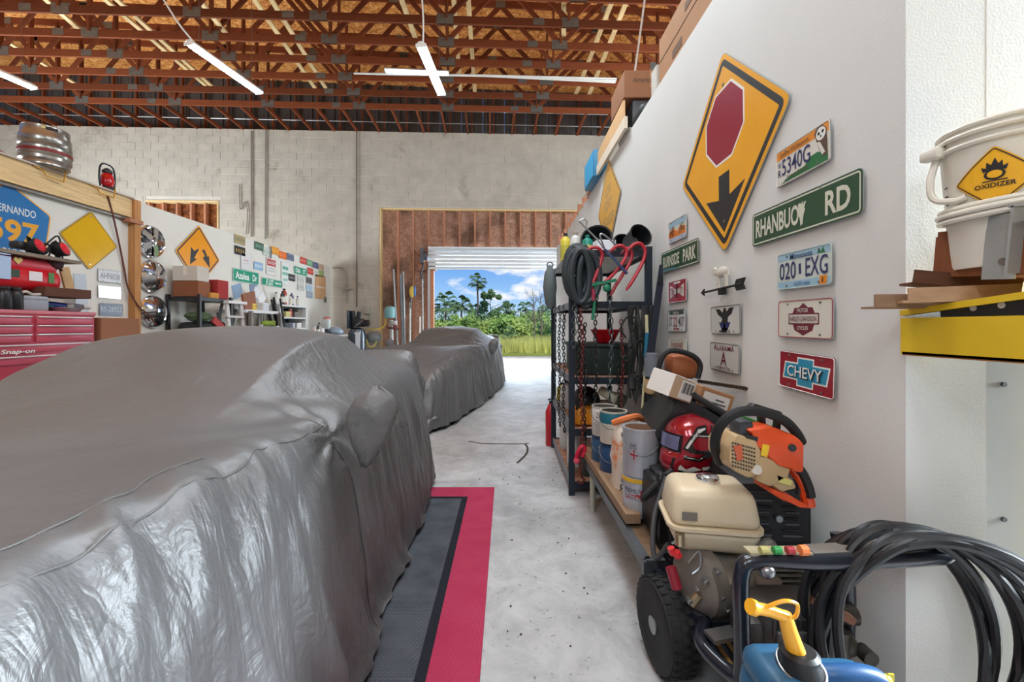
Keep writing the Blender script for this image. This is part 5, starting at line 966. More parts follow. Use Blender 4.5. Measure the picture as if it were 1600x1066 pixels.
t = plate_thing(M, 'warning_sign', 'blank glossy yellow diamond sign on the left wall', 'sign', dia(.345, .04)); layer(t, M, dia(.343, .04), 1, YB, 'face'); outline_ring(t, M, dia(.336, .04), .006, 2, BLKI, 'border'); bolts(t, M, [(0, .28), (0, -.27)], .01, M_CHR)
M = FL(311, 400, 0)
t = plate_thing(M, 'warning_sign', 'orange diamond sign with two black arrows behind the boxes on the left wall', 'sign', dia(.48, .04)); layer(t, M, dia(.478, .04), 1, refl((240, 158, 30), .2), 'face'); outline_ring(t, M, dia(.455, .04), .022, 2, BLKI, 'border')
layer(t, M, [(-.06, .02), (-.02, .07), (.0, .12), (-.10, .06), (-.17, .11), (-.19, -.16), (-.05, -.06), (-.10, -.05)], 2, BLKI, 'arrow'); layer(t, M, [(.06, .10), (.13, .02), (.08, -.02), (.24, -.16), (.22, .04), (.19, .01), (.12, .12)], 2, BLKI, 'arrow')
SIL = refl((186, 188, 190), .25)
lplate(FL(172, 432), 'silver licence plate numbered AHF6038, topmost of the three beside the wooden post', refl((206, 206, 208), .3), [('t', 'AHF6038', 0, 0, .07, .25, refl((120, 120, 132)))], rim=M_STEEL)
lplate(FL(172, 457), 'blank bare metal licence plate, middle of the three beside the wooden post', mat('bare_metal', (176, 176, 174), .25, .8, var=.15), [], rim=M_STEEL)
lplate(FL(174, 484), 'dull blue licence plate numbered RS-28923, lowest of three beside the post', refl((70, 78, 104), .3), [('t', 'RS-28923', 0, .005, .066, .27, refl((176, 178, 184)))], rim=M_STEEL)
# hubcaps
def hubcap(px, py, label, kind):
    c = ptX(px, py, XL+.05); R = Matrix.Rotation(PI/2, 3, 'Y') @ Matrix.Rotation(random.random(), 3, 'Z'); t = thing('hubcap', label, 'hubcap', tuple(c), 0, None)
    b = MB(); b.lathe([(.215, -.045), (.22, -.01), (.205, .01), (.195, 0), (.17, -.012), (.06, .018), (.03, .02)] if kind else [(.215, -.045), (.22, -.01), (.205, .012), (.19, .004), (.12, .045), (.05, .065), (.01, .068)], c, 32, R); b.build('dish', M_CHR, t)
    n = 5 if kind else 3
    for i in range(n):
        a = 2*PI*i/n; b = MB(); p = c+R @ Vector((.05*math.cos(a), .05*math.sin(a), .03 if kind else .07)); q = c+R @ Vector((.185*math.cos(a), .185*math.sin(a), .006 if kind else .02)); b.bar(p, q, .07 if kind else .018, .012 if kind else .02, up=(1, 0, 0)); b.build('spoke', M_CHR if kind else P((70, 72, 76), .3, .6), t)
        if kind: b = MB(); a2 = a+PI/5; b.ball(c+R @ Vector((.13*math.cos(a2), .13*math.sin(a2), .002)), (.01, .035, .035), 10, 6); b.build('slot', P((40, 42, 46), .4), t)
    b = MB(); b.lathe([(.045, .0), (.045, .04), (.02, .05)], c, 18, R); b.build('hub_cap', M_CHR, t)
hubcap(238, 378, 'chrome five spoke hubcap, topmost of three on the left wall', 1); hubcap(240, 432, 'smooth domed chrome hubcap, middle of three on the left wall', 0); hubcap(241, 487, 'domed chrome hubcap with a cable across it, lowest of three', 0)
# small plates further along (sighted centres)
def mini(px, py, label, col, els=(), w=PW, h=PH, **k): return lplate(FL(px, py), label, refl(col), list(els), w=w, h=h, bl=False, **k)
def scr(c, n=5): return [('r', -.1+.2*i/(n-1), 0, .024, .06, c) for i in range(n)]
mini(375, 375, 'khaki and grey licence plate at the top edge above the black and gold one', (176, 160, 110), scr(refl((120, 124, 120))))
mini(375, 392, 'black licence plate with gold figures on the left wall', (40, 38, 34), scr(refl((200, 164, 60)), 4))
mini(384.5, 409, 'white paper notice with faint red print on the left wall', (226, 224, 224), [('r', 0, .02, .14, .02, refl((206, 160, 160))), ('r', 0, -.03, .18, .01, refl((190, 190, 200)))], w=.30, h=.30)
mini(405, 385, 'green licence plate near the top edge of the left wall', (70, 110, 92), scr(refl((140, 170, 156)), 5))
mini(404, 416, 'pale blue licence plate right of the white paper notice', (150, 186, 220), scr(refl((210, 224, 236)), 6))
mini(418, 394, 'white licence plate leaning at the top edge of the left wall', (206, 216, 208), scr(refl((150, 180, 150)), 4))
mini(424, 417, 'red and white DANGER notice on the left wall', (228, 224, 220), [('r', 0, .08, .32, .13, refl((196, 60, 66))), ('t', 'DANGER', 0, .08, .07, .28, WHT, 4), ('r', 0, -.04, .22, .014, refl((170, 180, 170))), ('r', 0, -.09, .24, .014, refl((170, 180, 170)))], w=.36, h=.34)
mini(430, 392, 'amber licence plate at the top of the left wall', (236, 156, 56), scr(refl((236, 190, 110)), 4)); mini(442, 399, 'bright orange licence plate beside the amber one', (232, 112, 50), scr(refl((240, 160, 110)), 4)); mini(454, 402, 'grey blue licence plate after the two orange ones', (112, 124, 150), scr(refl((70, 74, 90)), 4))
mini(446, 428, 'tall white notice with three green lines on the left wall', (226, 230, 226), [('r', 0, .12, .24, .07, refl((110, 176, 160))), ('r', 0, .0, .26, .06, refl((130, 186, 170))), ('r', 0, -.13, .16, .05, refl((150, 196, 184)))], w=.34, h=.50)
mini(456, 434, 'black and white licence plate under the green CASA CT sign', (54, 54, 56), scr(refl((186, 186, 186)), 4))
mini(474, 407.5, 'red licence plate in the top row of the left wall', (206, 70, 66), scr(refl((236, 170, 160)), 4)); mini(484, 411, 'leaf green licence plate next to the red one in the top row', (120, 166, 128), scr(refl((170, 200, 170)), 4)); mini(493, 414.5, 'slate blue licence plate in the top row of the left wall', (84, 96, 128), scr(refl((130, 140, 170)), 4)); mini(502, 418, 'tan licence plate at the far end of the top row', (206, 176, 150), scr(refl((196, 130, 100)), 4))
mini(485, 424, 'red licence plate right of the green CASA CT sign', (208, 66, 60), scr(refl((230, 160, 150)), 4)); mini(493.5, 427, 'white licence plate between the red and olive ones', (214, 214, 204), scr(refl((180, 180, 180)), 4)); mini(502, 428, 'olive licence plate at the far end of the second row', (150, 168, 100), scr(refl((180, 190, 140)), 4))
mini(470, 437, 'upper white picture plate under the CASA CT sign', (206, 206, 200), scr(refl((170, 180, 190)), 4)); mini(470, 449, 'lower white picture plate under the CASA CT sign', (200, 204, 200), scr(refl((180, 170, 160)), 4)); mini(483, 438.5, 'dark grey licence plate above the pale blue one', (110, 106, 108), scr(refl((60, 60, 64)), 4)); mini(483, 450, 'light blue licence plate over the shelf unit', (180, 206, 226), scr(refl((150, 180, 200)), 4)); mini(484, 461, 'blue grey licence plate lowest above the shelf unit', (150, 168, 186), scr(refl((190, 190, 190)), 4))
mini(501, 449, 'orange brown painted board at the far end of the left wall', (214, 164, 120), [('r', 0, .0, .5, .05, refl((226, 206, 190)))], w=.62, h=.60)
SG = refl((0, 150, 116)); WT_ = refl((240, 244, 240))
M = FL(385, 432.5); street(M, 'bright green street sign lettered Azalea Dr on the left wall', (('Azalea', -.115, .40, .13), ('Dr', .26, .14, .13)), .78, .235, SG, WT_)
M = FL(426, 442); street(M, 'narrow green street sign with small white lettering below the DANGER notice', (('E LST', -.10, .26, .10), ('TERRACE', .2, .24, .05)), .76, .15, SG, WT_)
M = FL(470, 424); street(M, 'green street sign lettered CASA CT on the left wall', (('CASA', -.13, .24, .10), ('CT', .16, .14, .10)), .62, .18, SG, WT_)
b = MB(); b.tube(spline([ptX(422, 385, XL+.03), ptX(424, 392, XL+.04), ptX(423, 404, XL+.03)], 5), .012, 7); o = b.build('garden_tool_handle', P((110, 110, 112), .5)); tag(o, 'thin grey curved rod hanging on the left wall above the DANGER notice', 'rod')

# ---------------------------------------------------------------- on the wooden beam: keg, lantern, hooks
t = thing('beer_keg', 'silver steel keg with a red band on top of the wooden beam', 'keg', (-4.79, 4.42, 2.882)); KG = mat('keg_steel', (160, 156, 148), .28, .85, var=.15, vs=6); kc = (-4.79, 4.42, 2.882)
b = MB(); b.lathe([(.17, 0), (.185, .012), (.185, .04), (.178, .05), (.196, .07), (.198, .10), (.190, .11), (.198, .13), (.198, .19), (.190, .20), (.200, .215), (.190, .23), (.197, .245), (.195, .31), (.182, .33), (.182, .40), (.172, .41), (.166, .40), (.166, .34), (.05, .35), (.03, .36)], kc, 44); b.build('barrel', KG, t)
b = MB(); b.lathe([(.199, .135), (.2015, .138), (.2015, .165), (.199, .168)], kc, 44); b.build('red_band', P((130, 40, 38), .5, .2), t)
for a in (-.5, 2.6): b = MB(); p = Vector(kc)+Vector((.182*math.cos(a), .182*math.sin(a), .375)); b.rbox(p, (.012, .09, .03), .006, Matrix.Rotation(a, 3, 'Z')); b.build('hand_hole', P((40, 38, 36), .6), t)
b = MB(); a = -.75; b.box(Vector(kc)+Vector((.183*math.cos(a), .183*math.sin(a), .375)), (.003, .06, .022), Matrix.Rotation(a, 3, 'Z')); b.build('sticker', P((206, 196, 110), .5), t)
t = thing('lantern', 'red glass lantern in a black wire frame on the wooden beam', 'lantern', (-4.79, 5.10, 2.882)); lc = (-4.79, 5.10, 2.882)
b = MB(); b.lathe([(.07, 0), (.075, .01), (.07, .03), (.04, .04)], lc, 20); b.lathe([(.05, .20), (.05, .23), (.02, .26)], lc, 20); b.build('base_and_hood', M_BLK, t); b = MB(); b.lathe([(.045, .035), (.065, .06), (.068, .11), (.055, .17), (.04, .20)], lc, 22); b.build('glass_globe', mat('red_glass', (186, 12, 26), .12, 0, var=.1, coat=.5), t)
b = MB(); b.tube(spline([(lc[0], lc[1]-.08, lc[2]+.01), (lc[0], lc[1]-.098, lc[2]+.10), (lc[0], lc[1]-.092, lc[2]+.24), (lc[0], lc[1]-.05, lc[2]+.30), (lc[0], lc[1]+.05, lc[2]+.30), (lc[0], lc[1]+.092, lc[2]+.24), (lc[0], lc[1]+.098, lc[2]+.10), (lc[0], lc[1]+.08, lc[2]+.01)], 5), .010, 8); b.build('side_frame', M_BLK, t)
GOLD = mat('amber_hook', (196, 140, 40), .4, .3)
for px, dy, lab in ((78, 0, 'amber wire hook on the beam below the keg'), (160, 0, 'amber wire hook on the beam below the red lantern')):
    Y = F*(XL+.06)/(px-CX); z = Z_(278 if px < 100 else 304, Y); b = MB(); b.tube([(XL+.06, Y-.16, z+.07), (XL+.07, Y-.08, z+.06), (XL+.09, Y-.06, z), (XL+.10, Y+.10, z-.01), (XL+.12, Y+.10, z+.10)], .008, 7); o = b.build('utility_hook', GOLD); tag(o, lab, 'hook')
b = MB(); b.tube(spline([ptX(168, 305, XL+.06), ptX(176, 335, XL+.05), ptX(186, 380, XL+.03), ptX(194, 420, XL+.02), ptX(200, 450, XL+.04), ptX(216, 478, XL+.10), ptX(232, 492, XL+.13), ptX(244, 508, XL+.13)], 6), .010, 7); o = b.build('maroon_wire', mat('maroon_cord', (96, 50, 40), .6)); tag(o, 'dark red cord trailing from the lantern down past the lowest hubcap', 'cord')
b = MB(); b.tube(spline([(XL-.1, 3.95, 2.885), (XL-.05, 4.0, 2.93), (XL, 4.06, 2.90)], 5), .012, 7); o = b.build('red_strap', P((120, 40, 40), .6)); tag(o, 'end of a red strap lying on the wooden beam at the left edge', 'strap')

# ---------------------------------------------------------------- red tool chest and what lies on it
t = thing('tool_chest', 'red roller tool chest with two columns of drawers under the blue sign', 'tool chest', (-4.45, 3.6, 0)); CHR_ = mat('chest_red', (176, 58, 76), .35, .1, var=.06); DR_ = mat('drawer_red', (196, 84, 100), .35, .1, var=.06)
cx0, cx1, cy0, cy1, cz = -4.76, -4.22, 2.75, 4.36, 1.375
b = MB(); b.rbox(((cx0+cx1)/2, (cy0+cy1)/2, (cz+.1)/2), (cx1-cx0, cy1-cy0, cz-.1), .012); b.build('cabinet', CHR_, t); b = MB(); b.rbox(((cx0+cx1)/2, (cy0+cy1)/2, cz), (cx1-cx0+.02, cy1-cy0+.02, .035), .01); b.build('top_tray', mat('chest_top', (206, 120, 130), .4), t)
for k, z in enumerate((1.305, 1.225, 1.145, 1.055, .955)):
    for (ya, yb) in ((2.80, 3.77), (3.80, 4.32)) if k < 3 else ((2.80, 4.32),):
        b = MB(); b.rbox((cx1+.006, (ya+yb)/2, z), (.02, yb-ya-.012, .07), .004); d = b.build('drawer', DR_, t)
        b = MB(); b.rbox((cx1+.022, (ya+yb)/2, z+.030), (.022, yb-ya-.02, .012), .004); b.build('drawer_pull', mat('pull_alu', (232, 226, 226), .3, .4), d)
Ml = frame((cx1+.030, 4.06, .955), (0, 1, 0), (0, 0, 1), (1, 0, 0)); text('Snap-on', frame((cx1+.020, 3.66, 1.028), (0, 1, 0), (0, 0, 1), (1, 0, 0)), .0, 0, .05, .26, WHT, t, 0, shear=.2, bold=.02)
for y in (2.9, 4.2): b = MB(); b.cyl((-4.5, y-.02, .05), (-4.5, y+.02, .05), .05, n=14); b.build('caster', M_RUB, t)
TB = cz+.018
t = thing('tool_case', 'long red rounded tool case with a blue strap and stickers above the chest', 'case', (-4.52, 3.9, TB+.17)); RD2 = mat('case_red', (206, 26, 38), .35, var=.08); 
b = MB(); b.rbox((-4.52, 3.72, TB+.30), (.30, 1.0, .22), .09, None, 4); b.build('lower_shell', RD2, t, sharp=60); b = MB(); b.rbox((-4.54, 3.70, TB+.43), (.27, 1.0, .12), .05, None, 3); b.build('lid', mat('lid_red', (206, 66, 80), .4), t, sharp=60)
b = MB(); b.box((-4.366, 3.70, TB+.37), (.012, .085, .20)); b.box((-4.40, 3.70, TB+.487), (.08, .085, .012)); b.build('strap', P((176, 198, 226), .7), t, sharp=0)
for c, d, col in (((-4.366, 3.945, TB+.32), (.004, .11, .085), (232, 222, 224)), ((-4.368, 3.72, TB+.33), (.004, .19, .07), (50, 70, 50)), ((-4.366, 4.08, TB+.32), (.004, .05, .10), (80, 130, 70)), ((-4.398, 3.52, TB+.44), (.004, .28, .05), (70, 30, 36)), ((-4.366, 3.50, TB+.37), (.004, .09, .022), (210, 200, 200))): b = MB(); b.box(c, d); b.build('sticker', P(col, .5), t, sharp=0)
b = MB(); b.prism([(0, -.035), (.036, .005), (.028, .028), (.01, .028), (0, .014), (-.01, .028), (-.028, .028), (-.036, .005)], 0, .003); Mq = frame((-4.400, 3.83, TB+.45), (0, 1, 0), (0, 0, 1), (1, 0, 0)); b.v = [tuple(Mq @ Vector(q)) for q in b.v]; b.build('heart_sticker', P((226, 196, 110), .5), t, sharp=0)
strip('weathered grey board on top of the red tool case', (-4.5, 3.1, TB+.53), (-4.42, 4.32, TB+.50), .22, .03, wood('grey_board', (140, 126, 110), (10, 1, 10)), 'timber_board')
t = thing('trailer_lights', 'pair of round red trailer lamps on black cables above the red case', 'lamps', (-4.45, 4.05, TB+.5)); LN = mat('lamp_red', (214, 30, 50), .2, var=.1, coat=.5)
for px, py, y2 in ((61, 384, 0), (100, 389, 0)):
    c = ptX(px, py, -4.40); R = Matrix.Rotation(1.2, 3, 'Y') @ Matrix.Rotation(-.3, 3, 'X'); b = MB(); b.lathe([(.03, -.10), (.055, -.07), (.072, -.01), (.074, .006), (.066, .008)], c, 22, R); b.build('housing', M_BLK, t); b = MB(); b.lathe([(.066, .002), (.058, .016), (.03, .026), (.004, .028)], c, 22, R); b.build('lens', LN, t)
ra = random.Random(2)
for i in range(6):
    pts = [ptX(40+ra.uniform(-12, 12), 385+ra.uniform(-14, 14), -4.46)]+[ptX(50+12*j+ra.uniform(-8, 8), 388+ra.uniform(-22, 22), -4.46+ra.uniform(-.03, .03)) for j in range(4)]+[ptX(94+ra.uniform(-6, 6), 412+ra.uniform(-8, 12), -4.44)]; b = MB(); b.tube(spline(pts, 6), .008, 6); b.build('cable', M_RUB, t)
b = MB(); b.rbox(ptX(36, 384, -4.5), (.10, .16, .07), .02); b.build('magnet_base', M_BLK, t); b = MB(); b.ball(ptX(87, 412, -4.42), (.04, .07, .06), 12, 8); b.build('cable_knot', mat('knot', (62, 26, 28), .6, bump=.8, bs=40), t)
strip('curved tan cardboard sheet beside the red case on the chest', ptX(98, 440, -4.6), ptX(112, 438, -4.6), .02, .28, P((206, 170, 124), .8), 'cardboard_sheet'); strip('pale blue clear plastic sheet leaning behind the tan cardboard', ptX(117, 460.5, -4.70), ptX(136, 460.5, -4.70), .006, .46, P((186, 196, 206), .3), 'plastic_sheet')
carton('wooden_box', 'brown open box with an orange inside on the tool chest', 'box', ptX(85, 458, -4.45)+Vector((0, 0, .0)), (.3, .44, .09), (92, 56, 40), tape=False)
for px, lab in ((7, 'black spray bottle at the left end of the chest'), (24, 'black spray bottle second from the left on the chest')): p = ptX(px, 489, -4.30); jug('bottle', lab, 'bottle', (p.x, p.y, TB), .05, .20, (22, 22, 24), (30, 30, 32), lab=None, neck=.6)
t = thing('parts_case', 'grey plastic parts case with a cable on top of the tool chest', 'case', ptX(43, 489, -4.36)); p = ptX(43, 478, -4.36); b = MB(); b.rbox((p.x, p.y, TB+.05), (.16, .22, .10), .012); b.build('lower_half', P((150, 156, 166), .5), t); b = MB(); b.rbox((p.x, p.y, TB+.115), (.16, .21, .035), .01); b.build('lid', P((166, 170, 178), .45), t); b = MB(); b.tube(spline([(p.x, p.y-.1, TB+.14), (p.x+.03, p.y-.04, TB+.17), (p.x, p.y+.04, TB+.15), (p.x+.02, p.y+.12, TB+.16)], 5), .012, 7); b.build('cable', P((206, 200, 190), .5), t)
t = thing('metal_tray', 'shallow oval metal tray on the front of the tool chest', 'tray', ptX(102, 488, -4.32)); p = ptX(102, 488, -4.32); b = MB(); b.lathe([(.10, 0), (.125, .035), (.13, .036), (.105, .006)], (p.x, p.y, TB), 28); b.build('dish', M_STEEL, t); b = MB(); b.ring((p.x, p.y, TB+.037), .13, .004, None, 28, 6); b.build('rim', M_STEEL, t)
t = thing('heat_gun', 'blue handled tool lying on the tool chest', 'tool', ptX(80, 480, -4.4)); b = MB(); b.cyl(ptX(64, 474, -4.42), ptX(100, 479, -4.42), .028, .035); b.build('handle', P((30, 44, 110), .4), t); b = MB(); b.cyl(ptX(60, 486, -4.4), ptX(80, 482, -4.4), .035); b.build('reel', P((50, 96, 92), .5), t)
t = thing('roll', 'white rolled poster lying on the far end of the tool chest', 'roll', ptX(120, 480, -4.45)); b = MB(); b.cyl(ptX(102, 478, -4.48), ptX(139, 480, -4.48), .028); b.build('paper', P((216, 216, 214), .6), t); b = MB(); b.cyl(ptX(112, 478.6, -4.48), ptX(128, 479.5, -4.48), .0285); b.build('printed_band', P((110, 112, 124), .6), t)

# ---------------------------------------------------------------- black shelf with cartons, further along the wall
t = thing('shelf_unit', 'black steel shelf unit stacked with boxes against the left wall', 'shelf', (-4.55, 5.95, 0)); sx0, sx1, sy0, sy1 = -4.76, -4.32, 5.98, 6.66
for x in (sx0, sx1):
    for y in (sy0, sy1): b = MB(); b.box((x, y, .85), (.04, .04, 1.7)); b.build('post', M_BLK, t, sharp=0)
for z in (.5, 1.08, 1.64): b = MB(); b.box(((sx0+sx1)/2, (sy0+sy1)/2, z), (sx1-sx0, sy1-sy0, .05)); b.build('shelf_board', M_BLK, t, sharp=0)
carton('carton', 'brown wooden box on the black shelf unit, below the white carton', 'box', (-4.53, 6.12, 1.78), (.36, .24, .22), (140, 84, 54), tape=False); carton('carton', 'white carton stacked on the brown box near the arrow sign', 'box', (-4.54, 6.12, 2.0), (.35, .24, .21), (206, 198, 186))
carton('carton', 'long white carton at the far end of the black shelf', 'box', (-4.66, 6.48, 1.82), (.18, .32, .30), (222, 216, 208), tape=False); carton('carton', 'dark red box on the far end of the black shelf', 'box', (-4.42, 6.50, 1.81), (.18, .24, .28), (166, 46, 46), tape=False); carton('wooden_tray', 'small orange brown wooden tray in front of the red box', 'tray', (-4.345, 6.30, 1.705), (.05, .18, .08), (206, 140, 60), tape=False)
b = MB(); b.rbox((-4.5, 6.30, 1.74), (.2, .1, .14), .03); o = b.build('black_case', M_BLK); tag(o, 'black case between the brown box and the red box on the shelf', 'case')
t = thing('duffel_bag', 'red and black bag on the lower level of the black shelf', 'bag', (-4.5, 6.3, 1.1)); b = MB(); b.rbox((-4.5, 6.30, 1.22), (.36, .6, .20), .08, Matrix.Rotation(.05, 3, 'X'), 3); b.build('body', mat('bag_dark', (34, 34, 36), .7, bump=.5, bs=16), t); b = MB(); b.bar((-4.31, 6.25, 1.35), (-4.31, 6.50, 1.20), .02, .10); b.build('red_panel', P((176, 40, 34), .6), t)
t = thing('folded_tarp', 'dark green folded cloth on top of the bag on the black shelf', 'cloth', (-4.48, 6.15, 1.33)); b = MB(); b.ball((-4.46, 6.16, 1.40), (.16, .2, .06), 16, 9); b.build('fold', mat('green_cloth', (78, 96, 66), .85, bump=.8, bs=14), t); b = MB(); b.ball((-4.42, 6.10, 1.36), (.14, .12, .05), 14, 8); b.build('fold', mat('green_cloth2', (66, 84, 58), .85, bump=.8, bs=14), t)

# ---------------------------------------------------------------- work area: step ladder, bench, bottle shelf, clutter
SHIFT[0] = Vector((0, -.38, 0))
t = thing('step_ladder', 'white step ladder beside the work bench on the left', 'ladder', (-4.3, 7.0, 0)); WL = P((206, 200, 194), .5)
for dy in (0, .42):
    b = MB(); b.bar((-4.10, 6.82+dy, 0), (-4.32, 6.94+dy*.8, 1.62), .03, .07); b.build('front_rail', WL, t, sharp=0); b = MB(); b.bar((-4.72, 6.85+dy, 0), (-4.40, 6.96+dy*.8, 1.60), .025, .04); b.build('rear_rail', P((110, 110, 112), .5), t, sharp=0)
for k in range(5): b = MB(); z = .28+.28*k; x = -4.10-.22*z/1.62; b.box((x, 7.06, z), (.09, .42, .03)); b.build('step', WL, t, sharp=0)
b = MB(); b.box((-4.36, 7.1, 1.625), (.24, .46, .04)); b.build('top_cap', P((226, 224, 222), .5), t, sharp=0)
SHIFT[0] = Vector((0, -.02, -.11))
t = thing('book', 'large brown book standing on the white bench right beneath the Azalea Dr sign', 'book', (-4.36, 7.22, 1.645)); b = MB(); b.box((-4.36, 7.22, 1.79), (.03, .34, .28), Matrix.Rotation(.25, 3, 'X')); b.build('cover', P((142, 82, 52), .6), t, sharp=0); b = MB(); b.box((-4.385, 7.22, 1.79), (.025, .32, .26), Matrix.Rotation(.25, 3, 'X')); b.build('pages', P((216, 206, 190), .7), t, sharp=0)
SHIFT[0] = Vector((0, -.62, 0))
t = thing('work_bench', 'white work bench cluttered with papers under the Azalea Dr sign', 'bench', (-4.5, 8.0, 0))
b = MB(); b.box((-4.5, 8.05, 1.50), (.5, 1.0, .05)); b.build('upper_shelf', P((222, 222, 222), .5), t, sharp=0); b = MB(); b.box((-4.45, 8.05, 1.07), (.62, 1.3, .05)); b.build('bench_top', P((206, 200, 194), .5), t, sharp=0)
for x, y in ((-4.2, 7.6), (-4.2, 8.5), (-4.72, 7.6), (-4.72, 8.5)): b = MB(); b.box((x, y, .75), (.05, .05, 1.5)); b.build('leg', P((120, 112, 106), .5), t, sharp=0)
ra = random.Random(21)
def small(kind, label, p, col, s=1.0):
    x, y, z = p
    if kind == 'bottle': return jug('bottle', label, 'bottle', p, .038*s, .24*s, col, (40, 38, 36), n=12, lab=(220, 216, 206), neck=.4)
    if kind == 'can': return jug('can', label, 'can', p, .04*s, .17*s, col, (200, 200, 200), n=12, lab=None, neck=.7)
    t = thing(kind, label, kind.replace('_', ' '), p); b = MB(); R = Matrix.Rotation(ra.uniform(-.3, .3), 3, 'Z'); b.rbox((x, y, z+.05*s), (.12*s, .16*s, .10*s), .006, R, 1); b.build('body', P(col, .6), t); b = MB(); b.rbox((x, y, z+.105*s), (.125*s, .165*s, .02*s), .004, R, 1); b.build('lid', P((min(255, col[0]+20), min(255, col[1]+20), min(255, col[2]+20)), .5), t); return t
small('paper_stack', 'white paper stack on the upper bench shelf at the near end', (-4.45, 7.6, 1.525), (214, 214, 218), 1.2); small('parts_box', 'yellow lidded box in the middle of the upper bench shelf', (-4.4, 7.95, 1.525), (216, 180, 70)); small('parts_box', 'light grey lidded box on the far half of the upper bench shelf', (-4.45, 8.35, 1.525), (206, 208, 212), 1.3)
small('parts_box', 'dark maroon box on the bench top beside the ladder', (-4.3, 7.50, 1.095), (120, 46, 40), 1.3); small('parts_box', 'orange topped box on the bench top', (-4.28, 7.72, 1.095), (206, 130, 60), 1.4); small('can', 'tall brown striped can on the bench top', (-4.28, 7.72, 1.262), (120, 92, 74), 1.4)
small('parts_box', 'black flat box on the near end of the bench top', (-4.25, 7.38, 1.095), (40, 42, 50), 1.1); small('can', 'white can at the middle of the bench top', (-4.2, 7.88, 1.095), (222, 220, 214), 1.1)
t = thing('work_glove', 'lime green gloves on the bench top', 'gloves', (-4.22, 8.12, 1.3)); b = MB(); b.ball((-4.22, 8.10, 1.30), (.06, .16, .05), 12, 8); b.build('palm', mat('lime', (130, 150, 50), .8, bump=.6, bs=20), t)
for i in range(4): b = MB(); b.tube([(-4.2, 8.2, 1.28+.02*i), (-4.18, 8.30, 1.27+.022*i)], [.014, .010], 7); b.build('finger', mat('lime', (130, 150, 50), .8), t)
t = thing('pipe_fitting', 'blue grey drum with a white round end lying on the bench', 'drum', (-4.15, 8.2, 1.095)); b = MB(); b.cyl((-4.35, 8.12, 1.17), (-4.12, 8.26, 1.17), .085); b.build('drum', P((96, 112, 126), .5), t); b = MB(); b.ring((-4.115, 8.263, 1.17), .075, .016, Matrix.Rotation(PI/2, 3, 'Y') @ Matrix.Rotation(0, 3, 'Z')); b.build('end_ring', P((226, 226, 226), .4), t)
SHIFT[0] = Vector((0, -.66, 0))
t = thing('tool_rack', 'rack of long black handled tools leaning beside the bench', 'tool rack', (-4.3, 9.0, 0))
for i in range(9): b = MB(); x = ra.uniform(-.1, .1); b.tube([(-4.25+x, 8.72+.03*i, .4), (-4.42+x, 8.66+.025*i+ra.uniform(-.1, .05), 1.70+ra.uniform(-.2, .12))], .018, 7); b.build('handle', (M_RUB, P((70, 70, 72), .5), P((150, 146, 140), .5))[i % 3 if i % 2 else 0], t)
SHIFT[0] = Vector((0, -1.12, 0))
SHIFT[0] = Vector((0, 0, 0))
def sheet_(label, px, py, X, w, h, col, rx=0.0, rz=0.0):
    c = ptX(px, py, X); R = Matrix.Rotation(rz, 3, 'Z') @ Matrix.Rotation(rx, 3, 'X'); b = MB(); b.box(c, (.012, w, h), R); return tag(b.build('paper_sheet', P(col, .7), sharp=0), label, 'paper')
sheet_('pale blue sheet pinned to the wall left of the brown book', 371, 455, -4.792, .26, .24, (150, 176, 206), .3); sheet_('white folded plan right of the brown book', 402, 461, -4.60, .26, .22, (228, 230, 234), -.5); sheet_('white page tilted at the far end of the bench shelf', 409, 466, -4.45, .22, .16, (232, 232, 232), .7); sheet_('grey blue folder pinned behind the white folded plan', 396, 452, -4.792, .22, .2, (130, 146, 170), .2)
for i, (px, n_) in enumerate(((404, 'nearest'), (408, 'second'), (412, 'third'), (417, 'farthest'))):
    b = MB(); b.tube([ptX(px, 480, -4.5), ptX(px+1.5, 515, -4.45)], .014, 6); tag(b.build('metal_tube', P((196, 192, 186), .4, .3)), n_+' of four pale tubes standing under the bench shelf', 'tube')
small('can', 'dark green tin at the near end of the white shelf level', (-4.42, 8.32, 1.222), (50, 84, 66), .9)
SHIFT[0] = Vector((0, -1.12, 0))
# white shelf unit with bottles
t = thing('shelf_unit', 'white open shelf unit with bottles near the far end of the left wall', 'shelf', (-4.5, 9.8, 0)); WS = P((214, 216, 216), .5)
for y in (9.30, 10.35): b = MB(); b.box((-4.55, y, .83), (.40, .03, 1.66)); b.build('side', WS, t, sharp=0)
for z in (1.20, 1.42, 1.66): b = MB(); b.box((-4.55, 9.82, z), (.40, 1.06, .03)); b.build('shelf_board', WS, t, sharp=0)
b = MB(); b.box((-4.74, 9.82, .83), (.02, 1.06, 1.62)); b.build('back', P((66, 72, 86), .6), t, sharp=0)
cols = ((206, 202, 196), (60, 50, 48), (196, 60, 46), (226, 222, 210), (90, 96, 130), (206, 206, 214)); nm = ('white', 'black', 'red', 'cream', 'slate blue', 'pale grey')
for i in range(6): small('bottle', '%s bottle on top of the white shelf unit' % nm[i], (-4.5+.05*(i % 2), 9.42+.15*i, 1.675), cols[i], (1.0, 1.15, 1.4, .9, 1.1, .9)[i])
cols2 = ((30, 130, 110), (196, 190, 180), (206, 190, 120), (190, 60, 50), (110, 106, 100), (140, 120, 84)); nm2 = ('teal', 'light grey', 'straw', 'red', 'dark grey', 'olive')
for i in range(6): small('can' if i % 2 else 'parts_box', '%s %s on the second level of the white shelf unit' % (nm2[i], 'can' if i % 2 else 'box'), (-4.48, 9.40+.17*i, 1.435), cols2[i], 1.0)
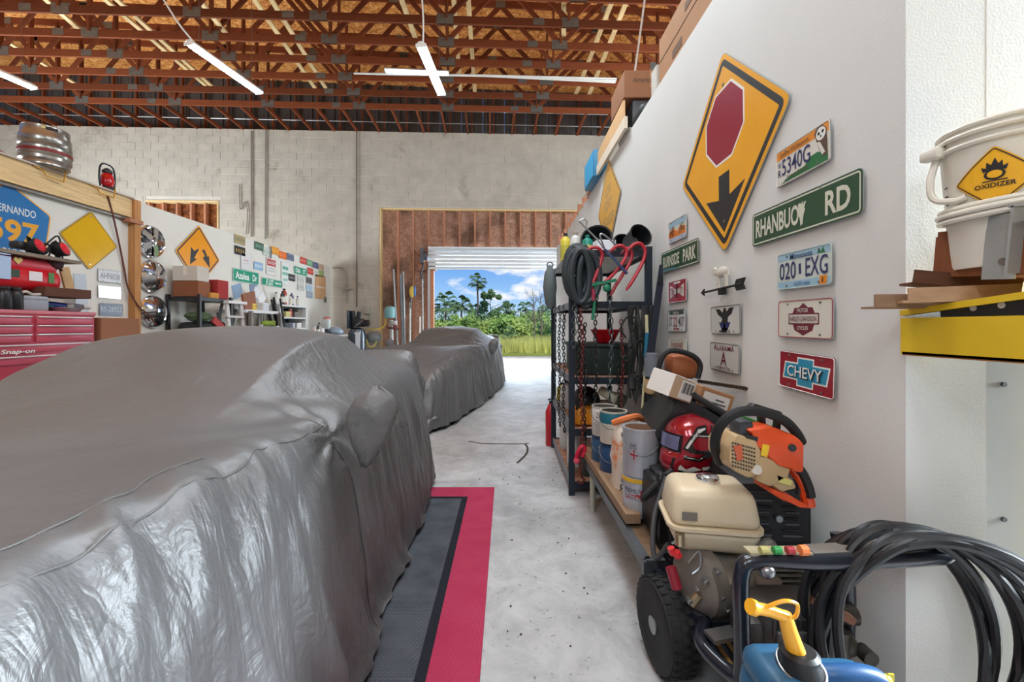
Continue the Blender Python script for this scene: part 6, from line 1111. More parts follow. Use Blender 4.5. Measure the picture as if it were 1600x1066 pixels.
for i, (c, n_) in enumerate((((206, 206, 210), 'white'), ((50, 52, 60), 'black'), ((170, 176, 190), 'blue grey'), ((216, 210, 200), 'cream'))): small('parts_box', '%s small box on the third level of the white shelf unit' % n_, (-4.46, 9.45+.24*i, 1.215), c, .9)
SHIFT[0] = Vector((-.0, -1.0, 0))
t = thing('cloth_bundle', 'bright red cap on the counter in front of the white shelf unit', 'cap', (-4.2, 9.4, 1.06)); b = MB(); b.ball((-4.2, 9.45, 1.10), (.11, .14, .10), 16, 9); b.build('crown', P((214, 36, 56), .6), t); b = MB(); b.ball((-4.10, 9.50, 1.07), (.10, .10, .015), 12, 6); b.build('brim', P((196, 30, 50), .6), t)
SHIFT[0] = Vector((0, -.92, 0))
t = thing('counter', 'grey counter running to the far end of the left wall', 'counter', (-4.4, 10.1, 0)); b = MB(); b.box((-4.12, 10.55, 1.03), (.40, 1.75, .05)); b.build('top', P((170, 166, 160), .5), t, sharp=0)
for y in (9.8, 11.3): b = MB(); b.box((-4.1, y, .5), (.06, .06, 1.0)); b.build('leg', P((110, 108, 104), .5), t, sharp=0)
t = thing('blender_jar', 'clear grey jar with a dark base and pink lid near the far wall end', 'jar', (-4.2, 10.85, 1.055)); b = MB(); b.lathe([(.08, 0), (.075, .12), (.06, .13)], (-4.2, 10.85, 1.055), 18); b.build('base', P((36, 40, 56), .4), t); b = MB(); b.lathe([(.06, .13), (.085, .17), (.09, .34), (.08, .37)], (-4.2, 10.85, 1.055), 18); b.build('jar', P((186, 192, 190), .2), t); b = MB(); b.lathe([(.09, .36), (.09, .39), (.05, .42)], (-4.2, 10.85, 1.055), 18); b.build('lid', P((190, 120, 116), .5), t)
for i, (c, n_) in enumerate((((206, 190, 186), 'pinkish'), ((60, 64, 62), 'dark green'), ((224, 222, 220), 'white'), ((150, 146, 140), 'grey'), ((206, 200, 186), 'ivory'))): small('bottle' if i % 2 else 'can', '%s %s on the counter before the clear jar' % (n_, 'bottle' if i % 2 else 'can'), (-4.25+.05*(i % 3), 10.3+.085*i, 1.055), c, .95+.2*(i % 3 == 0))
t = thing('folded_tarp', 'pale blue plastic sheeting heaped on the far end of the counter', 'sheet', (-4.1, 11.2, 1.055)); b = MB()
for i in range(4): b.ball((-4.06-.05*i, 11.05+.07*i, 1.12+.03*(i % 2)), (.16, .2, .085), 14, 8)
b.build('fold', mat('blue_sheet', (150, 168, 186), .25, bump=.9, bs=12), t); b = MB(); b.ball((-4.0, 11.0, 1.09), (.05, .08, .04), 10, 7); b.build('orange_tag', P((206, 130, 50), .6), t)
SHIFT[0] = Vector((0, 0, 0))
b = MB(); b.box((XL+.02, 11.2, 1.95), (.04, .09, .14)); o = b.build('switch_box', P((110, 116, 106), .5)); tag(o, 'grey green switch box on the far end of the left wall', 'switch')
carton('carton', 'brown carton on the floor of the counter end by the wooden post', 'box', (-4.45, 4.64, 1.20), (.5, .46, .28), (150, 100, 70))
b = MB(); b.box((-4.45, 4.64, .53), (.5, .5, 1.06)); o = b.build('side_cabinet', P((206, 200, 192), .5)); tag(o, 'pale cabinet between the red chest and the wooden post', 'cabinet')
# ---------------------------------------------------------------- back wall: pipes, compressor, poles
def wallpipe(pts, r, label, m=None):
    b = MB(BM); b.tube([(x, -.03, z) for x, z in pts], r, 7); o = b.build('conduit', m or mat('wall_conduit', (150, 144, 134), .6, .2)); return tag(o, label, 'pipe')
lx = lambda px: X_(px, 11.6)+1.5
lz = lambda py: Z_(py, 11.7)
wallpipe([(lx(394), 6.55), (lx(394), lz(372))], .022, 'pale vertical conduit on the block wall above the left partition')
wallpipe([(lx(556), 6.6), (lx(556), lz(480))], .016, 'thin dark vertical conduit on the block wall above the compressor', mat('dark_conduit', (92, 84, 76), .6, .2))
wallpipe([(lx(416), 6.6), (lx(415), lz(375))], .020, 'second grey conduit on the block wall, right of the pale one')
wallpipe(spline([(lx(518), lz(419)), (lx(532), lz(419)), (lx(539), lz(424)), (lx(541), lz(436)), (lx(541), lz(448))], 4), .016, 'curved grey conduit beside the end of the left partition')
wallpipe(spline([(lx(376), 5.1), (lx(377), lz(330)), (lx(384), lz(318)), (lx(388), lz(335)), (lx(386), lz(368))], 4), .014, 'looped thin conduit near the small framed opening')
t = thing('valve', 'grey pipe junction with a tee below the curved conduit', 'pipe junction', tuple(BM @ Vector((lx(541), -.05, lz(456))))); b = MB(BM); b.ball((lx(541), -.06, lz(452)), .05, 10, 7); b.tube([(lx(541), -.06, lz(452)), (lx(550), -.06, lz(453))], .02, 7); b.build('tee', mat('wall_conduit', (150, 144, 134), .6, .2), t); b = MB(BM); b.tube([(lx(541), -.05, lz(455)), (lx(541), -.05, lz(475))], .014, 7); b.build('down_pipe', mat('wall_conduit', (150, 144, 134), .6, .2), t)
t = thing('fuse_box', 'small grey electrical box on the block wall right of the compressor', 'electrical box', tuple(BM @ Vector((lx(573), -.06, lz(490))))); b = MB(BM); b.rbox((lx(573), -.05, lz(485)), (.14, .10, .20), .008); b.build('box_body', P((168, 164, 150), .5), t); b = MB(BM); b.tube(spline([(lx(575), -.06, lz(493)), (lx(575), -.06, lz(500)), (lx(571), -.06, lz(506))], 4), .014, 7); b.build('conduit_stub', P((150, 146, 134), .5), t)
# compressor
t = thing('air_compressor', 'black upright air compressor with a silver tank by the end of the left partition', 'compressor', (-3.95, 10.95, 0)); CB_ = mat('tank_grey', (84, 90, 98), .25, .6, var=.1); cc = (-3.82, 10.85, 0)
b = MB(); b.lathe([(.08, .10), (.19, .16), (.22, .26), (.22, 1.05), (.18, 1.17), (.06, 1.22)], cc, 28); b.build('tank', CB_, t); b = MB(); b.box((-3.74, 10.64, .85), (.14, .012, .5)); b.build('tank_label', P((216, 218, 222), .4), t, sharp=0)
b = MB(); b.rbox((-3.98, 10.85, 1.42), (.05, .46, .46), .02); b.build('belt_guard', P((44, 52, 64), .5), t); b = MB(); b.rbox((-3.80, 10.85, 1.34), (.26, .24, .22), .02); b.cyl((-3.88, 10.8, 1.4), (-3.92, 10.8, 1.64), .06); b.cyl((-3.78, 10.8, 1.4), (-3.74, 10.8, 1.62), .055); b.build('pump_head', M_BLK, t); b = MB(); b.cyl((-3.72, 10.85, 1.33), (-3.52, 10.85, 1.33), .09); b.build('motor', M_BLK, t); b = MB(); b.tube(spline([(-3.88, 10.75, 1.22), (-3.74, 10.6, 1.28), (-3.6, 10.65, 1.40)], 5), .014, 7); b.build('air_line', M_STEEL, t)
for a in (0, 2.1, 4.2): b = MB(); b.box((cc[0]+.18*math.cos(a), cc[1]+.18*math.sin(a), .08), (.05, .05, .16)); b.build('foot', M_BLK, t, sharp=0)
b = MB(); b.tube(spline([tuple(pt(574, 515, 11.3)), tuple(pt(586, 515, 11.3)), tuple(pt(597, 512, 11.4)), tuple(pt(602, 505, 11.4)), tuple(pt(601, 492, 11.5))], 5), .018, 7); o = b.build('air_hose', P((222, 190, 70), .5)); tag(o, 'yellow hose running from the compressor to the framed opening', 'hose')
b = MB(); b.tube(spline([tuple(pt(572, 530, 11.0)), tuple(pt(576, 541, 11.0)), tuple(pt(584, 541, 11.0)), tuple(pt(588, 534, 11.1))], 5), .016, 7); o = b.build('air_hose', P((206, 190, 90), .5)); tag(o, 'short loop of yellow hose on the floor by the compressor', 'hose')
b = MB(); b.ball(pt(584, 527, 11.3), (.22, .18, .16), 14, 9); o = b.build('grey_sack', mat('sack_grey', (130, 132, 130), .7, bump=.3)); tag(o, 'grey rounded sack on the ground between compressor and framed opening', 'sack')
# poles and tools leaning on the strand board
GA = mat('galv_pole', (172, 178, 180), .35, .6)
def pole(a, b_, r, label, m, Y=11.55): b = MB(); b.tube([pt(a[0], a[1], Y), pt(b_[0], b_[1], Y-.25)], r, 8); o = b.build('metal_pole', m); return tag(o, label, 'pole')
pole((615, 421), (623, 578), .028, 'light leaning pole nearest the left jamb of the framed opening', GA); pole((626, 429), (631, 578), .032, 'grey leaning pole, second from the left jamb', mat('galv_dark', (128, 140, 144), .4, .6)); pole((630, 425), (634, 578), .022, 'thin pale pole touching the grey pole', GA); pole((641, 473), (640, 578), .026, 'short white pole under the yellow and blue paddle', P((206, 206, 200), .5)); pole((656, 495), (656, 578), .020, 'short white stake beside the door jamb', P((226, 222, 214), .5)); pole((660, 436), (661, 578), .016, 'thin rod nearest the roll-up door rail', GA)
t = thing('paddle', 'yellow and blue paddle standing against the strand board', 'paddle', tuple(pt(643, 470, 11.4))); b = MB(); p = pt(643.5, 456, 11.4); b.ball(p, (.07, .03, .16), 14, 8); b.build('yellow_blade', P((222, 190, 80), .5), t); b = MB(); b.ball(p+Vector((.065, .01, .01)), (.045, .03, .15), 14, 8); b.build('blue_blade', P((60, 110, 170), .5), t); b = MB(); b.tube([pt(643, 464, 11.4), pt(642, 482, 11.4)], .02, 7); b.build('shaft', P((120, 120, 124), .5), t)
t = thing('drill_press', 'teal and grey machine head in front of the left jamb of the opening', 'machine', tuple(pt(612, 570, 11.2))); b = MB(); b.lathe([(.13, 0), (.14, .03), (.14, .22), (.11, .29), (.05, .31)], pt(609, 497, 11.2), 22); b.build('motor_cover', mat('teal', (116, 164, 164), .4), t); b = MB(); b.cyl(pt(611, 500, 11.2), pt(613, 575, 11.2), .05); b.rbox(pt(616, 505, 11.15), (.14, .16, .12), .02); b.build('column', P((186, 184, 180), .4, .4), t); b = MB(); b.rbox(pt(618, 512, 11.1), (.12, .12, .14), .02); b.cyl(pt(604, 512, 11.1), pt(624, 514, 11.1), .03); b.build('chuck', P((110, 66, 62), .5, .3), t); b = MB(); b.rbox(pt(612, 582, 11.2), (.3, .3, .06), .01); b.build('base', P((120, 118, 116), .5), t)

# ---------------------------------------------------------------- lights and cables in the roof
TUBE = mat('tube_glow', (228, 242, 255), .4, emit=8, var=0); TUBE2 = mat('tube_glow_left', (228, 242, 255), .4, emit=42, var=0); FIX = mat('fixture_white', (226, 226, 222), .4)
def fixture(a, c, label, cable=None):
    a, c = Vector(a), Vector(c); t = thing('ceiling_light', label, 'ceiling light', tuple((a+c)/2)); d = (c-a).normalized(); s = d.cross(Vector((0, 0, 1))).normalized(); up = Vector((0, 0, 1))
    b = MB(); b.bar(a, c, .06, .05); pr = [(-.075, -.02), (-.03, .03), (.03, .03), (.075, -.02), (.07, -.022), (.03, .022), (-.03, .022), (-.07, -.022)]
    n = len(pr); b.add([a+s*x+up*(z+.0) for x, z in pr]+[c+s*x+up*z for x, z in pr], [(i, (i+1) % n, n+(i+1) % n, n+i) for i in range(n)]+[tuple(range(n)), tuple(range(2*n-1, n-1, -1))]); b.build('reflector', FIX, t, sharp=20)
    for k in (-.03, .03): b = MB(); b.cyl(a+d*.04+s*k-up*.035, c-d*.04+s*k-up*.035, .016, n=10); b.build('tube', TUBE2 if a.x < -3.5 else TUBE, t)
    for p in (a, c): b = MB(); b.bar(p-s*.07-up*.025, p+s*.07-up*.025, .012, .045); b.build('end_cap', FIX, t, sharp=0)
    for p in (a+d*.15, c-d*.15): b = MB(); b.cyl(p+up*.02, Vector((p.x, p.y, WT+.05)), .003, n=5); b.build('hanger_wire', mat('hanger', (110, 100, 92), .5, .5), t)
    if cable: b = MB(); b.tube(spline([a+d*.1+up*.03]+[Vector(q) for q in cable], 6), .011, 7); b.build('power_cable', M_WIRE, t)
fixture((-4.19, 5.60, 5.0), (-3.95, 6.79, 5.0), 'hanging white tube light over the grey covered car, left of the middle one', [(-4.30, 5.5, 5.25), (-4.75, 5.6, 6.0), (-5.0, 5.7, 6.7)])
fixture((-1.14, 5.64, 5.0), (-1.05, 6.83, 5.0), 'hanging white tube light nearest the right wall', [(-1.10, 5.6, 5.3), (-1.14, 5.6, 6.0), (-1.12, 5.7, 6.7)])
fixture((-7.62, 5.45, 5.0), (-7.40, 6.66, 5.0), 'hanging white tube light cut by the left edge of the picture', None)
fixture((-2.5, 8.75, 6.53), (-1.2, 8.8, 6.50), 'far tube light up among the trusses above the door', None)
for i, (z, y, dz) in enumerate(((6.48, 8.9, -.05), (6.52, 8.98, -.10), (6.56, 9.06, -.14))):
    b = MB(); b.tube([(-3.2+.2*i, y, z+.06), (-.5, y, z+.02), (2.3, y-.02*i, z+dz)], .018, 7); o = b.build('plastic_pipe', M_WIRE); tag(o, ('lowest', 'middle', 'uppermost')[i]+' of the long white pipes lying across the roof trusses', 'pipe')
b = MB(); b.cyl((2.02, 5.7, 6.9), (1.75, 5.9, 4.6), .014, n=6); o = b.build('pull_cord', M_WIRE); tag(o, 'straight white cord dropping to the loft cartons from the trusses', 'cord')

# ---------------------------------------------------------------- covered cars
COV = bpy.data.materials.new('cover_cloth'); COV.use_nodes = True
def cover_nodes():
    N = COV.node_tree.nodes; L = COV.node_tree.links; b = N['Principled BSDF']; tc = N.new('ShaderNodeTexCoord')
    b.inputs['Base Color'].default_value = lin((116, 116, 117)); b.inputs['Metallic'].default_value = .52; b.inputs['Roughness'].default_value = .5; b.inputs['Specular IOR Level'].default_value = .4
    n1 = N.new('ShaderNodeTexNoise'); n1.inputs['Scale'].default_value = 9; n1.inputs['Detail'].default_value = 7; n1.inputs['Roughness'].default_value = .62; n1.inputs['Distortion'].default_value = .25; L.new(tc.outputs['Object'], n1.inputs['Vector'])
    mp = N.new('ShaderNodeMapping'); mp.inputs['Scale'].default_value = (1, .5, 2.2); mp.inputs['Rotation'].default_value = (.2, .5, .5); L.new(tc.outputs['Object'], mp.inputs[0])
    n2 = N.new('ShaderNodeTexNoise'); n2.inputs['Scale'].default_value = 34; n2.inputs['Detail'].default_value = 4; L.new(mp.outputs[0], n2.inputs['Vector'])
    b1 = N.new('ShaderNodeBump'); b1.inputs['Strength'].default_value = .16; b1.inputs['Distance'].default_value = .016; L.new(n1.outputs[0], b1.inputs['Height'])
    b2 = N.new('ShaderNodeBump'); b2.inputs['Strength'].default_value = .16; b2.inputs['Distance'].default_value = .004; L.new(n2.outputs[0], b2.inputs['Height']); L.new(b1.outputs[0], b2.inputs['Normal'])
    def ridge(scale, det, dist, mpn):
        n = N.new('ShaderNodeTexNoise'); n.inputs['Scale'].default_value = 1; n.inputs['Detail'].default_value = det; n.inputs['Roughness'].default_value = .55; n.inputs['Distortion'].default_value = dist
        m_ = N.new('ShaderNodeMapping'); m_.inputs['Scale'].default_value = scale; m_.inputs['Rotation'].default_value = mpn; L.new(tc.outputs['Object'], m_.inputs[0]); L.new(m_.outputs[0], n.inputs['Vector'])
        a = N.new('ShaderNodeMath'); a.operation = 'SUBTRACT'; a.inputs[1].default_value = .5; L.new(n.outputs[0], a.inputs[0]); c = N.new('ShaderNodeMath'); c.operation = 'ABSOLUTE'; L.new(a.outputs[0], c.inputs[0]); return c.outputs[0]
    ge = N.new('ShaderNodeNewGeometry'); sp = N.new('ShaderNodeSeparateXYZ'); L.new(ge.outputs['Normal'], sp.inputs[0])
    mk = N.new('ShaderNodeMapRange'); mk.inputs[1].default_value = .95; mk.inputs[2].default_value = .55; mk.inputs[3].default_value = .10; mk.inputs[4].default_value = 1.0; L.new(sp.outputs['Z'], mk.inputs[0])
    b3 = N.new('ShaderNodeBump'); b3.inputs['Distance'].default_value = .10; L.new(ridge((5, 8, 1.1), 4, .3, (0, 0, 0)), b3.inputs['Height']); L.new(b2.outputs[0], b3.inputs['Normal'])
    s3 = N.new('ShaderNodeMath'); s3.operation = 'MULTIPLY'; s3.inputs[1].default_value = .36; L.new(mk.outputs[0], s3.inputs[0]); L.new(s3.outputs[0], b3.inputs['Strength'])
    b4 = N.new('ShaderNodeBump'); b4.inputs['Distance'].default_value = .05; L.new(ridge((9, 11, 9), 5, 1.0, (.3, .4, .2)), b4.inputs['Height']); L.new(b3.outputs[0], b4.inputs['Normal'])
    s4 = N.new('ShaderNodeMath'); s4.operation = 'MULTIPLY'; s4.inputs[1].default_value = .25; L.new(mk.outputs[0], s4.inputs[0]); L.new(s4.outputs[0], b4.inputs['Strength'])
    L.new(b4.outputs[0], b.inputs['Normal'])
cover_nodes()
def cover_mesh(NU=320, NV=84, steps=60, iters=9, seed=3):
    rng = np.random.default_rng(seed)
    def ip(y, pts):
        a = np.array(pts); return np.interp(y, a[:,0], a[:,1])
    L = 4.6
    def sm(f, y):   # box-smoothed profile
        return (f(y-.08)+f(y-.04)+f(y)+f(y+.04)+f(y+.08))/5
    zL = lambda y: ip(y, [(-.2,.5),(0,.56),(.3,.70),(1.0,.80),(2.3,.90),(3.2,.93),(4.2,.96),(4.55,.92),(4.8,.8)])
    zG = lambda y: ip(y, [(0,.2),(2.25,.86),(3.05,1.215),(3.3,1.245),(3.6,1.24),(4.35,.97),(4.8,.5)])
    w1 = lambda y: ip(y, [(-.1,.35),(0,.66),(.15,.80),(.5,.88),(4.0,.90),(4.45,.84),(4.6,.72),(4.7,.4)])
    def H(x, y):
        ax = np.abs(x)
        w = sm(w1, y); h = sm(zL, y)
        h = h + .055*np.exp(-((y-1.2)/1.1)**4-((ax-.74)/.15)**2) + .05*np.exp(-((y-3.75)/.5)**2-((ax-.7)/.16)**2)
        r = np.clip(ax/w, 0, 1.5)
        ey = np.clip(np.minimum((y+.05)/.18, (L+.05-y)/.18), 0, 1)
        lo = h*np.clip(1-r**16, 0, 1)**.5*(1-(1-ey)**2)**.5
        g = sm(zG, y) - 1.05*np.maximum(0, ax-.50) - .05*(ax/.5)**2
        g = np.where(ax > .86, 0, g)
        sp = np.where((ax < .76), 1.06*np.exp(-((y-4.38)/.07)**8), 0)
        return np.maximum(np.maximum(lo, np.where((y>2.2)&(y<4.5), g, 0)), sp)
    # initial loops: stadium-ish outlines from the hem to the spine
    th = np.linspace(0, 2*np.pi, NU, endpoint=False)
    def outline(hw, y0, y1, p):
        c, s = np.cos(th), np.sin(th)
        x = hw*np.sign(c)*np.abs(c)**(2/p); y = (y0+y1)/2+(y1-y0)/2*np.sign(s)*np.abs(s)**(2/p)
        # resample evenly
        xx = np.append(x, x[0]); yy = np.append(y, y[0])
        d = np.append(0, np.cumsum(np.hypot(np.diff(xx), np.diff(yy))))
        t = np.linspace(0, d[-1], NU, endpoint=False)
        return np.interp(t, d, xx), np.interp(t, d, yy)
    P = np.zeros((NV, NU, 3))
    ns = int(NV*.46)
    for v in range(NV):
        if v < ns:
            k = v/ns
            x, y = outline(.975-.03*k, -.16+.03*k, 4.72-.03*k, 7)
            top = np.minimum(.86, .60+.1*y)*.97
            z = .17+k*(top-.155)
        else:
            k = (v-ns)/(NV-1-ns)
            kk = k
            x, y = outline(.945*(1-kk)+1e-3, -.13+.80*kk, 4.69-.80*kk, 7-4.5*min(1,kk*1.3))
            zz = np.maximum(H(x, y), np.minimum(.86, .60+.1*y)*.97*(1-min(1,kk*5)))
            z = zz+.02
        P[v,:,0], P[v,:,1], P[v,:,2] = x, y, z
    for _ in range(6):     # soften the starting loft
        Q = P.copy()
        Q[1:-1] = .4*P[1:-1]+.15*(P[2:]+P[:-2])+.15*(np.roll(P,1,1)+np.roll(P,-1,1))[1:-1]
        P = Q
    h0 = H(P[...,0], P[...,1]); P[...,2] = np.where(np.arange(NV)[:,None] >= ns, np.maximum(P[...,2], h0+.015), P[...,2])
    vv = np.arange(NV)/(NV-1)
    exu = (1.0+.05*np.clip(1-vv/.55,0,1))[:,None]*np.ones((1,NU))     # fullness grows to the hem
    exu = exu+.012
    def dl(a,b): return np.linalg.norm(a-b, axis=-1)
    rnd = lambda s: 1+s*rng.standard_normal((NV,NU))
    Ru = dl(P, np.roll(P,-1,1))*exu
    Rv = dl(P[:-1], P[1:])*np.where(np.arange(NV-1)<ns,.95,1.0)[:,None]
    Rd = dl(P[:-1], np.roll(P,-1,1)[1:])*1.02
    Re = dl(np.roll(P,-1,1)[:-1], P[1:])*1.02
    Bu = dl(P, np.roll(P,-3,1))*1.01
    Bv = dl(P[:-3], P[3:])*1.012
    # low frequency noise to seed folds
    def noise(fu, fv):
        a = np.zeros((NV,NU))
        for k in range(14):
            a += rng.standard_normal()*np.sin(rng.integers(1,fu)*th[None,:]+rng.uniform(-fv,fv)*vv[:,None]*6+rng.uniform(0,6.3))
        return a/4
    n = noise(60,3)*.012
    P[...,0] += n*np.sign(P[...,0])*np.clip(np.abs(P[...,0])/.9,0,1); P[...,1] += n*.3; P[...,2] += np.abs(n)*.5
    V = np.zeros_like(P); dt = 1/60
    fixed = None
    def solve(A, B, R, ks, kc=None):
        d = B-A; l = np.linalg.norm(d, axis=-1)+1e-9
        c = (l-R)/l
        if kc is not None: c = np.where(c > 0, c, c*kc)
        d *= (.5*ks*c)[...,None]
        return d
    mir = (NU//2-np.arange(NU)) % NU
    for st in range(steps):
        V[...,2] -= 9.8*dt; V *= .97 if st < steps-15 else .8
        X0 = P.copy(); P = P+V*dt
        for it in range(iters):
            for par in (0,1):
                a = np.arange(par, NU, 2); b = (a+1) % NU
                d = solve(P[:,a], P[:,b], Ru[:,a], 1.); P[:,a] += d; P[:,b] -= d
            for par in (0,1):
                a = np.arange(par, NV-1, 2)
                d = solve(P[a], P[a+1], Rv[a], 1.); P[a] += d; P[a+1] -= d
            for par in (0,1):
                a = np.arange(par, NV-1, 2)
                S = np.roll(P,-1,1)
                d = solve(P[a], S[a+1], Rd[a], .4); P[a] += d; P[a+1] -= np.roll(d,1,1)
                S = np.roll(P,-1,1)
                d = solve(S[a], P[a+1], Re[a], .4); P[a] += np.roll(d,1,1); P[a+1] -= d
            if it % 2 == 0:
                d = solve(P, np.roll(P,-3,1), Bu, .12); P += d-np.roll(d,3,1)
                d = solve(P[:-3], P[3:], Bv, .12); P[:-3] += d; P[3:] -= d
            # collide with the car and the floor
            x, y, z = P[...,0], P[...,1], P[...,2]
            h = H(x,y); e = .01
            pen = h+.008-z
            m = (pen > 0)
            if m.any():
                xm, ym = x[m], y[m]
                gx = (H(xm+e,ym)-H(xm-e,ym))/(2*e); gy = (H(xm,ym+e)-H(xm,ym-e))/(2*e)
                gl = np.sqrt(1+gx*gx+gy*gy); k = np.minimum(pen[m]/gl, .03)
                P[m,0] -= gx/gl*k; P[m,1] -= gy/gl*k; P[m,2] += k/gl
                # friction
                P[m] = P[m]*.8+X0[m]*.2 if it == iters-1 else P[m]
            P[-1] = (P[-1]+P[-1][mir]*[-1,1,1])/2*[0,1,1]
        fl = P[...,2] < .035
        V = (P-X0)/dt
        V[fl] *= .3
    cut = .035+.02*np.abs(np.sin(th*9)+np.sin(th*23+1))*.5      # trim the hem above the floor
    for u in range(NU):
        c = P[:,u]; k = np.nonzero(c[:,2] < cut[u])[0]; k = k[-1] if len(k) else -1
        if k >= 0:
            t = k+(cut[u]-c[k,2])/(c[k+1,2]-c[k,2]); q = t+(NV-1-t)*np.arange(NV)/(NV-1)
            P[:,u] = np.stack([np.interp(q, np.arange(NV), c[:,a]) for a in range(3)], 1)
    # finer grid, then folds along the normals
    def up(A, ax, wrap):
        B = np.moveaxis(A, ax, 0); n_ = len(B)
        if wrap: g = lambda o: np.roll(B, -o, 0)
        else: g = lambda o: B[np.clip(np.arange(n_)+o, 0, n_-1)]
        mid = (-g(-1)+9*g(0)+9*g(1)-g(2))/16
        out = np.empty((2*n_,)+B.shape[1:]); out[0::2] = B; out[1::2] = mid
        return np.moveaxis(out if wrap else out[:-1], 0, ax)
    P = up(up(P, 1, True), 0, False); NV, NU = P.shape[:2]
    Tu = np.roll(P,-1,1)-np.roll(P,1,1); Tv = np.gradient(P, axis=0)
    N = np.cross(Tu, Tv); N /= np.linalg.norm(N, axis=-1, keepdims=True)+1e-9
    x, y, z = P[...,0], P[...,1], P[...,2]
    def vn(a, b, seed):     # smooth value noise at (a, b)
        r = np.random.default_rng(seed).random((64,64))*2-1
        i, j = np.floor(a).astype(int), np.floor(b).astype(int); f, g = a-i, b-j
        f, g = f*f*(3-2*f), g*g*(3-2*g)
        t = lambda p, q: r[p % 64, q % 64]
        return (t(i,j)*(1-f)+t(i+1,j)*f)*(1-g)+(t(i,j+1)*(1-f)+t(i+1,j+1)*f)*g
    rid = lambda n: (1-np.abs(n)*2.2)
    s_ = np.arange(NU)[None,:]/NU*64+np.zeros((NV,1))
    side = np.clip((.93-z)/.25, 0, 1)
    low = np.clip((.8-z)/.7, 0, 1)
    D = side*(.4+.6*low)*(.026*vn(s_*1.0+.5*vn(z*2,s_*.3,5), z*.7, 1)+.016*rid(vn(s_*2+.7*vn(z*3,s_*.5,6), z*1.3, 2))+.007*rid(vn(s_*4+z*1.5, z*2.2, 3)))
    edge = np.exp(-((np.abs(x)-.78)/.10)**2)*np.clip((z-.55)/.15,0,1)*np.clip((2.5-y)/.3,0,1)*np.clip((y-.1)*4,0,1)
    D += edge*(.013*rid(vn(y*9+np.abs(x)*5, np.abs(x)*5+z*5, 7))+.009*vn(y*19-np.abs(x)*8, np.abs(x)*10+z*7, 8)+.005*rid(vn(y*24+np.abs(x)*14, np.abs(x)*9, 12)))
    D += .0022*vn(x*6+y*5, y*2.2-x*2, 9)*np.clip((z-.7)*4,0,1)+.004*vn(x*2+y*2.5, y*.8-x, 10)*(z>.75)
    D += .010*rid(vn((y*1.1-x*.9)*1.6, (y+x)*.7, 13))*np.clip((z-.72)*6,0,1)*np.clip((.72-np.abs(x))*4,0,1)*np.clip((3.1-y)*2,0,1)
    for sx in (-1, 1):      # tension folds that fan out from the mirror pockets
        dx, dy, dz = np.abs(x-sx*.88), y-2.68, z-.84
        r = np.sqrt(dx*dx+dy*dy+dz*dz); an = np.arctan2(dz, dy)
        m = (x*sx > .3)
        D += m*.016*np.exp(-r/.28)*np.sin(an*7+1.5*vn(an*2, r*3, 11))*np.clip(r/.12,0,1)
    # the roof edge pulls folds down the windshield post
    D += .007*np.exp(-((np.abs(x)-.64)/.09)**2)*np.exp(-((y-2.75)/.35)**2)*np.sin(y*26-np.abs(x)*30)
    D *= np.clip((P[...,2]-.0)/.05, .3, 1)
    P = P+N*D[...,None]
    P[...,2] = np.maximum(P[...,2], .008)
    return P, th

P_, TH = cover_mesh(); NV, NU = P_.shape[:2]
me = bpy.data.meshes.new('car_cover'); V3 = P_.reshape(-1, 3)
uu, vv = np.meshgrid(np.arange(NU), np.arange(NV-1)); a = vv*NU+uu; b2 = vv*NU+(uu+1) % NU
FA = np.stack([a, b2, b2+NU, a+NU], -1).reshape(-1, 4)
me.vertices.add(len(V3)); me.vertices.foreach_set('co', V3.astype(np.float32).ravel()); me.loops.add(FA.size); me.loops.foreach_set('vertex_index', FA.astype(np.int32).ravel())
me.polygons.add(len(FA)); me.polygons.foreach_set('loop_start', np.arange(0, FA.size, 4, dtype=np.int32)); me.polygons.foreach_set('use_smooth', np.ones(len(FA), dtype=bool)); me.update(calc_edges=True); me.validate(); me.materials.append(COV)
def surf(x, y):            # the highest cover point near (x, y)
    d = (V3[:, 0]-x)**2+(V3[:, 1]-y)**2; k = np.argsort(d)[:6]; return Vector((x, y, float(V3[k, 2].max())))
car = thing('covered_car', 'low sports car under a silver grey cloth cover, nearest the camera', 'car', (-1.45, -1.1, 0))
o = bpy.data.objects.new('car_cover', me); C.objects.link(o); o.parent = car; WX[o.name] = WX[car.name]
W0 = WX[car.name]
def earmesh(sx):           # the sewn pocket over a door mirror
    b = MB(W0); n = 20; m = 10; vv = []
    for j in range(m+1):
        k = j/m; z = .75+.275*k; w = np.interp(k, [0, .15, .45, .75, .92, 1], [.012, .038, .078, .092, .068, .02]); d = np.interp(k, [0, .3, .7, .93, 1], [.015, .05, .06, .04, .012])
        for i in range(n):
            a = 2*PI*i/n; x = sx*(.945+.03*k+w*math.cos(a)+.004*math.sin(5*a+2*j)); y = 2.62+.02*k+d*math.sin(a)+.006*math.cos(3*a+j)+.005*math.sin(7*a-j); vv.append((x, y, z+.012*math.cos(a+1)*k))
    b.add(vv, [(j*n+i, j*n+(i+1) % n, (j+1)*n+(i+1) % n, (j+1)*n+i) for j in range(m) for i in range(n)]+[tuple(range(n)), tuple(range(m*n, m*n+n))]); return b
for sx in (1, -1): q = earmesh(sx).build('mirror_pocket', mat('pocket_cloth', (112, 112, 112), .6, .25, var=.08, vs=14, bump=.8, bs=22), car, sharp=180)
def seam(pts, name='seam'):
    q = MB(W0); q.tube(spline(pts, 5), .0018, 5); return q.build(name, mat('seam_thread', (112, 111, 110), .6, .3), car)
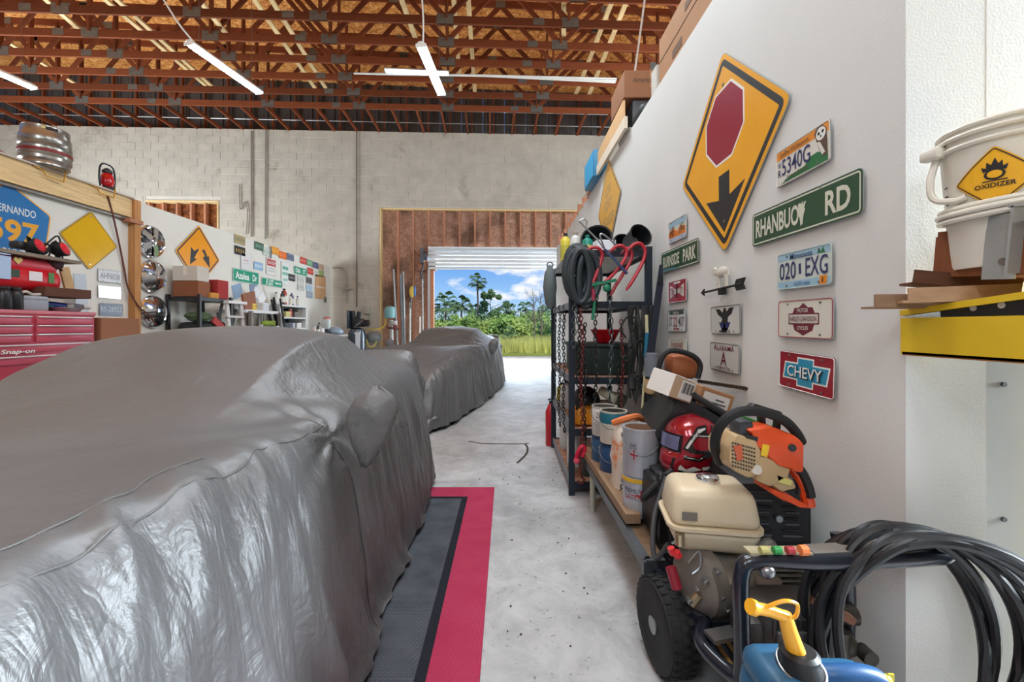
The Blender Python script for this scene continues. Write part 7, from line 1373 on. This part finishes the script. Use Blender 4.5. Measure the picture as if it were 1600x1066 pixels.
def along(cols, off=.0022):
    out = []
    for u, v in cols:
        i = int(v*(NV-1)); j = int(u*NU) % NU; p = P_[i, j]; c = P_[i, (j+1) % NU]-P_[i, j-1]; e = P_[min(i+1, NV-1), j]-P_[max(i-1, 0), j]; n = np.cross(c, e); n = n/(np.linalg.norm(n)+1e-9); out.append(Vector(p+n*off))
    return out
def colnear(y):            # the right-hand column whose widest point lies at this y
    i = int(.3*NV); j = np.argmin((P_[i, :, 1]-y)**2+(P_[i, :, 0] < 0)*100); return j/NU
k0, k1 = colnear(2.9), colnear(.6)
seam(along([(colnear(y), .50) for y in np.linspace(.2, 2.75, 40)])); seam(along([(colnear(2.72), v) for v in np.linspace(.03, .46, 24)]));  seam(along([(colnear(y), .56) for y in np.linspace(.2, 2.2, 36)]))
for x, y in ((.86, .85), (-.86, .85), (.86, 3.75), (-.86, 3.75)):
    q = MB(W0); q.lathe([(.12, -.10), (.30, -.11), (.325, -.08), (.325, .08), (.30, .11), (.12, .10)], (x*.76, y, .325), 30, Matrix.Rotation(PI/2, 3, 'Y')); q.build('tyre', M_RUB, car)
car2 = dup(car, (-1.6, 5.05, 0), math.radians(-9.0), 'second covered sports car parked nearer the open roll-up door', None)

# ---------------------------------------------------------------- rug
t = thing('floor_rug', 'woven runner rug, charcoal with a crimson border, beside the near car', 'rug', (-.6, 1.2, 0))
def rugmat(name, col, col2):
    m = bpy.data.materials.new(name); m.use_nodes = True; N = m.node_tree.nodes; L = m.node_tree.links; b = N['Principled BSDF']; tc = N.new('ShaderNodeTexCoord')
    w = N.new('ShaderNodeTexWave'); w.inputs['Scale'].default_value = 62; w.bands_direction = 'X'; L.new(tc.outputs['Object'], w.inputs[0]); w2 = N.new('ShaderNodeTexWave'); w2.inputs['Scale'].default_value = 62; w2.bands_direction = 'Y'; L.new(tc.outputs['Object'], w2.inputs[0])
    mm = N.new('ShaderNodeMath'); mm.operation = 'MULTIPLY'; L.new(w.outputs[1], mm.inputs[0]); L.new(w2.outputs[1], mm.inputs[1]); nz = N.new('ShaderNodeTexNoise'); nz.inputs['Scale'].default_value = 7; nz.inputs['Detail'].default_value = 6; L.new(tc.outputs['Object'], nz.inputs[0])
    ma = N.new('ShaderNodeMath'); ma.operation = 'MULTIPLY'; L.new(mm.outputs[0], ma.inputs[0]); L.new(nz.outputs[0], ma.inputs[1]); mr = N.new('ShaderNodeMapRange'); mr.inputs[1].default_value = .05; mr.inputs[2].default_value = .5; L.new(ma.outputs[0], mr.inputs[0])
    mx = N.new('ShaderNodeMixRGB'); mx.inputs[1].default_value = lin(col); mx.inputs[2].default_value = lin(col2); L.new(mr.outputs[0], mx.inputs[0]); L.new(mx.outputs[0], b.inputs['Base Color']); b.inputs['Roughness'].default_value = .95; b.inputs['Specular IOR Level'].default_value = .1
    bp = N.new('ShaderNodeBump'); bp.inputs['Strength'].default_value = .5; bp.inputs['Distance'].default_value = .003; L.new(mm.outputs[0], bp.inputs['Height']); L.new(bp.outputs[0], b.inputs['Normal']); return m
b = MB(); b.rbox((-.72, 1.2, .004), (1.25, 4.18, .008), .003, None, 1); b.build('border', rugmat('rug_red', (168, 48, 80), (206, 92, 118)), t, sharp=0); b = MB(); b.box((-.72, 1.2, .0085), (.87, 3.80, .003)); b.build('inner_band', rugmat('rug_black', (36, 38, 44), (60, 62, 70)), t, sharp=0); b = MB(); b.box((-.72, 1.2, .0095), (.79, 3.72, .003)); b.build('field', rugmat('rug_grey', (60, 63, 70), (140, 146, 154)), t, sharp=0)
# crack and debris on the floor
def crack(pts): b = MB(); b.tube(spline(pts, 6), .012, 5); b.v = [(x, y, z*.25+.001) for x, y, z in b.v]; return b
fl = lambda px, py: (X_(px, F*EYE/(py-CY)), F*EYE/(py-CY), .003)
q = crack([fl(733, 690), fl(745, 692), fl(757, 693.5), fl(790, 694), fl(815, 694), fl(826, 693)]).build('tar_joint', mat('tar', (66, 60, 54), .8), floor); q = crack([fl(820, 694), fl(824, 700), fl(822, 710), fl(808, 724)]).build('tar_joint', mat('tar', (66, 60, 54), .8), floor)
ra = random.Random(8); b = MB()
for i in range(60):
    x, y = ra.uniform(-.3, .5), ra.uniform(1.4, 4.4); s_ = ra.uniform(.002, .007); b.ball((x, y, .002), (s_, s_*ra.uniform(.5, 1.4), .003), 6, 4)
o = b.build('debris', mat('debris', (70, 62, 54), .9)); o['kind'] = 'stuff'; o['label'] = 'scattered crumbs of dark grit on the concrete floor'; o['category'] = 'grit'

# ---------------------------------------------------------------- outside: palms, trees, marsh grass
LF1 = mat('palm_leaf', (98, 126, 74), .6, var=.25, vs=3, obj_var=.2); LF2 = mat('bush_leaf', (150, 182, 92), .6, var=.3, vs=2, obj_var=.1); LF3 = mat('pine_leaf', (104, 136, 84), .7, var=.3, vs=3); TRK = mat('trunk', (112, 94, 78), .9, var=.2, vs=4); BRL = mat('bare_twig', (140, 128, 112), .9); LF4 = mat('hedge_leaf', (170, 192, 98), .6, var=.3, vs=2)
ra = random.Random(31)
def palm(x, y, h, r, label, nf=20):
    t = thing('palm_tree', label, 'tree', (x, y, -.2), 0, None); b = MB(); lean = ra.uniform(-.15, .15); b.tube([(x, y, -.2), (x+lean*.5, y, h*.5), (x+lean, y, h)], [.14, .09, .10], 9); b.build('trunk', TRK, t)
    top = Vector((x+lean, y, h))
    for i in range(nf):
        a = 2*PI*i/nf+ra.uniform(-.2, .2); el = ra.uniform(-.7, 1.1); L_ = r*ra.uniform(.8, 1.1); d = Vector((math.cos(a)*math.cos(el), math.sin(a)*math.cos(el), math.sin(el))); b = MB()
        c = top+d*L_*.62; s = d.cross(Vector((0, 0, 1))).normalized(); up = s.cross(d)
        b.tube([top, c], [.03, .02], 4, caps=False)
        for k in range(11):
            aa = (k-5)*.24; q = (d*math.cos(aa)+s*math.sin(aa)).normalized(); e = c+q*L_*.5+Vector((0, 0, -.16*L_*(1+abs(aa)))); w = s*math.cos(aa)*.045*r-d*math.sin(aa)*.045*r; m_ = c+q*L_*.28; b.add([c, m_+w, e, m_-w, m_+up*.02], [(0, 1, 4), (1, 2, 4), (2, 3, 4), (3, 0, 4)])
        b.build('frond', LF1, t, sharp=0)
def tree(x, y, h, w, label, m, trunk=True, n=900, leaf=.16, zb=.25, name='leafy_tree', lump=9):
    t = thing(name, label, 'tree' if trunk else 'bush', (x, y, -.2)); b = MB()
    if trunk:
        b.tube([(x, y, -.2), (x+.05*w, y, h*.5), (x, y, h*.92)], [.05*h*.5+.04, .06, .02], 7)
        for i in range(9): z = h*(zb+.65*i/9); a = ra.uniform(0, 6.3); b.tube([(x, y, z), (x+w*.4*math.cos(a), y+w*.3*math.sin(a), z+h*.10)], [.035, .012], 5)
    else:
        for i in range(6): a = ra.uniform(0, 6.3); b.tube([(x, y, -.2), (x+w*.3*math.cos(a), y+w*.3*math.sin(a), h*.6)], [.04, .015], 5)
    b.build('trunk' if trunk else 'stem', TRK, t)
    cs = [Vector((x+ra.gauss(0, .24)*w, y+ra.gauss(0, .24)*w, -.2+(h+.2)*(zb+(1-zb)*ra.random()**.9*.95))) for _ in range(lump)]; b = MB()
    vv = []; ff = []
    for i in range(n):
        c = cs[i % lump]; k = max(.25, 1.15-(c.z/h)) if trunk else .9; d = Vector((ra.gauss(0, 1), ra.gauss(0, 1), ra.gauss(0, .8))).normalized()*(w*.30*k)*ra.random()**.35; p = c+d; p.z = max(p.z, -.1); u = Vector((ra.gauss(0, 1), ra.gauss(0, 1), ra.gauss(0, 1))).normalized(); v = u.orthogonal(); s_ = leaf*ra.uniform(.6, 1.3); j = len(vv); vv += [p-u*s_, p+v*s_*.45, p+u*s_, p-v*s_*.45]; ff.append((j, j+1, j+2, j+3))
    b.add(vv, ff); o = b.build('foliage', m, t, sharp=0); return t
D = 46.0
wx = lambda px, Y: X_(px, Y); wz = lambda py, Y: Z_(py, Y)
palm(wx(748, D), D, wz(440, D), 1.05, 'tallest slender palm rising into the sky through the door', 22)
palm(wx(702, D), D-3, wz(474, D-3), 1.55, 'leftmost bushy palm seen through the door', 24); palm(wx(722, D), D-1, wz(477, D-1), 1.35, 'second bushy palm from the left seen through the door', 22); palm(wx(737, D), D+2, wz(486, D+2), 1.2, 'small palm at the foot of the tallest palm', 18); palm(wx(790, D), D+1, wz(487, D+1), 1.2, 'palm right of the feathery tree', 18); palm(wx(797, 30), 30, wz(522, 30), .8, 'low fan palm at the edge of the marsh', 16); palm(wx(823, D+4), D+4, wz(482, D+4), 1.1, 'palm head behind the bare branches at the right', 18)
tree(wx(765, D-4), D-4, wz(457, D-4)+.2, 3.0, 'feathery tall green tree in the middle of the doorway', LF3, n=2400, leaf=.17, zb=.12, lump=22)
for i, (px, yy, py, w, lab, m) in enumerate(((683, 44, 500, 3.0, 'green bush at the left edge of the doorway view', LF2), (706, 40, 503, 3.2, 'pale green bush under the leftmost palms', LF4), (733, 38, 500, 3.0, 'light green bush below the tallest palm', LF2), (757, 40, 505, 3.0, 'bush at the foot of the feathery tree', LF4), (783, 38, 500, 2.8, 'bush right of the feathery tree trunk', LF2), (806, 36, 503, 3.0, 'broad yellow green bush at the right of the view', LF4), (826, 38, 492, 3.0, 'bush below the bare branches', LF2), (846, 40, 485, 3.0, 'bush at the right end of the doorway view', LF3), (670, 46, 490, 3.0, 'dark bush behind the left door rail', LF3), (775, 52, 492, 5, 'far dark thicket in the middle', LF3), (815, 54, 488, 5, 'far dark thicket at the right', LF3), (715, 54, 494, 6, 'far dark thicket at the left', LF3))):
    tree(wx(px, yy), yy, wz(py, yy), w, lab, m, False, 1000, .2, .05, 'bush', 10)
for px, lab in ((834, 'bare branched tree at the right of the doorway view'), (845, 'second bare tree at the right edge of the doorway view')):
    Y = 30; x = wx(px, Y); t = thing('bare_tree', lab, 'tree', (x, Y, -.2)); b = MB(); b.tube([(x, Y, -.2), (x+.1, Y, 1.6), (x-.1, Y, wz(450, Y))], [.06, .045, .01], 6); b.build('trunk', BRL, t); b = MB()
    for i in range(34):
        z = ra.uniform(.6, 3.2); a = ra.uniform(0, 6.3); p = Vector((x, Y, z)); q = p+Vector((math.cos(a)*.55, math.sin(a)*.5, .5)); b.tube([p, q, q+Vector((math.cos(a)*.2, 0, .35))], [.014, .008, .003], 4, caps=False)
        for k in range(3): r = q+Vector((ra.uniform(-.3, .3), ra.uniform(-.2, .2), ra.uniform(.1, .4))); b.tube([q, r], [.007, .002], 3, caps=False)
    b.build('branch', BRL, t)
b = MB(); vv = []; ff = []
for i in range(15000):
    y = 22.6+(ra.random()**1.5)*16; x = ra.uniform(-.30, .22)*y; h = ra.uniform(.45, .95); a = ra.uniform(0, 6.3); w = .02; dx, dy = math.cos(a), math.sin(a); lx_ = ra.uniform(-.2, .2); j = len(vv)
    vv += [(x-w*dx, y-w*dy, -.2), (x+w*dx, y+w*dy, -.2), (x+lx_, y, -.2+h)]; ff.append((j, j+1, j+2))
b.add(vv, ff); o = b.build('marsh_grass', mat('grass_blade', (196, 200, 112), .7, var=.35, vs=.8), sharp=0); o['kind'] = 'stuff'; o['label'] = 'tall yellow green marsh grass beyond the water'; o['category'] = 'grass'
